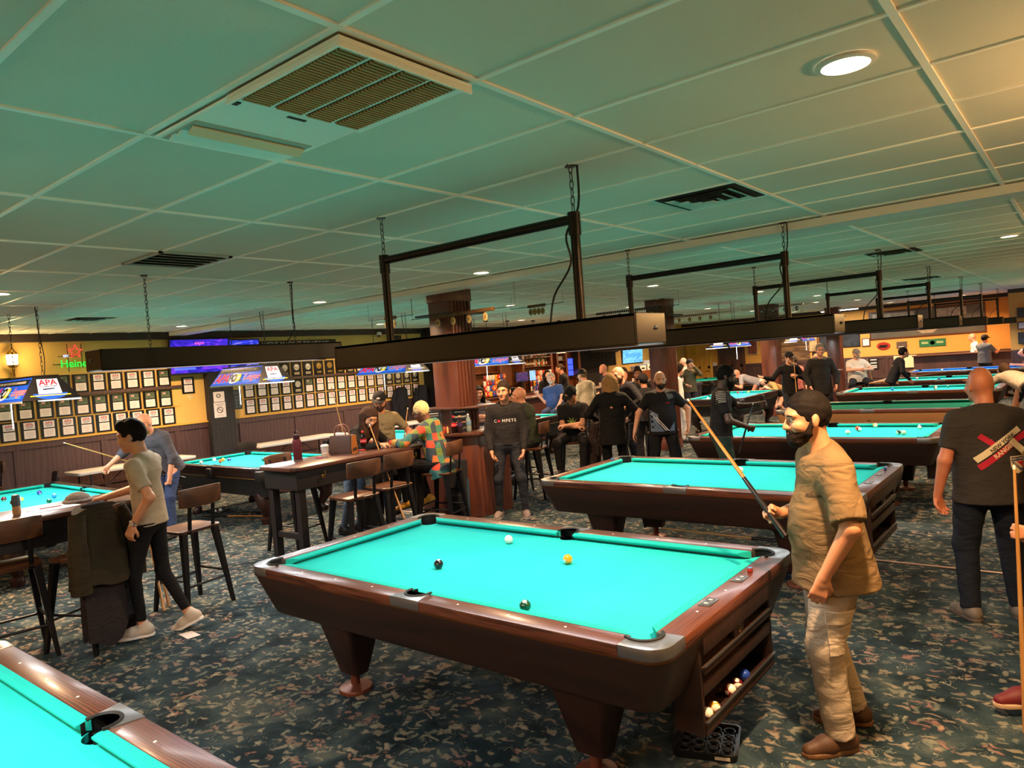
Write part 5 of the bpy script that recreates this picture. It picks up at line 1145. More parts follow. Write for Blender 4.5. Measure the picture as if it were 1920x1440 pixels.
# high table for the seated group, white folding tables at the left wall
t = thing('high_table', 'dark square high table beside the man in the green sweater', 'table', (-4.78, 5.95, 0))
MB().prism([(-.4, -.4), (.4, -.4), (.4, .4), (-.4, .4)], 1.0, 1.04).build('top', TOPW, t, bevel=.006); MB().cyl((0, 0, .03), (0, 0, 1.0), .045, n=14).build('pedestal', STEEL, t); MB().lathe([(.3, 0), (.3, .015), (.06, .04)], n=20).build('base', STEEL, t)
FTOP = M('folding_white', '#c4beb6', .5); FLEG = M('folding_leg', '#3a3a3e', .4, metal=.7)
def folding(label, loc, rz, L=1.5, Wd=.6):
    t = thing('folding_table', label, 'table', loc, rz, 'white folding tables along the plaque wall')
    MB().loft([rrect(L/2, Wd/2, .05, .70, 4), rrect(L/2, Wd/2, .05, .745, 4)]).build('top', FTOP, t, bevel=.004)
    for sx in (1, -1):
        l_ = MB().tube([(sx*(L/2-.2), -Wd/2+.06, .0), (sx*(L/2-.2), -Wd/2+.06, .69), (sx*(L/2-.2), Wd/2-.06, .69), (sx*(L/2-.2), Wd/2-.06, 0)], .013, 8).cyl((sx*(L/2-.2), -Wd/2+.06, .2), (sx*(L/2-.2), Wd/2-.06, .2), .01).cyl((sx*(L/2-.2), 0, .2), (sx*.15, 0, .69), .008)
        l_.build('leg', FLEG, t)
    return t
folding('white folding table behind the man in the beige tee', (-9.75, 2.1, 0), PI/2, 1.9)
folding('white folding table with a tray and cups, behind the black pool table', (-9.70, 5.2, 0), PI/2, 1.9)
folding('white folding table behind the person with blond hair', (-9.6, 8.0, 0), PI/2, 1.6)
FCH = M('chair_black', '#17171a', .45)
def folding_chair(label, loc, rz):
    t = thing('folding_chair', label, 'chair', loc, rz, 'black folding chairs along the plaque wall')
    MB().loft([rrect(.2, .21, .06, .43, 4), rrect(.2, .21, .06, .46, 4)]).build('seat', FCH, t, bevel=.004)
    n = 7; ring = []
    for k in range(n):
        a = -1+2*k/(n-1); x = -.24+.03*a*a; hh = .13*(1-.25*a**4); ring.append([Vector((x-.008, a*.22, .70-hh)), Vector((x+.008, a*.22, .70-hh)), Vector((x-.02, a*.22, .70+hh)), Vector((x-.036, a*.22, .70+hh))])
    MB().loft(ring).build('backrest', FCH, t, bevel=.003)
    for sy in (1, -1):
        MB().tube([(.25, sy*.2, 0), (-.17, sy*.2, .45), (-.25, sy*.2, .76)], .012, 8).build('frame', FLEG, t); MB().tube([(-.24, sy*.19, 0), (.15, sy*.19, .44)], .012, 8).build('leg', FLEG, t)
    return t
folding_chair('black folding chair behind the left edge pool table', (-9.55, .62, 0), R(-100)); folding_chair('black folding chair in front of the black brick pilaster', (-9.6, 3.95, 0), R(-60))
# coats hung over things
def hung_coat(label, loc, rz, m1, m2, w_=.30, z1=1.10, drop=.62, tail=.50):
    t = thing('coat', label, 'coat', loc, rz)
    def drape(za, zb, wa, wb, th, seed, x_):
        rings = []
        for k in range(11):
            f_ = k/10; z = za+(zb-za)*f_; wd = wa+(wb-wa)*f_**1.4; rg = []
            for i in range(28):
                a = 2*PI*i/28; fold_ = 1+.16*f_*math.sin(5*a+seed+2*f_)+.07*f_*math.sin(11*a+seed*2)
                rg.append(Vector((x_+math.cos(a)*th*(1+.3*f_)*fold_-.05*f_, math.sin(a)*wd*fold_, z+(.05*math.sin(3*a+seed)+.04*math.sin(2*a))*(f_ > .95)-.05*(abs(math.sin(a))**3)*(1-f_))))
            rings.append(rg)
        return MB().loft(rings)
    drape(z1, z1-drop, w_*.72, w_, .085, 1.0, -.02).build('outer_shell', m1, t, angle=80)
    o = drape(z1-drop*.75, z1-drop-tail, w_*.80, w_*.85, .06, 2.3, -.03).build('lining', m2, t, angle=80)
    for sy in (1, -1): MB().tube(smooth_pts([(-.05, sy*w_*.70, z1-.06), (-.10, sy*(w_*.95), z1-.30), (-.11, sy*(w_*.98), z1-.62)]), [.06]*6+[.072]*7, 12).build('sleeve', m1, t)
    MB().torus((-.03, .02, z1-.005), .065, .016, 16, 8, None, (.6, 1.3)).build('collar', m2, t)
    return t
hung_coat('olive brown coat draped over a bar stool back, tails hanging near the floor', (-3.24, -1.0, 0), R(204), fabric('coat_olive', '#2c2414', fold=.5), fabric('coat_lining', '#221b1c', fold=.5), .27, 1.12, .58, .42)
hung_coat('dark brown jacket hung on the stool of the seated man with green print', (-2.92, 5.78, 0), R(30), fabric('jacket_brown', '#2a1d18', fold=.5), fabric('jacket_lining', '#1a1312', fold=.5), .20, 1.02, .45, .30)
for lab, y in (('navy jacket hanging from a wall hook at the end of the plaque wall', 8.55), ('dark jacket hanging beside the navy one at the end of the plaque wall', 9.25)):
    hung_coat(lab, (-10.1, y, 0), 0, fabric('jacket_navy', '#12131c', fold=.5), fabric('jacket_navy2', '#0d0e14', fold=.5), .2, 1.55, .5, .3)

# ---------------------------------------------------------------- balls
BALLC = {'white': '#ece4d2', 'yellow': '#e0940f', 'blue': '#1f3f9c', 'purple': '#3a2a86', 'red': '#b01a22', 'orange': '#d2541a', 'green': '#0d4a38', 'maroon': '#5a141c', 'black': '#111112', 'pink': '#c83a66', 'teal': '#1f8f78', 'lightblue': '#2f6fc0'}
def ball_mat(c, stripe):
    k = 'ball_%s_%d' % (c, stripe)
    if k in MATS: return MATS[k]
    m, nt, b = new_mat(k); b.inputs['Roughness'].default_value = .08; b.inputs['Coat Weight'].default_value = .5; v = coords(nt)
    sp = nt.nodes.new('ShaderNodeSeparateXYZ'); nt.links.new(v, sp.inputs[0]); c3 = srgb(BALLC[c]); wh = srgb(BALLC['white'])
    if c == 'white': b.inputs['Base Color'].default_value = (*wh, 1)
    else:
        xd = math_n(nt, 'GREATER_THAN', math_n(nt, 'ABSOLUTE', sp.outputs[0]), .0262)               # number spot
        base = mix(nt, math_n(nt, 'LESS_THAN', math_n(nt, 'ABSOLUTE', sp.outputs[2]), .015), wh, c3) if stripe else c3
        nt.links.new(mix(nt, xd, base, wh), b.inputs['Base Color'])
    MATS[k] = m; return m
def balls(spec, z=BEDZ+.0286, group=None):
    for i, (c, st, x, y, lab) in enumerate(spec):
        o = MB().sphere((0, 0, 0), .0286, 28).build('billiard_ball', ball_mat(c, st)); o.location = (x, y, z); o.rotation_euler = (.5+i*.9, .4+i*1.3, i*.7); tag(o, lab, 'ball', group)
balls([('white', 0, -.290, .41, 'white cue ball near the far rail of the centre table'), ('black', 0, -.322, -.22, 'black eight ball on the left half of the centre table'), ('yellow', 0, .341, .178, 'yellow ball on the right half of the centre table'), ('green', 0, .600, -.565, 'dark green ball against the near cushion of the centre table')], group='balls on the centre table')
balls([('white', 0, .16, 3.33, 'white cue ball near the far cushion of the second table')], group='ball on the second table')
balls([('orange', 0, .42, 6.62, 'orange ball touching a striped ball on the third table'), ('red', 1, .46, 6.52, 'red striped ball beside the orange ball on the third table'), ('white', 0, .40, 6.22, 'white cue ball at the left of the third table'), ('yellow', 1, .56, 6.93, 'pale striped ball by the far cushion of the third table'), ('green', 1, .96, 6.22, 'green striped ball in the pair on the third table'), ('maroon', 1, 1.02, 6.19, 'brownish striped ball in the pair on the third table'), ('blue', 1, 1.10, 6.75, 'blue striped ball near the right end of the third table')], group='balls on the third table')
balls([('lightblue', 0, -.50, 13.53, 'blue ball on the table behind the tan one'), ('maroon', 1, .30, 13.44, 'maroon striped ball on the table behind the tan one'), ('yellow', 1, .26, 13.78, 'pale yellow striped ball on the table behind the tan one'), ('teal', 0, .47, 13.85, 'green ball on the table behind the tan one'), ('white', 0, .87, 13.45, 'white cue ball on the table behind the tan one')], group='balls on the table behind the tan one')
balls([('pink', 1, -.64, 17.2, 'pinkish ball by the far cushion near the black shirted player'), ('blue', 0, -.09, 16.69, 'dark blue ball in front of the black shirted player'), ('orange', 1, .59, 16.62, 'orange striped ball at the right of the table of the black shirted player')], group='balls on the table of the black shirted player')
balls([('white', 0, -.63, 21.1, 'white cue ball on the blue table')], group='ball on the blue table')
balls([('purple', 0, -7.42, -.03, 'purple ball on the left edge table'), ('lightblue', 0, -6.85, -.06, 'blue ball on the left edge table'), ('green', 0, -6.44, -.25, 'green ball on the left edge table'), ('yellow', 1, -7.05, -.34, 'yellow striped ball peeking from behind a drink can'), ('maroon', 0, -7.37, -.42, 'dark maroon ball beside the first drink can'), ('pink', 0, -6.23, -.08, 'pinkish red ball behind the grey cap')], group='balls on the left edge table')
balls([('red', 1, -7.88, 2.30, 'red striped ball near the left corner of the black table'), ('white', 0, -7.95, 2.55, 'white cue ball on the black table'), ('orange', 0, -7.61, 2.46, 'orange ball in the cluster on the black table'), ('yellow', 0, -7.78, 2.60, 'yellow ball in the cluster on the black table'), ('purple', 0, -7.62, 2.61, 'dark purple ball in the cluster on the black table'), ('green', 0, -6.90, 2.75, 'green ball alone on the black table')], group='balls on the black table')
balls([('red', 0, -4.05, 14.1, 'red ball before the crouching player'), ('lightblue', 0, -3.96, 14.13, 'blue ball before the crouching player'), ('yellow', 0, -3.82, 14.2, 'yellow ball before the crouching player'), ('white', 0, -4.12, 12.46, 'white cue ball on the lengthwise table')], group='balls on the lengthwise table')
balls([('yellow', 1, 1.39, -.33, 'cream striped ball at the near end of the return tray'), ('yellow', 1, 1.395, -.265, 'cream striped ball second in the return tray'), ('red', 1, 1.39, -.07, 'red striped ball in the return tray'), ('maroon', 1, 1.395, .0, 'dark red striped ball in the return tray'), ('blue', 0, 1.39, .11, 'dark ball at the far end of the return tray')], z=.354, group='balls in the return tray')
rk = thing('ball_rack', 'black triangle rack on the carpet under the black pool table', 'rack', (-7.72, 2.42, 0)); 
MB().tube([(-.15, -.09, .02), (.15, -.09, .02), (0, .17, .02)], .02, 6, closed=True).build('frame', BLACK, rk)
balls([('white', 0, -7.78, 2.36, 'white ball in the rack on the carpet'), ('red', 1, -7.70, 2.36, 'red striped ball in the rack on the carpet'), ('blue', 1, -7.72, 2.45, 'blue ball in the rack on the carpet')], z=.0286, group='balls in the rack on the carpet')
cue('pale cue lying on the carpet under the black pool table', (-6.5, 2.50, .02), (-7.60, 2.12, .02))
cue('bridge stick stored across the frame under the second table', (-.30, 2.52, .38), (1.05, 2.52, .36))
# ball tray on the floor
tr = thing('ball_tray', 'black plastic ball tray with round cups on the carpet below the ball return', 'tray', (1.21, .03, 0), R(18))
MB().loft([rrect(.15, .15, .03, .0, 4), rrect(.155, .155, .03, .035, 4), rrect(.145, .145, .03, .035, 4), rrect(.14, .14, .03, .012, 4)], True, True).build('shell', BLACK, tr)
cp = MB()
for i in range(4):
    for j in range(4): cp.torus((-.1+.067*i, -.1+.067*j, .022), .027, .005, 14, 5)
cp.build('cup_ring', M('tray_cup', '#1a1a1b', .5), tr)
MB().box(.05, .12, -.157, -.1535, .012, .026).build('sticker', M('sticker_tan', '#b8a68a', .6), tr, smooth=False)
def chalk(lab, x, y, z, c1='#9a2a24', c2='#3f7fb8'):
    t = thing('chalk_cube', lab, 'chalk', (x, y, z)); MB().cbox((0, 0, .011), (.022, .022, .022)).build('wrapper', M('chalk_'+c1, c1, .6), t, bevel=.002); MB().cbox((0, 0, .0225), (.020, .020, .004)).build('chalk_face', M('chalkf_'+c2, c2, .9), t, bevel=.001)
chalk('red wrapped blue chalk cube on the end rail of the centre table', 1.372, .315, BEDZ+.044); chalk('blue chalk cube on the far left corner of the second table', -1.36, 3.55, BEDZ+.044, '#4a6a9a'); chalk('blue chalk cube on the right rail of the second table', 1.365, 3.48, BEDZ+.044, '#2a4a7a')
ps = tag(MB().prism([(-.09, -.045), (.085, -.06), (.10, .04), (-.06, .05)], .001, .003).build('paper_slip', M('paper_pink', '#d8c4b8', .8), smooth=False, loc=(-2.87, -.52, 0)), 'pale paper slip lying on the carpet by the white sneakers', 'paper')
# ---------------------------------------------------------------- things on the counters
def can(lab, x, y):
    t = thing('drink_can', lab, 'can', (x, y, 1.06), R(200), 'slim cans on the left counter')
    MB().lathe([(.024, 0), (.029, .012), (.029, .070)], n=24, cap=True).build('lower_body', M('can_tan', '#b08a62', .4), t); MB().lathe([(.0291, .070), (.0291, .140), (.024, .154)], n=24).build('upper_body', M('can_blue', '#3a4a56', .4), t)
    MB().lathe([(.024, .153), (.0245, .157), (.022, .155), (.001, .155)], n=24).build('lid', M('can_lid', '#9a9690', .3, metal=.8), t); MB().lathe([(.022, 0), (.001, .002)], (.0285, .005, .10), 14, 'X').build('label_emblem', M('can_orange', '#b0702a', .5), t)
can('slim drink can with orange emblem, second from the left edge', -3.80, -1.33); can('slim drink can cut by the left picture edge', -3.82, -1.47)
tag(MB().prism([(-.12, -.16), (.12, -.14), (.10, .17), (-.13, .15)], 1.0605, 1.0625).build('score_sheet', M('paper_white', '#cdd2e0', .7), smooth=False, loc=(-3.80, -1.08, 0)), 'white score sheet with a red pen on the left counter', 'paper')
tag(MB().cyl((0, 0, 0), (.02, .15, 0), .004, n=8).build('pen', M('pen_red', '#a85a60', .5), loc=(-3.85, -1.16, 1.067)), 'reddish pen on the score sheet on the left counter', 'pen')
hat = thing('knit_cap', 'grey knit cap by the hand of the man in the beige tee', 'hat', (-3.90, -.86, 1.06)); MB().lathe([(.095, 0), (.10, .02), (.085, .055), (.045, .08), (.001, .088)], n=20).build('crown', fabric('cap_greyknit', '#5f544a', fold=.6, scale=14), hat); MB().torus((0, 0, .015), .095, .017, 20, 8).build('cuff', fabric('cap_greyknit2', '#6d625a', fold=.6), hat)
# middle counter
th = thing('thermos', 'maroon insulated bottle at the near end of the middle counter', 'bottle', (-3.98, 1.36, 1.06)); MB().lathe([(.045, 0), (.047, .01), (.047, .21), (.040, .235), (.030, .24)], n=24).build('body', M('thermos_maroon', '#4a141c', .35, metal=.3), th); MB().lathe([(.034, .24), (.036, .245), (.036, .285), (.03, .29)], n=20).build('lid', M('thermos_lid', '#2a0d12', .4), th); MB().torus((0, 0, .305), .026, .006, 14, 6, Matrix.Rotation(R(90), 3, 'X')).build('carry_loop', M('thermos_lid', '#2a0d12'), th); MB().lathe([(.0475, .004), (.0475, .016)], n=24, cap=False).build('base_ring', GREYM, th)
cu = thing('iced_coffee_cup', 'clear plastic cup with a little iced coffee on the middle counter', 'cup', (-3.93, 1.68, 1.06)); MB().lathe([(.032, 0), (.045, .12)], n=20, cap=False).build('cup_wall', M('clear_plastic', '#cfc8c0', .2, alpha=.35), cu); MB().lathe([(.031, .004), (.036, .04)], n=20).build('coffee', M('coffee_milk', '#a87f5c', .5), cu); MB().lathe([(.047, .118), (.047, .126), (.03, .14), (.001, .142)], n=20).build('lid', M('lid_clear', '#d8d4d0', .2, alpha=.5), cu)
hb = thing('handbag', 'brown leather tote handbag with tan side panel on the middle counter', 'bag', (-3.93, 1.93, 1.06), R(25)); MB().loft([rrect(.145, .07, .02, 0, 3), rrect(.15, .075, .02, .04, 3), rrect(.135, .05, .02, .21, 3)]).build('body', M('bag_brown', '#3a241c', .45, var=.15, bmp=.1), hb); MB().prism([(.065, -.0), (.075, 0.04), (.05, .205), (-.05, .205), (-.075, .04), (-.065, 0)], .145, .152, Matrix(((0, 0, 1, -.004), (1, 0, 0, 0), (0, 1, 0, 0), (0, 0, 0, 1)))).build('side_panel', M('bag_tan', '#8a5424', .5), hb)
for sy in (1, -1): MB().tube(smooth_pts([(-.07, sy*.05, .20), (-.06, sy*.045, .29), (0, sy*.04, .33), (.06, sy*.045, .29), (.07, sy*.05, .20)]), .007, 8).build('handle', M('bag_strap', '#6a3c28', .5), hb)
MB().cbox((0, 0, .215), (.16, .05, .05), (.2, .1, .3)).build('scarf', M('scarf_pale', '#b0a8a0', .9, bmp=.4), hb, bevel=.02)
def bottle(lab, x, y, z, cap='#c01820', liquid='#180a08', lbl='#b81420', word='Coca-Cola', s=1.0, group=None):
    t = thing('soda_bottle', lab, 'bottle', (x, y, z), R(-40), group)
    MB().lathe([(.030*s, 0), (.034*s, .01), (.034*s, .06*s), (.031*s, .08*s), (.034*s, .11*s), (.034*s, .135*s), (.022*s, .175*s), (.013*s, .195*s), (.013*s, .205*s)], n=20).build('bottle_wall', M('pet_'+liquid, liquid, .08, spec=.6, alpha=.85), t)
    MB().lathe([(.0345*s, .085*s), (.0348*s, .132*s)], n=20, cap=False).build('label_band', M('lbl_'+lbl, lbl, .4), t); MB().lathe([(.0145*s, .203*s), (.0145*s, .222*s), (.012*s, .224*s)], n=16).build('cap', M('cap_'+cap, cap, .4), t)
    if word: d_ = MB(); add_text(d_, word, .017*s, (.0355*s, 0, .108*s), (0, 1, 0), (0, 0, 1), shear=.2, depth=.0003); d_.build('label_lettering', PEARL, t, smooth=False)
bottle('cola bottle with red label and cap on the middle counter', -3.92, 2.22, 1.06)
bottle('cola bottle with red label on the pillar counter', -3.66, 3.50, 1.10)
bottle('dark bottle with purple label on the pillar counter', -3.57, 3.52, 1.10, '#c8a060', '#2a1820', '#3a2850', None, 1.0); bottle('clear water bottle on the pillar counter', -3.55, 3.66, 1.10, '#c8d0d8', '#8a9a9c', '#6a8aa8', None, 1.05)
tag(MB().box(-.04, .04, -.02, .02, 0, .012).build('phone', M('phone_pink', '#8a3048', .3), bevel=.003, loc=(-3.90, 1.57, 1.06)), 'small dark pink phone beside the iced coffee cup', 'phone'); tag(MB().box(-.05, .05, -.03, .03, 0, .014).build('wallet', M('wallet_red', '#b02428', .5), bevel=.003, loc=(-3.90, 2.16, 1.06)), 'red wallet in front of the cola bottle', 'wallet')
kx = tag(MB().torus((0, 0, .004), .02, .003, 12, 5).box(.02, .06, -.004, .004, .001, .004).build('keys', GREYM, loc=(-3.80, 2.06, 1.06)), 'small bunch of keys by the handbag', 'keys')
tag(MB().prism([(-.11, -.15), (.11, -.15), (.11, .15), (-.11, .15)], 1.0605, 1.0630).build('score_sheet', M('paper_cream', '#d6ccc0', .7), smooth=False, loc=(-3.88, 2.55, 0)), 'score sheet in front of the man in the cap', 'paper')
tag(MB().prism([(-.10, -.12), (.10, -.12), (.10, .12), (-.10, .12)], 1.1005, 1.1025).build('score_sheet', MATS['paper_cream'], smooth=False, loc=(-3.42, 3.95, 0)), 'papers at the right end of the pillar counter', 'paper')
def menu(lab, x, y, rz, words, cols):
    t = thing('table_menu', lab, 'sign', (x, y, 1.10), rz); MB().box(-.004, .004, -.11, .11, 0, .30).build('holder', M('acrylic', '#30343a', .15), t, bevel=.001); MB().box(.0045, .006, -.10, .10, .012, .29).build('sheet', M('menu_dark', '#16181c', .4), t, smooth=False)
    for k, (wd, zz, sz, c) in enumerate(words):
        d_ = MB()
        if wd: add_text(d_, wd, sz, (.0065, 0, zz), (0, 1, 0), (0, 0, 1), depth=.0003)
        else: d_.box(.006, .0068, -.07, .07, zz-.006, zz+.006)
        d_.build('lettering', M('menu_ink_'+c, c, .5), t, smooth=False)
    fd = MB()
    for k in range(7): fd.sphere((.007, -.07+.023*k, .045+.012*(k % 2)), .014, 8, (.15, 1, .8))
    fd.build('food_picture', M('menu_food', cols, .5), t)
menu('black table menu with pale picture, left one against the first pillar', -3.98, 3.46, R(-58), [('', .26, 0, '#b8b4b0'), ('', .23, 0, '#8a8884')], '#5a5650')
menu('black table menu reading ON POINT over a food picture, right one against the pillar', -3.63, 3.60, R(-48), [('', .265, 0, '#b8b4b0'), ('ON POINT', .20, .032, '#d8d4cc'), ('', .13, 0, '#c87a50')], '#a8492a')
sb = thing('caddy', 'wire caddy of condiments on the pillar counter', 'caddy', (-3.74, 3.43, 1.10)); MB().box(-.05, .05, -.04, .04, 0, .008).build('tray', BLACK, sb); 
for k, c in enumerate(('#b05a20', '#8a2018', '#c8a060')): MB().lathe([(.012, .008), (.013, .07), (.006, .09)], (-.03+.03*k, 0, 0), 10).build('sauce_jar', M('jar_'+c, c, .3), sb)
# bags on the floor
bp = thing('cue_bag', 'tall black and teal cue case leaning on the pillar counter', 'bag', (-3.42, 3.22, 0), R(-60)); b_ = MB(); mt = Matrix.Rotation(R(-8), 4, 'Y'); b_.box(-.07, .07, -.12, .12, .0, .80, mt); b_.build('body', fabric('case_black', '#141417', fold=.2), bp, bevel=.03)
for z0, z1 in ((.06, .36), (.44, .68)): MB().loft([rrect(.09, (z1-z0)/2, .03, .070, 4, cx=0, cy=(z0+z1)/2), rrect(.085, (z1-z0)/2-.01, .03, .10, 4, cx=0, cy=(z0+z1)/2)]).build('pocket', fabric('case_black2', '#0e0e10', fold=.2), bp).matrix_local = mt @ Matrix(((0, 0, 1, 0), (1, 0, 0, 0), (0, 1, 0, 0), (0, 0, 0, 1)))
MB().box(-.075, .02, .10, .128, .02, .55, mt).build('side_pocket', fabric('case_teal', '#1d3a4a', fold=.2), bp, bevel=.01)
for lab, x, y, a in (('black soft cue bag under the middle counter beside the jeans', -4.0, 2.30, 40), ('black bag on the floor left of the man in the COMPETE shirt', -3.9, 4.45, 10), ('black backpack on the floor beside the bald league player', -1.45, 5.35, 70)):
    t = thing('bag', lab, 'bag', (x, y, 0), R(a)); MB().loft([rrect(.13, .10, .05, 0, 4), rrect(.15, .12, .06, .12, 4), rrect(.11, .08, .05, .40, 4), rrect(.05, .04, .03, .46, 4)]).build('body', fabric('bag_black', '#101013', fold=.5), t); MB().tube(smooth_pts([(-.05, 0, .44), (-.03, 0, .52), (.03, 0, .52), (.05, 0, .44)]), .01, 8).build('strap', BLACK, t)
for lab, a, b_ in (('pale cue leaning on the left counter, nearer one', (-4.10, -.30, 1.28), (-3.62, -.36, .02)), ('pale cue leaning on the left counter, farther one', (-4.20, -.22, 1.30), (-3.70, -.28, .02)), ('cue leaning on the middle counter beside the woman in black', (-3.82, 2.25, 1.36), (-3.30, 2.30, .02)), ('cue leaning by the plaque wall behind the handbag', (-9.3, 5.9, 1.75), (-9.1, 6.1, .02)), ('cue leaning on the pillar counter behind the blond hair', (-4.30, 3.32, 1.46), (-4.45, 3.05, .02)),
    ('cue leaning by the woman in the grey hoodie', (-5.3, 6.05, 1.35), (-5.15, 5.9, .02)), ('white cue leaning upright by the lengthwise table', (-2.95, 14.7, 1.5), (-2.9, 14.5, .02)), ('cue leaning against the far wainscot by the stout man', (-1.72, 17.0, 1.35), (-1.45, 16.75, .02))):
    cue(lab, a, b_, wrap=CUEW)
# ---------------------------------------------------------------- award plaques on the left wall
PB = M('plaque_black', '#0f0e0d', .3); PS = M('sheet_white', '#d6cfd2', .45); PG = M('sheet_photo', '#4d5a48', .4, var=.5, vscale=18); PRED = M('ink_red', '#a8182c', .5); PBL = M('ink_blue', '#26386a', .5); SILV = M('medal_silver', '#b9b5ac', .35, metal=.6); GOLD = M('medal_gold', '#b08c46', .3, metal=.8)
def plaque(kind):
    o = MB().box(0, .016, -.120, .120, -.152, .152).build('award_plaque', PB, bevel=.003, smooth=False)
    if kind in 'AB':
        MB().box(.016, .0185, -.078, .078, .022, .128).build('logo_sheet', PS if kind == 'A' else PG, o, smooth=False)
        MB().box(.016, .0185, -.080, .080, -.125, .004).build('certificate', PS, o, smooth=False)
        l_ = MB()
        for k, wd in enumerate((.05, .06, .055, .04, .058, .035)): l_.box(.0185, .0189, -wd, wd, -.030-.015*k, -.026-.015*k)
        l_.build('text_lines', M('ink_grey', '#a49aa0', .6), o, smooth=False)
        t_ = MB(); add_text(t_, 'APA', .058 if kind == 'A' else .030, (.019, 0 if kind == 'A' else -.03, .092), (0, 1, 0), (0, 0, 1), depth=.0004, bold=.0012); t_.build('logo_lettering', PRED, o, smooth=False)
        if kind == 'A':
            b_ = MB(); b_.box(.0185, .0192, -.052, .052, .062, .068); b_.tube([(.0188, -.045, .05), (.0188, -.01, .042), (.0188, .02, .05), (.0188, .045, .048)], .0045, 5); b_.build('logo_swoosh', PBL, o, smooth=False)
        else: MB().box(.0185, .019, -.05, .0, .078, .106).build('logo_patch', PS, o, smooth=False)
    else:
        m_ = SILV if kind == 'C' else GOLD
        MB().lathe([(.068, .016), (.066, .024), (.055, .022), (.03, .027), (.001, .028)], (0, 0, .045), 22, 'X').build('medallion', m_, o)
        MB().box(.016, .024, -.062, .062, -.115, -.065).build('name_plate', m_ if kind == 'C' else PB, o, smooth=False, bevel=.002)
        if kind == 'D': MB().box(.024, .0245, -.055, .055, -.108, -.072).build('plate_border', GOLD, o, smooth=False)
        else: MB().box(.024, .0245, -.05, .05, -.106, -.074).build('engraving', M('plate_tan', '#a08a5a', .4), o, smooth=False)
    return o
PROTO = {}
def put_plaque(kind, y, z, lab, grp):
    if kind not in PROTO: o = PROTO[kind] = plaque(kind); o.location = (X0, y, z); tag(o, lab, 'plaque', grp)
    else: copy_tree(PROTO[kind], None, (X0, y, z), None, lab, grp)
KN = {'A': 'plaque with white APA sheet', 'B': 'plaque with dark green photo sheet', 'C': 'plaque with round silver medal', 'D': 'plaque with gold helmet medal'}
for rw, z, kinds, y0 in (('top', 2.145, 'AABBBBAAAAB', .22), ('middle', 1.775, 'BBBBBBBBBBB', .22), ('bottom', 1.45, 'AAAAAAAAAAA', .25)):
    for k, c in enumerate(kinds):
        y = y0+.276*k+.015; n = len(kinds)-k
        put_plaque(c, y, z, '%s, %s row left of the pilaster, %s from the pilaster' % (KN[c], rw, ORD[n-1]) if n > 1 else '%s, %s row, next to the pilaster on its left' % (KN[c], rw), 'plaques left of the pilaster')
for rw, z, kinds in (('top', 2.15, 'CCCCCCDDDCBBCCCCC'), ('middle', 1.79, 'AAAACBAAAAAAACCCC'), ('bottom', 1.465, 'AAAAAAAAAAAAAAAAA')):
    for k, c in enumerate(kinds):
        put_plaque(c, 4.66+.283*k, z, '%s, %s row right of the pilaster, %s from the pilaster' % (KN[c], rw, ORD[k]), 'plaques right of the pilaster')
put_plaque('A', 3.43, 1.98, 'lone APA plaque on the yellow strip left of the black pilaster', 'plaques left of the pilaster')
for z in (1.945, ): struct(MB().box(X0, X0+.04, -7, 3.3, z, z+.05).build('trim_11', WAINS, smooth=False)); struct(MB().box(X0, X0+.04, 4.45, 9.4, z+.01, z+.05).build('trim_12', WAINS, smooth=False))
lg = MB()
for z in (1.61, 1.295): lg.box(X0, X0+.006, -1, 3.25, z-.004, z+.008).box(X0, X0+.006, 4.5, 9.45, z, z+.012)
for k in range(12): lg.box(X0, X0+.006, .10+.276*k-.004, .10+.276*k+.004, 1.3, 2.31)
for k in range(18): lg.box(X0, X0+.006, 4.518+.283*k-.004, 4.518+.283*k+.004, 1.3, 2.31)
struct(lg.build('trim_13', GOLDT, smooth=False))
# notices on the pilaster, the wifi mark, the nameplate board
def sheet(name, lab, cat, x, y, z, w_, h_, m=PS):
    o = MB().box(0, .004, -w_/2, w_/2, -h_/2, h_/2).build(name, m, smooth=False); o.location = (x, y, z); return tag(o, lab, cat)
n1 = sheet('notice', 'small white notice with a dark emblem, upper one on the black pilaster', 'sign', X0+.16, 3.93, 1.72, .22, .19)
MB().torus((.0045, -.01, .02), .03, .009, 14, 5, Matrix.Rotation(R(90), 3, 'Y'), (1, 1.2)).build('emblem', M('ink_dark', '#3a3030', .6), n1)
n2 = sheet('no_smoking_sign', 'white notice with a no smoking circle, lower one on the black pilaster', 'sign', X0+.16, 3.93, 1.47, .235, .29)
MB().torus((.0045, 0, 0), .055, .007, 24, 5, Matrix.Rotation(R(90), 3, 'Y')).cbox((.005, 0, 0), (.004, .10, .012), (R(-40), 0, 0)).build('no_smoking_mark', MATS['ink_dark'], n2)
b_ = MB().box(.004, .0045, -.09, .09, .10, .112).box(.004, .0045, -.075, .075, .08, .09).box(.004, .0045, -.08, .08, -.10, -.095).box(.004, .0045, -.06, .06, -.115, -.11); b_.build('text_lines', M('ink_grey', '#a49aa0'), n2, smooth=False)
wf = tag(MB().sphere((.004, 0, -.04), .012, 8).build('wifi_mark', M('wifi_pale', '#e6d9b8', .6)), 'pale wifi symbol on the yellow wall left of the black pilaster', 'sign'); wf.location = (X0, 3.45, 1.75)
for k, rr in enumerate((.035, .065, .095)): MB().tube([(.003, math.sin(R(a))*rr, -.04+math.cos(R(a))*rr) for a in range(-48, 49, 12)], .006, 5).build('wave', MATS['wifi_pale'], wf)
nb = sheet('name_board', 'black board of small engraved nameplates right of the black pilaster', 'plaque', X0, 4.37, 1.63, .24, .38, PB)
p_ = MB()
for i in range(3):
    for j in range(4): p_.box(.004, .006, -.10+.07*i, -.04+.07*i, -.17+.065*j, -.115+.065*j)
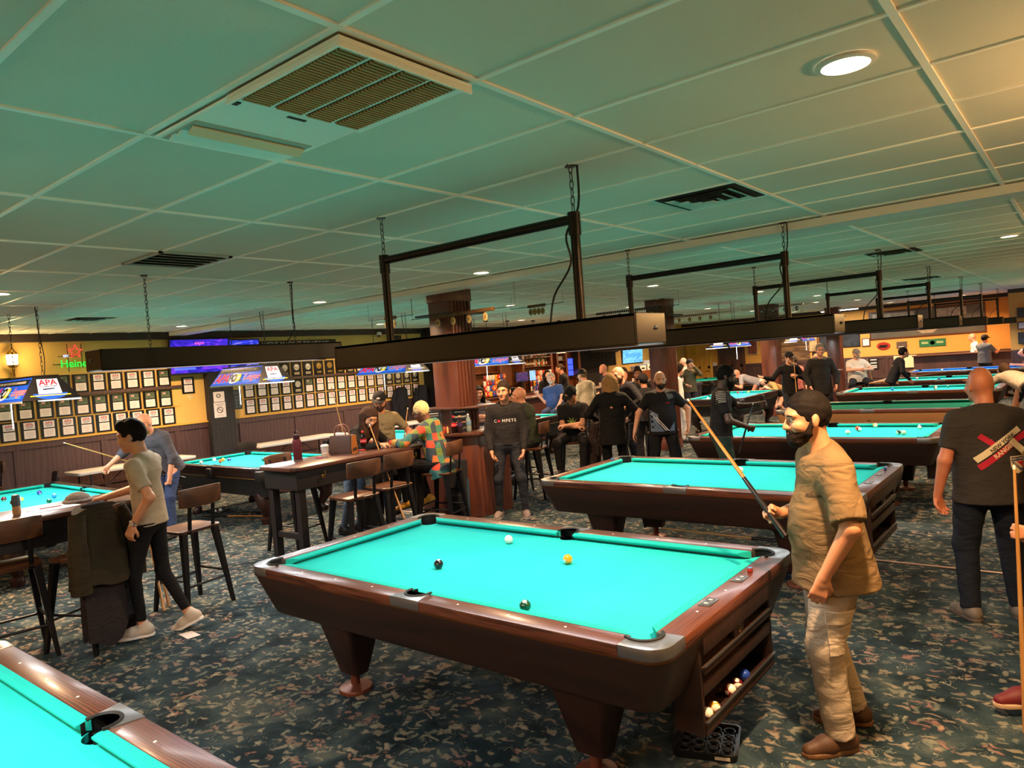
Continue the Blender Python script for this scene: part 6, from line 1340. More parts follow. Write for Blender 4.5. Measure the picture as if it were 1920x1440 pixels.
p_.box(.004, .006, -.10, .10, .10, .17); p_.build('name_plate', M('plate_smoke', '#5c5a58', .3, metal=.5), nb, smooth=False)
vs = MB().box(0, .02, -1.05, 1.05, -.14, .14).build('banner_sign', PB, smooth=False, bevel=.004); vs.location = (X0, 5.82, 2.62); tag(vs, "black sign lettered WE'VE MADE IT TO VEGAS above the plaques", 'sign')
v_ = MB(); add_text(v_, "WE'VE MADE IT TO VEGAS!", .135, (.0205, 0.03, .06), (0, 1, 0), (0, 0, 1), depth=.001); v_.build('sign_lettering', M('letter_pale', '#cfc8bc', .5), vs, smooth=False)
# televisions
def screen_mat(name, c0, c1, c2, st, sc=3.0):
    m, nt, b = new_mat(name); v = coords(nt, 'Object', (1, 1, 3)); n = noise(nt, v, sc, 2, .5, 1.5)
    c = ramp(nt, n.outputs['Fac'], [(.35, c0), (.52, c1), (.66, c2)]); nt.links.new(c, b.inputs['Emission Color']); b.inputs['Emission Strength'].default_value = st
    b.inputs['Base Color'].default_value = (0.01, .01, .012, 1); b.inputs['Roughness'].default_value = .15; MATS[name] = m; return m
def tv(lab, x, y, z, w_, h_, m, rz=0, pitch=6):
    o = MB().box(-.05, 0, -w_/2, w_/2, -h_/2, h_/2).build('television', BLACK, smooth=False, bevel=.006); o.location = (x, y, z); o.rotation_euler = (0, R(pitch), R(rz)); tag(o, lab, 'television', 'wall televisions')
    s_ = MB().box(0, .002, -w_/2+.02, w_/2-.02, -h_/2+.03, h_/2-.02).build('screen', m, o, smooth=False)
    MB().box(-.16, -.05, -.08, .08, -.1, .1).build('wall_mount', GREYM, o, smooth=False); return o, s_
SC1 = screen_mat('screen_violet', '#14108a', '#3a22c0', '#7a30c8', 1.6)
o, s_ = tv('wide violet television showing a sports channel, above the black pilaster', X0+.20, 3.62, 2.50, 1.16, .66, SC1)
t_ = MB(); add_text(t_, 'espn', .10, (.003, -.02, .25), (0, 1, 0), (0, 0, 1), shear=.2, depth=.0005); t_.build('channel_logo', M('glow_pink', '#e04aa0', .5, emit='#f060b0', estr=1.6), o, smooth=False)
c_ = MB(); c_.box(.0025, .003, -.5, .1, .10, .13).box(.0025, .003, -.3, .4, -.16, -.12).box(.0025, .003, -.5, -.1, -.24, -.2); c_.build('screen_graphics', M('glow_blue', '#3048ff', .5, emit='#3a50ff', estr=2.0), o, smooth=False)
o, s_ = tv('smaller blue television right of the wide violet one', X0+.22, 4.50, 2.50, .66, .60, screen_mat('screen_blue', '#0c1470', '#2036d0', '#9a8ab0', 1.5), 0)
# neon star and lettering
ne = thing('neon_sign', 'neon sign with a red star over green Heineken lettering, half hidden by the hanging lamp', 'neon sign', (X0+.06, 1.62, 2.5))
NG = M('neon_green', '#0a8a20', .4, emit='#18e838', estr=2.6); NR = M('neon_red', '#a01020', .4, emit='#ff2838', estr=2.4); NB = M('neon_white', '#c0d0ff', .4, emit='#b0c8ff', estr=2.5)
t_ = MB(); add_text(t_, 'Heineken', .17, (0, .03, -.03), (0, 1, 0), (0, 0, 1), depth=.004, bold=-.001); t_.build('green_lettering', NG, ne, smooth=False)
cu = bpy.data.curves.new('t', 'FONT'); bpy.data.curves.remove(cu)
pts = [(0, math.sin(2*PI*k/10)*(.115 if k % 2 == 0 else .048)-.06, .17+math.cos(2*PI*k/10)*(.115 if k % 2 == 0 else .048)) for k in range(10)]; MB().tube(pts, .006, 6, closed=True).build('red_star', NR, ne)
t_ = MB(); add_text(t_, 'EST.', .05, (0, -.20, .10), (0, 1, 0), (0, 0, 1), depth=.003); t_.build('small_lettering', NB, ne, smooth=False)
MB().cyl((-.02, -.40, -.03), (-.02, .42, -.03), .006).cyl((-.02, -.17, -.16), (-.02, -.17, .30), .006).cyl((-.02, .04, -.1), (-.02, .04, .30), .006).cyl((-.02, -.32, .10), (-.02, -.02, .10), .005).build('frame', BLACK, ne)
# lantern
ln = thing('wall_lantern', 'glowing brass wall lantern at the left edge of the plaque wall', 'lamp', (X0+.14, .64, 2.45)); BR = M('brass', '#b08a3c', .3, metal=.9)
MB().lathe([(.05, 0), (.075, .03), (.085, .04)], n=8).lathe([(.09, .20), (.05, .25), (.02, .28), (.012, .31), (.001, .33)], n=8).build('cap_and_base', BR, ln)
MB().lathe([(.078, .04), (.086, .20)], n=8, cap=False).build('glass', M('lantern_glass', '#fff0d0', .3, emit=(1, .72, .30), estr=9), ln)
c_ = MB()
for k in range(8): c_.cyl((math.cos(2*PI*k/8)*.08, math.sin(2*PI*k/8)*.08, .04), (math.cos(2*PI*k/8)*.089, math.sin(2*PI*k/8)*.089, .20), .004, n=5)
c_.build('cage_bar', BR, ln); MB().cyl((0, 0, -.30), (0, 0, 0), .02, n=12).tube([(-.13, 0, -.06), (-.08, 0, -.10), (0, 0, -.03)], .01, 8).build('bracket', BR, ln)
point_light('lantern_light', (X0+.36, .64, 2.58), 20, (1, .66, .26), .08)
# printed league lamps over the left aisle
def banner_lamp(label, loc, rz=0.0, power=60, L=1.32, zb=1.93, h_=.25):
    t = thing('league_lamp', label, 'lamp', loc, rz, 'printed league lamps'); L2 = L/2; wb, wt = .29, .13; lt = L2-.12
    def face(sy):                                                     # sloping long panel
        return [Vector((-L2, sy*wb, zb)), Vector((L2, sy*wb, zb)), Vector((lt, sy*wt, zb+h_)), Vector((-lt, sy*wt, zb+h_))]
    BLU = M('panel_blue', '#1440b0', .35, emit='#2060e0', estr=.75); DRK = M('panel_dark', '#15151c', .35); WHP = M('panel_white', '#e8e8f0', .35, emit='#e8ecff', estr=.55); YEP = M('panel_yellow', '#e8c820', .4, emit='#f0d020', estr=.9); REP = M('panel_red', '#d01830', .4, emit='#f01838', estr=.8); ORP = M('panel_orange', '#e06820', .4, emit='#f07028', estr=.9); CYP = M('panel_cyan', '#60b0f0', .4, emit='#70c0ff', estr=.9)
    for sy in (-1, 1):
        a, b_, c_, d = face(sy); p = MB(); n_ = 1
        o = MB().add([a, b_, c_, d], [(0, 1, 2, 3)]).build('long_panel', BLU, t, smooth=False)
        rt = (b_-a).normalized()*(1 if sy < 0 else -1); up_ = ((d+c_)/2-(a+b_)/2); hh = up_.length; up_.normalize(); nn = rt.cross(up_); ce_ = (a+b_)/2+nn*.002
        P = lambda x, z, k=1: tuple(ce_+rt*x+up_*z+nn*(.0008*k))
        q = MB().quad(P(-L2+.10, .205), P(L2-.10, .205), P(L2-.12, .275), P(-L2+.12, .275)); q.build('dark_band', DRK, o, smooth=False)
        q = MB()
        for k in range(16):
            aa = 2*PI*k/16; bb = 2*PI*(k+1)/16; q.add([P(-.06, .11, 2), P(-.06+math.cos(aa)*.16, .11+math.sin(aa)*.09, 2), P(-.06+math.cos(bb)*.16, .11+math.sin(bb)*.09, 2)], [(0, 1, 2)])
        q.build('glow_burst', WHP, o, smooth=False)
        q = MB(); 
        for z0 in (.04, .06, .09, .12): q.add([P(-L2+.06, z0, 1), P(L2-.1, z0, 1), P(L2-.1, z0+.006, 1), P(-L2+.06, z0+.006, 1)], [(0, 1, 2, 3)])
        q.build('light_streak', CYP, o, smooth=False)
        kw = dict(right=rt, up=up_, depth=.001)
        q = MB(); add_text(q, 'APA', .20, P(-.40, .11, 3), shear=.25, bold=.006, **kw); q.build('red_lettering', REP, o, smooth=False)
        q = MB(); add_text(q, 'P', .17, P(-.16, .11, 4), bold=.004, **kw); add_text(q, 'L', .17, P(.13, .11, 4), bold=.004, **kw); q.build('blue_lettering', M('panel_navy', '#1a3a78', .4), o, smooth=False)
        q = MB(); add_text(q, 'O', .17, P(-.06, .11, 4), bold=.008, **kw); q.build('black_lettering', BLACK, o, smooth=False)
        q = MB(); add_text(q, 'O', .17, P(.045, .11, 4), bold=.008, **kw); q.build('yellow_lettering', YEP, o, smooth=False)
        q = MB(); add_text(q, 'League', .15, P(.40, .12, 3), shear=.35, **kw); q.build('orange_lettering', ORP, o, smooth=False)
        q = MB(); add_text(q, 'AMERICAN POOLPLAYERS ASSOCIATION', .042, P(0, .238, 3), spacing=1.15, **kw); q.build('white_lettering', M('letter_white', '#d8d8d8', .5), o, smooth=False)
    for sx in (-1, 1):
        e = [Vector((sx*L2, -wb, zb)), Vector((sx*L2, wb, zb)), Vector((sx*lt, wt, zb+h_)), Vector((sx*lt, -wt, zb+h_))]
        o = MB().add(e, [(0, 1, 2, 3)]).build('end_panel', DRK, t, smooth=False)
        rt = Vector((0, sx, 0)); up_ = (e[2]-e[1]); up_.y = 0; up_.normalize(); nn = rt.cross(up_); ce_ = Vector((sx*L2, 0, zb))
        P = lambda x, z, k=1: tuple(ce_+rt*x+up_*z+nn*(.001*k))
        MB().quad(P(-.115, .07), P(.115, .07), P(.10, .25), P(-.10, .25)).build('white_card', WHP, o, smooth=False)
        q = MB()
        for k in range(12):
            aa = PI+PI*k/12; bb = PI+PI*(k+1)/12; q.add([P(0, .075, .5), P(math.cos(aa)*.17, .075+math.sin(aa)*.07, .5), P(math.cos(bb)*.17, .075+math.sin(bb)*.07, .5)], [(0, 1, 2)])
        q.build('blue_glow', BLU, o, smooth=False)
        q = MB(); add_text(q, 'APA', .095, P(0, .205, 2), rt, up_, depth=.0005, bold=.003); q.build('red_lettering', REP, o, smooth=False)
        q = MB(); q.quad(P(-.085, .155, 2), P(.085, .155, 2), P(.085, .164, 2), P(-.085, .164, 2)).quad(P(-.06, .115, 2), P(.06, .125, 2), P(.05, .14, 2), P(-.07, .135, 2)); q.build('blue_swoosh', PBL, o, smooth=False)
        MB().quad(P(-.20, .045, 2), P(.20, .045, 2), P(.195, .056, 2), P(-.195, .056, 2)).build('yellow_line', YEP, o, smooth=False)
    MB().box(-lt, lt, -wt, wt, zb+h_-.004, zb+h_+.02).build('top_cap', DRK, t, bevel=.003, smooth=False)
    MB().box(-L2, L2, -wb-.004, -wb+.006, zb-.02, zb).box(-L2, L2, wb-.006, wb+.004, zb-.02, zb).build('rim', WHITE, t, smooth=False)
    MB().box(-L2+.06, L2-.06, -wb+.08, wb-.08, zb+.01, zb+.014).build('diffuser', M('diffuser_on', '#ffffff'), t, smooth=False)
    area_light('league_lamp_light', (0, 0, zb+.002), L-.2, .36, power, COOL, t)
    for x in (-.45, .45):
        c_ = MB(); chain_pts(c_, x, 0, zb+h_+.02, H-.002, .07); c_.build('chain', CHAIN, t)
    MB().tube(smooth_pts([(.5, 0, zb+h_+.01), (.48, .02, 2.4), (.36, .03, 2.7), (.34, .02, H-.002)]), .005, 6).build('power_cord', BLACK, t)
    MB().cyl((-.02, -wb+.1, zb-.30), (-.02, -wb+.1, zb+.01), .008, n=8).build('pull_rod', WHITE, t)
    return t
banner_lamp('printed APA Pool League lamp at the left edge, over the table behind the drink cans', (-6.72, -.25, 0)); banner_lamp('printed APA Pool League lamp below the televisions, over the black table', (-7.0, 2.72, 0))
banner_lamp('printed APA Pool League lamp in front of the silver medal plaques', (-7.15, 5.65, 0)); banner_lamp('printed APA Pool League lamp right of the first wood pillar, in front of the bar', (-7.15, 8.5, 0))
banner_lamp('league lamp seen end on over the lengthwise table', (-3.84, 13.2, 0), PI/2); banner_lamp('farthest league lamp, before the barn board', (-4.4, 20.4, 0), PI/2)

# ---------------------------------------------------------------- the bar along the left wall
BARW = wood('bar_wood', '#4a2412', '#8a4a24', axis=2, scale=4, rough=.35, stretch=5, coat=.2); BACK = M('bar_back', '#7a4520', .6, var=.2)
bc = thing('bar', 'long wooden bar where people sit, in front of the bottle shelves', 'bar', (-7.75, 14.2, 0))
MB().box(-.28, .20, -4.3, 4.3, 0, 1.06).build('front', MAHOG, bc, smooth=False, bevel=.004); MB().box(-.34, .36, -4.4, 4.4, 1.06, 1.11).build('top', TOPW, bc, bevel=.012); MB().cyl((.36, -4.3, .22), (.36, 4.3, .22), .025).build('foot_rail', BR, bc)
bb = thing('back_bar', 'wooden back bar shelving with bottles and snack racks', 'shelf', (X0, 13.2, 0))
MB().box(.0, .03, -3.0, 3.0, 0, H-.15).build('back_panel', BACK, bb, smooth=False); MB().box(.03, .62, -3.0, 3.0, 0, 1.0).build('lower_cabinet', BARW, bb, smooth=False, bevel=.004); MB().box(.02, .66, -3.02, 3.02, 1.0, 1.04).build('worktop', TOPW, bb, bevel=.004)
for y in (-2.98, -1.0, .02, 1.45, 1.75, 2.25, 2.98): MB().box(.03, .30, y-.05, y+.05, 1.04, H-.15).build('upright', BARW, bb, smooth=False, bevel=.004)
for z, a, b_ in ((1.78, .1, 1.4), (2.05, .1, 1.4), (1.50, 1.8, 2.2), (1.70, 1.8, 2.2), (1.9, 1.8, 2.2), (1.72, -2.9, -1.1)): MB().box(.03, .28, a, b_, z-.02, z).build('shelf', BARW, bb, smooth=False)
MB().box(.03, .36, -3.0, 3.0, 2.42, 2.50).build('cornice', BARW, bb, smooth=False, bevel=.006)
BC = ['#8a4a14', '#2c5a2a', '#b8b4a0', '#5a1a14', '#c88a2c', '#d8d4c8', '#1c1c20', '#3a6a8a']; BN = ['amber', 'green', 'clear', 'dark red', 'gold', 'white', 'black', 'blue']
BP = {}
def bar_bottle(c, y, z, lab, x=X0+.16):
    if c not in BP:
        o = MB().lathe([(.030, 0), (.032, .01), (.032, .15), (.013, .20), (.012, .235)], n=12).build('liquor_bottle', M('glass_'+BC[c], BC[c], .12, spec=.7))
        MB().lathe([(.0325, .05), (.0325, .115)], n=12, cap=False).build('label_band', M('bottle_label_%d' % (c % 3), ['#d8c8a0', '#c03020', '#e0e0d8'][c % 3], .5), o); MB().lathe([(.0135, .225), (.0135, .25), (.001, .25)], n=10).build('cap', M('bottle_cap_%d' % (c % 2), ['#1a1a1a', '#b08a3c'][c % 2], .4), o)
        BP[c] = o; o.location = (x, y, z); tag(o, lab, 'bottle', 'bottles on the back bar')
    else: copy_tree(BP[c], None, (x, y, z), None, lab)
for rw, z in (('upper', 2.05), ('lower', 1.78)):
    for k in range(17):
        c = random.randrange(8); bar_bottle(c, 13.36+.074*k, z, '%s liquor bottle on the %s back bar shelf, %s from its left end' % (BN[c], rw, ORD[k]))
BGC = [('#c8301c', 'red'), ('#e0a81c', 'yellow'), ('#d86a1c', 'orange'), ('#2a4a9c', 'blue'), ('#d8d0c0', 'white'), ('#7a2a1c', 'brown')]; GP = {}
def chip_bag(ci, x, y, z, lab, grp):
    if ci not in GP:
        b_ = MB(); rings = []
        for k in range(9):
            f_ = k/8; th = .028*math.sin(PI*f_)**.6+.002; wd = .052+.004*math.sin(9*f_); rings.append([Vector((math.cos(2*PI*i/12)*th, math.sin(2*PI*i/12)*wd, -.075+.15*f_)) for i in range(12)])
        o = b_.loft(rings).build('snack_bag', M('bag_'+BGC[ci][0], BGC[ci][0], .3)); MB().lathe([(.024, .024), (.022, .030), (.001, .031)], (0, 0, 0), 12, 'X').build('bag_print', M('bag_print_%d' % (ci % 2), ['#e8e0c8', '#d82818'][ci % 2], .4), o)
        GP[ci] = o; o.location = (x, y, z); tag(o, lab, 'snack bag', grp)
    else: copy_tree(GP[ci], None, (x, y, z), None, lab, grp)
for blk, y0, nc, where in (('left', 11.35, 8, 'left bar rack'), ('right', 13.42, 10, 'right bar rack')):
    for i in range(nc):
        for j in range(4):
            ci = random.randrange(6); chip_bag(ci, X0+.40+.015*(j % 2), y0+.118*i, 1.14+.145*j, '%s snack bag, %s column and %s row up of the %s' % (BGC[ci][1], ORD[i], ORD[j], where), 'snack bags in the racks')
mn = thing('monitor', 'till monitor with a dark blue screen behind the bar', 'screen', (X0+.55, 12.78, 1.06)); MB().box(-.02, .02, -.29, .29, .32, .60).build('case', BLACK, mn, bevel=.006, smooth=False); MB().box(.02, .022, -.27, .27, .34, .58).build('screen', screen_mat('screen_till', '#141a50', '#26306a', '#8a3a70', 1.0, 9), mn, smooth=False); MB().cyl((0, 0, 0), (0, 0, .34), .03).build('stand', BLACK, mn)
m2 = thing('monitor', 'bright pale blue tablet screen beside the till monitor', 'screen', (X0+.58, 13.24, 1.06)); MB().box(-.015, .015, -.15, .15, .32, .62).build('case', BLACK, m2, bevel=.006, smooth=False); MB().box(.015, .017, -.14, .14, .33, .61).build('screen', screen_mat('screen_pale', '#7ab0f0', '#a8d0ff', '#4a80d0', 1.4, 5), m2, smooth=False); MB().cyl((0, 0, 0), (0, 0, .34), .02).build('stand', BLACK, m2)
for k in range(5):
    t = thing('drinking_glass', 'clear glass on the bar shelf beside the right wood post, %s from the left' % ORD[k], 'glass', (X0+.16, 15.05+.08*k, 1.9), 0, 'glasses on the bar shelf'); MB().lathe([(.025, 0), (.033, .12), (.031, .12), (.024, .006)], n=12, cap=False).build('glass_wall', M('glass_clear', '#dfe6e6', .05, alpha=.4), t)
bl = thing('lit_shelf', 'blue glowing bottle shelf behind the bartender', 'shelf', (X0+.06, 15.86, 1.66)); MB().box(0, .05, -.2, .2, -.28, .28).build('light_panel', M('blue_glow', '#2030c0', .4, emit='#3a50ff', estr=2.2), bl, smooth=False)
for z in (-.28, -.1, .08, .28): MB().box(0, .16, -.2, .2, z-.01, z+.01).build('ledge', BLACK, bl, smooth=False)
SHB = fabric('shirt_stock', '#100f11', fold=.5); sh0 = None
for k in range(10):
    lab = 'black shirt on a hanger in the rack right of the bar, %s from the left' % ORD[k]; y = 16.15+.25*k
    if sh0 is None:
        sh0 = thing('hanging_shirt', lab, 'shirt', (X0+.22, y, 2.2), 0, 'hanging shirts')
        MB().loft([[Vector((math.cos(2*PI*i/18)*.05*(1+.2*math.sin(4*2*PI*i/18)), math.sin(2*PI*i/18)*wd, z)) for i in range(18)] for z, wd in ((-.02, .05), (-.06, .20), (-.2, .17), (-.62, .19))]).build('cloth', SHB, sh0)
        MB().tube([(0, -.18, -.06), (0, 0, .02), (0, .18, -.06)], .006, 6).tube([(0, 0, .02), (0, 0, .06), (0, .02, .075)], .004, 6).build('hanger', GREYM, sh0)
    else: copy_tree(sh0, None, (X0+.22, y, 2.2), None, lab)
struct(MB().cyl((X0+.22, 16.0, 2.275), (X0+.22, 18.6, 2.275), .012).build('trim_14', GREYM))
struct(MB().box(X0, X0+.02, 16.2, 18.2, .9, 2.35).build('trim_15', DKTRIM, smooth=False))
o, s_ = tv('bright blue television on the yellow wall left of the second pillar', X0+.06, 20.1, 2.0, 1.5, .86, screen_mat('screen_cyan', '#5ab8f0', '#8ad8ff', '#3a90d8', 1.3, 2), 0, 4)
c_ = MB(); c_.box(.0025, .003, -.2, .6, .10, .28).box(.0025, .003, -.55, .6, -.2, -.06); c_.build('screen_graphics', M('screen_panel', '#4a9ad8', .4, emit='#4a9ae0', estr=1.0), o, smooth=False)
ck = thing('wall_clock', 'round dark rimmed clock left of the bright blue television', 'clock', (X0+.03, 18.98, 2.2)); MB().lathe([(.17, 0), (.17, .03), (.14, .03)], n=28, axis='X').build('rim', BLACK, ck); MB().lathe([(.14, .02), (.001, .021)], n=28, axis='X').build('face', PS, ck); MB().box(.022, .025, -.004, .004, 0, .1).box(.022, .025, 0, .07, -.004, .004).build('hand', BLACK, ck, smooth=False)
sd = thing('side_counter', 'counter with white printer boxes below the bright blue television', 'counter', (X0+.4, 20.2, 0)); MB().box(-.38, .3, -1.0, 1.0, 0, 1.3).build('base', BARW, sd, smooth=False, bevel=.005)
for k, (y, h_) in enumerate(((-.4, .18), (.15, .22), (.6, .35))):
    o = MB().box(-.2, .2, -.22, .22, 0, h_).build('office_printer' if k == 2 else 'white_box', WHITE, bevel=.01, smooth=False); o.location = (X0+.4, 20.2+y, 1.3); tag(o, ['white box on the counter under the bright television, left one', 'white box on the counter under the bright television, middle one', 'white printer on the counter left of the second pillar'][k], 'box' if k < 2 else 'printer')
    MB().box(.2, .203, -.12, .12, h_*.3, h_*.6).build('slot', BLACK, o, smooth=False)
PLS = M('shade_glow', '#f0c878', .5, emit=(1, .70, .34), estr=3.5); pl0 = None
for k, y in enumerate((9.6, 10.4, 11.44, 12.58, 14.6, 15.5, 16.9)):
    lab = 'small glowing pendant lamp over the bar, %s from the left' % ORD[k]
    if pl0 is None:
        pl0 = thing('pendant_lamp', lab, 'lamp', (-8.2, y, 2.10), 0, 'pendant lamps over the bar'); MB().lathe([(.115, 0), (.105, .05), (.05, .10), (.02, .12)], n=18, cap=False).build('shade', PLS, pl0); MB().cyl((0, 0, .11), (0, 0, H-2.10), .006).lathe([(.05, H-2.13), (.05, H-2.101)], n=12).build('stem', DKTRIM, pl0)
    else: copy_tree(pl0, None, (-8.2, y, 2.10), None, lab)
    point_light('pendant_light', (-8.2, y, 2.08), 11, (1, .68, .36), .06)
for k in range(7):
    o = MB().lathe([(.028, 0), (.036, .12), (.034, .12), (.027, .005)], n=12, cap=True).build('pint_cup', M('cup_pale', '#cdbfae', .3)); o.location = (-7.6+.1*(k % 2), 10.6+.9*k, 1.11); tag(o, 'pale cup standing on the bar, %s from the left end' % ORD[k], 'cup', 'cups on the bar')
tp = thing('beer_tower', 'brass beer tap tower on the bar before the bartender', 'beer tap', (-7.85, 12.95, 1.11)); MB().cyl((0, 0, 0), (0, 0, .3), .03).cyl((0, -.2, .3), (0, .2, .3), .03).build('column', BR, tp)
for k in (-1, 0, 1): MB().cyl((.03, k*.13, .3), (.05, k*.13, .45), .01, .02).build('tap_handle', BLACK, tp)

# score wires with wooden beads across the pillars
BEAD = M('bead_wood', '#6a4c2a', .5, var=.2); BEADK = M('bead_black', '#1a1614', .5); TAGM = M('score_tag', '#a08858', .5)
def score_wire(lab, x0, x1, y, z, bm_, n):
    t = thing('score_wire', lab, 'scoring beads', (x0, y, z), 0, 'scoring wires with beads'); L_ = x1-x0
    MB().cyl((-.35, 0, 0), (L_+.35, 0, 0), .004).cyl((-.34, 0, 0), (-.34, 0, H-z-.008), .002, n=5).cyl((L_+.34, 0, 0), (L_+.34, 0, H-z-.008), .002, n=5).build('wire', BEADK, t)
    b_ = MB()
    for k in range(n): b_.lathe([(.008, -.012), (.024, -.007), (.026, 0), (.024, .007), (.008, .012)], (L_*k/(n-1), 0, 0), 10, 'X')
    b_.build('beads', bm_, t)
    for k, tx in enumerate(('40', '30', '20', '10')):
        xx = L_*(.12+.25*k); o = MB().sphere((xx, 0, -.085), .042, 14, (1, .25, 1.3)).build('number_tag', TAGM if bm_ is BEAD else BEADK, t); q = MB(); add_text(q, tx, .05, (xx, -.012, -.088), (1, 0, 0), (0, 0, 1), depth=.0005); q.build('tag_number', BLACK if bm_ is BEAD else PEARL, o, smooth=False)
score_wire('wire of brown scoring beads with number tags in front of the first pillar', -3.93, -2.85, 3.5, 2.62, BEAD, 30); score_wire('short run of scoring beads left of the first pillar', -4.75, -4.55, 3.45, 2.68, BEAD, 7)
score_wire('wire of black scoring beads with tags in front of the second pillar', -4.3, -3.0, 8.2, 2.72, BEADK, 30); score_wire('wire of black scoring beads in front of the third pillar', -3.5, -2.4, 14.2, 2.80, BEADK, 26); score_wire('cluster of brown scoring beads hanging near the lamp cord', -3.9, -3.6, 5.6, 2.78, BEAD, 9)
score_wire('wire of pale scoring beads between second and third pillars', -4.6, -3.6, 12.0, 2.70, BEAD, 22)
dc = thing('security_camera', 'white dome security camera above the Vegas sign wall', 'camera', (X0+.10, 8.06, 2.82)); MB().lathe([(.06, .0), (.06, .06), (.02, .08)], n=16).build('housing', WHITE, dc); MB().sphere((0, 0, 0), .045, 14).build('lens', BLACK, dc)
sk = tag(MB().box(-.08, .08, -.12, .12, -.12, .12).build('loudspeaker', BLACK, bevel=.01), 'small black loudspeaker right of the dome camera', 'loudspeaker'); sk.location = (X0+.12, 8.55, 2.68); MB().lathe([(.08, .081), (.05, .084), (.001, .083)], n=18, axis='X').build('speaker_grille', DKTRIM, sk)

# ---------------------------------------------------------------- back wall
def framed(name, lab, cat, x, z, w_, h_, fm, pm, y=Y1, grp=None, inner=.03):
    o = MB().box(-w_/2, w_/2, -.03, 0, -h_/2, h_/2).build(name, fm, smooth=False, bevel=.004); o.location = (x, y, z); tag(o, lab, cat, grp)
    MB().box(-w_/2+inner, w_/2-inner, -.033, -.03, -h_/2+inner, h_/2-inner).build('picture', pm, o, smooth=False); return o
FRB = M('frame_brown', '#5a3018', .4); PDK = M('pic_dark', '#2c3038', .4, var=.7, vscale=5); PRD = M('pic_red', '#7a3a30', .4, var=.6, vscale=6); PTN = M('pic_tan', '#b8a078', .4, var=.5, vscale=4); MUR = M('mural_grey', '#5c5a52', .35, var=.25, vscale=1.2)
framed('framed_picture', 'framed reddish picture on the yellow wall left of the third pillar', 'picture', -7.44, 1.82, .42, .56, PTN, PRD, grp='pictures on the back wall'); framed('framed_picture', 'tall framed picture right of the barn board', 'picture', -5.18, 1.86, .36, .74, FRB, PTN, grp='pictures on the back wall'); framed('framed_picture', 'tall framed picture at the left of the fourth pillar', 'picture', -4.82, 1.88, .30, .8, FRB, PDK, grp='pictures on the back wall')
framed('framed_picture', 'dark poster picture behind the man in the dark grey coat', 'picture', -3.87, 1.86, .60, .56, BLACKW, PDK, grp='pictures on the back wall'); framed('framed_certificate', 'small framed certificate right of the dark poster', 'certificate', -3.38, 1.71, .27, .29, FRB, PS)
mu = framed('mural', 'very wide grey framed mural with a pale belt shape, above the far tables', 'picture', -1.52, 2.26, 3.45, .98, FRB, MUR, inner=.05)
q = MB(); q.prism([(-.75, .12), (-.35, .14), (0, .18), (.35, .14), (.75, .12), (.70, .02), (.36, -.10), (.16, -.26), (-.16, -.26), (-.36, -.10), (-.70, .02)], .0, .012, Matrix(((1, 0, 0, .06), (0, 0, -1, -.034), (0, 1, 0, -.12), (0, 0, 0, 1)))); q.build('belt_shape', M('belt_pale', '#b8a890', .5, var=.2), mu, bevel=.004)
MB().lathe([(.11, .034), (.10, .05), (.001, .05)], (.06, -.09, -.17), 18, 'Y').build('belt_disc', M('belt_disc', '#d8d0c0', .4), mu); q = MB().box(-1.6, -.3, -.035, -.033, .16, .40).box(.35, 1.2, -.035, -.033, .14, .40); q.build('pale_panel', M('mural_pale', '#a8a296', .5, var=.3), mu, smooth=False)
ov = tag(MB().lathe([(.21, 0), (.21, .02), (.001, .025)], n=28, axis='Y').build('oval_sign', M('sign_red', '#a0281c', .45)), 'red oval sign on the orange back wall', 'sign'); ov.location = (-2.83, Y1-.03, 1.545); ov.scale = (1, 1, .62); MB().box(-.13, .13, -.006, 0, -.05, .05).box(-.17, .1, -.006, 0, -.1, -.06).build('oval_figure', BLACK, ov, smooth=False)
gp = tag(MB().box(-.16, .16, -.02, 0, -.11, .11).build('grey_plaque', M('plaque_grey', '#54483c', .6, var=.3, vscale=20), smooth=False), 'small grey brown plaque between red oval and green banner', 'plaque'); gp.location = (-2.26, Y1-.005, 1.54); MB().box(-.1, .06, -.023, -.02, -.07, -.05).build('plaque_text', PS, gp, smooth=False)
gb = tag(MB().box(-.39, .39, -.01, 0, -.125, .125).build('green_banner', M('banner_green', '#1f6a42', .6), smooth=False), 'green banner with pale emblem on the orange back wall', 'banner'); gb.location = (-1.34, Y1-.01, 1.545); q = MB()
for sx in (-1, 1):
    for z in (.03, -.01): q.box(sx*.22-.1, sx*.22+.1, -.013, -.01, z-.012, z+.012)
q.build('banner_text', M('banner_pale', '#b8c890', .6), gb, smooth=False); MB().lathe([(.07, .010), (.001, .014)], (0, -.02, .0), 16, 'Y').build('banner_emblem', MATS['banner_pale'], gb)
wb = tag(MB().box(-.35, .35, -.02, 0, -.21, .21).build('white_board', M('board_cream', '#d8cfae', .5), smooth=False), 'cream white board on the wainscot behind the black shirted player', 'board'); wb.location = (-2.18, Y1-.03, .96)
po = tag(MB().box(-.14, .14, -.012, 0, -.19, .19).build('poster', M('poster_black', '#1c1a1a', .5), smooth=False), 'small black and white poster on the wainscot by the stout man', 'poster'); po.location = (-3.17, Y1-.03, .95); q = MB()
for z in (.13, .02, -.08, -.14): q.box(-.10, .10, -.015, -.012, z-.02, z+.02)
q.build('poster_print', PS, po, smooth=False)
for k, (z, h_, lab) in enumerate(((2.27, .30, 'framed dark group photo at the right edge, topmost of three'), (1.905, .22, 'framed white document at the right edge, middle of three'), (1.55, .33, 'framed dark photo at the right edge, lowest of three'))):
    framed('framed_picture', lab, 'picture', 1.42, z, .46, h_, FRB if k != 2 else BLACKW, (PDK, PS, PDK)[k], y=21.82, grp='three frames at the right edge')
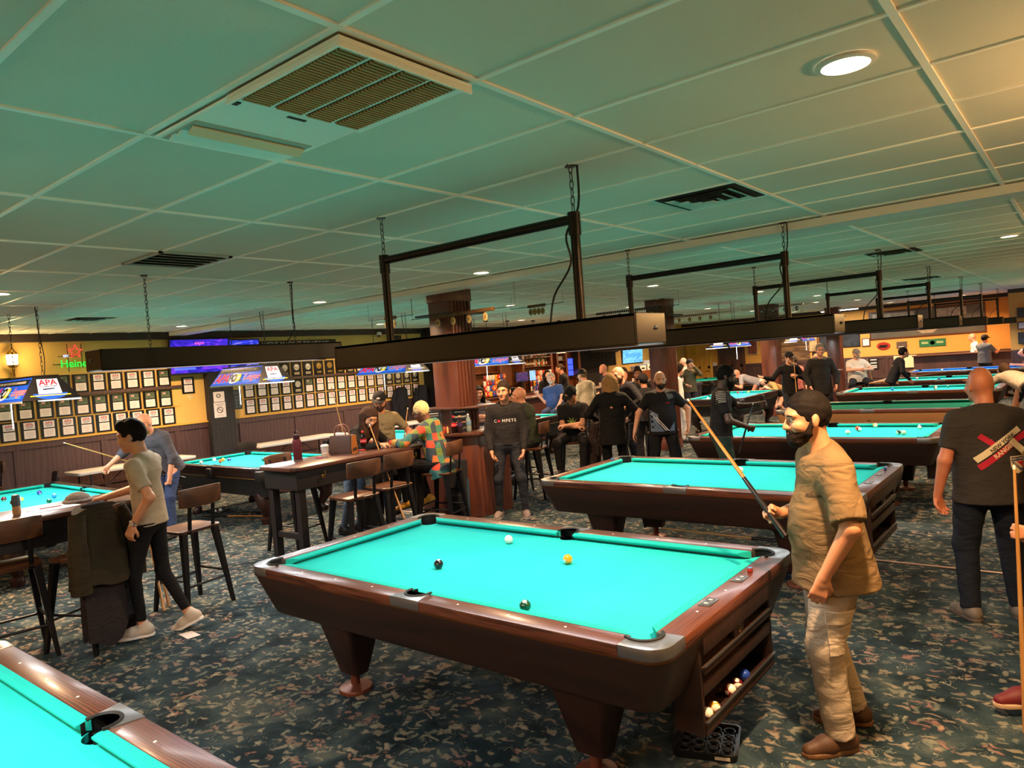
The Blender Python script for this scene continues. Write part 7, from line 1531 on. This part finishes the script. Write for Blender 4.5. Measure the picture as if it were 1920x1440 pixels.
fc = thing('far_counter', 'dark red wood counter in front of the orange back wall', 'counter', (-.40, 23.55, 0)); MB().box(-1.35, 1.35, -.12, .25, 0, 1.13).build('front', WAINS, fc, smooth=False, bevel=.004); MB().box(-1.38, 1.38, -.2, .35, 1.13, 1.17).build('top', TOPW, fc, bevel=.005)
sn = sheet('small_sign', 'small white notice by the yellow door', 'sign', 0, 0, 0, .16, .14); sn.location = (-9.0, Y1-.03, 1.26); sn.rotation_euler = (0, 0, -PI/2)
bn = thing('waste_bin', 'dark wheeled bin by the yellow door', 'bin', (-5.6, 14.6, 0)); MB().loft([rrect(.22, .24, .04, .0, 3), rrect(.28, .30, .05, .98, 3)]).build('body', M('bin_dark', '#1c1c22', .5), bn); MB().loft([rrect(.30, .32, .05, .98, 3), rrect(.30, .32, .05, 1.04, 3), rrect(.2, .22, .05, 1.07, 3)]).build('lid', MATS['bin_dark'], bn)
hw = thing('half_wall', 'wooden half wall counter behind the crouching player', 'counter', (-3.0, 17.3, 0)); MB().box(-1.0, .5, -.10, .10, 0, 1.06).build('panel', MAHOG, hw, smooth=False, bevel=.004); MB().box(-1.06, .56, -.2, .2, 1.06, 1.10).build('top', TOPW, hw, bevel=.005)

# unseen lanterns: first inferred from the ceiling's glow, the others added to warm it
for x, y, pw, lab in ((3.75, .45, 105, 'glowing brass lantern hanging just past the right picture edge'), (3.9, 5.6, 60, 'added glowing brass lantern farther along past the right picture edge'), (3.9, 11.5, 70, 'third glowing brass lantern, added past the right picture edge'), (3.0, 17.5, 60, 'fourth glowing brass lantern, added past the right picture edge'),
    (-1.2, -5.6, 70, 'added glowing brass lantern behind the viewpoint'), (-6.6, -5.2, 60, 'added glowing brass lantern past the left picture edge')):
    l2 = copy_tree(ln, None, (x, y, 2.40), None, lab)
    MB().cyl((0, 0, .33), (0, 0, H-2.40-.002), .006).lathe([(.04, H-2.40-.02), (.04, H-2.40-.001)], n=12).build('hanging_rod', BR, l2)
    point_light('lantern_light', (x-.12, y, 2.54), pw, (1, .55, .20), .08)
ft = thing('ceiling_fixture', 'bright fluorescent ceiling fixture near the back wall', 'ceiling light', (-3.9, 23.3, H)); MB().box(-.6, .6, -.15, .15, -.08, -.002).build('housing', WHITE, ft, smooth=False, bevel=.004); MB().box(-.57, .57, -.13, .13, -.10, -.08).build('tube_cover', M('tube_glow', '#ffffff', .4, emit=(1, .95, .88), estr=8), ft, smooth=False); area_light('fixture_light', (0, 0, -.11), 1.1, .24, 60, (1, .92, .80), ft)
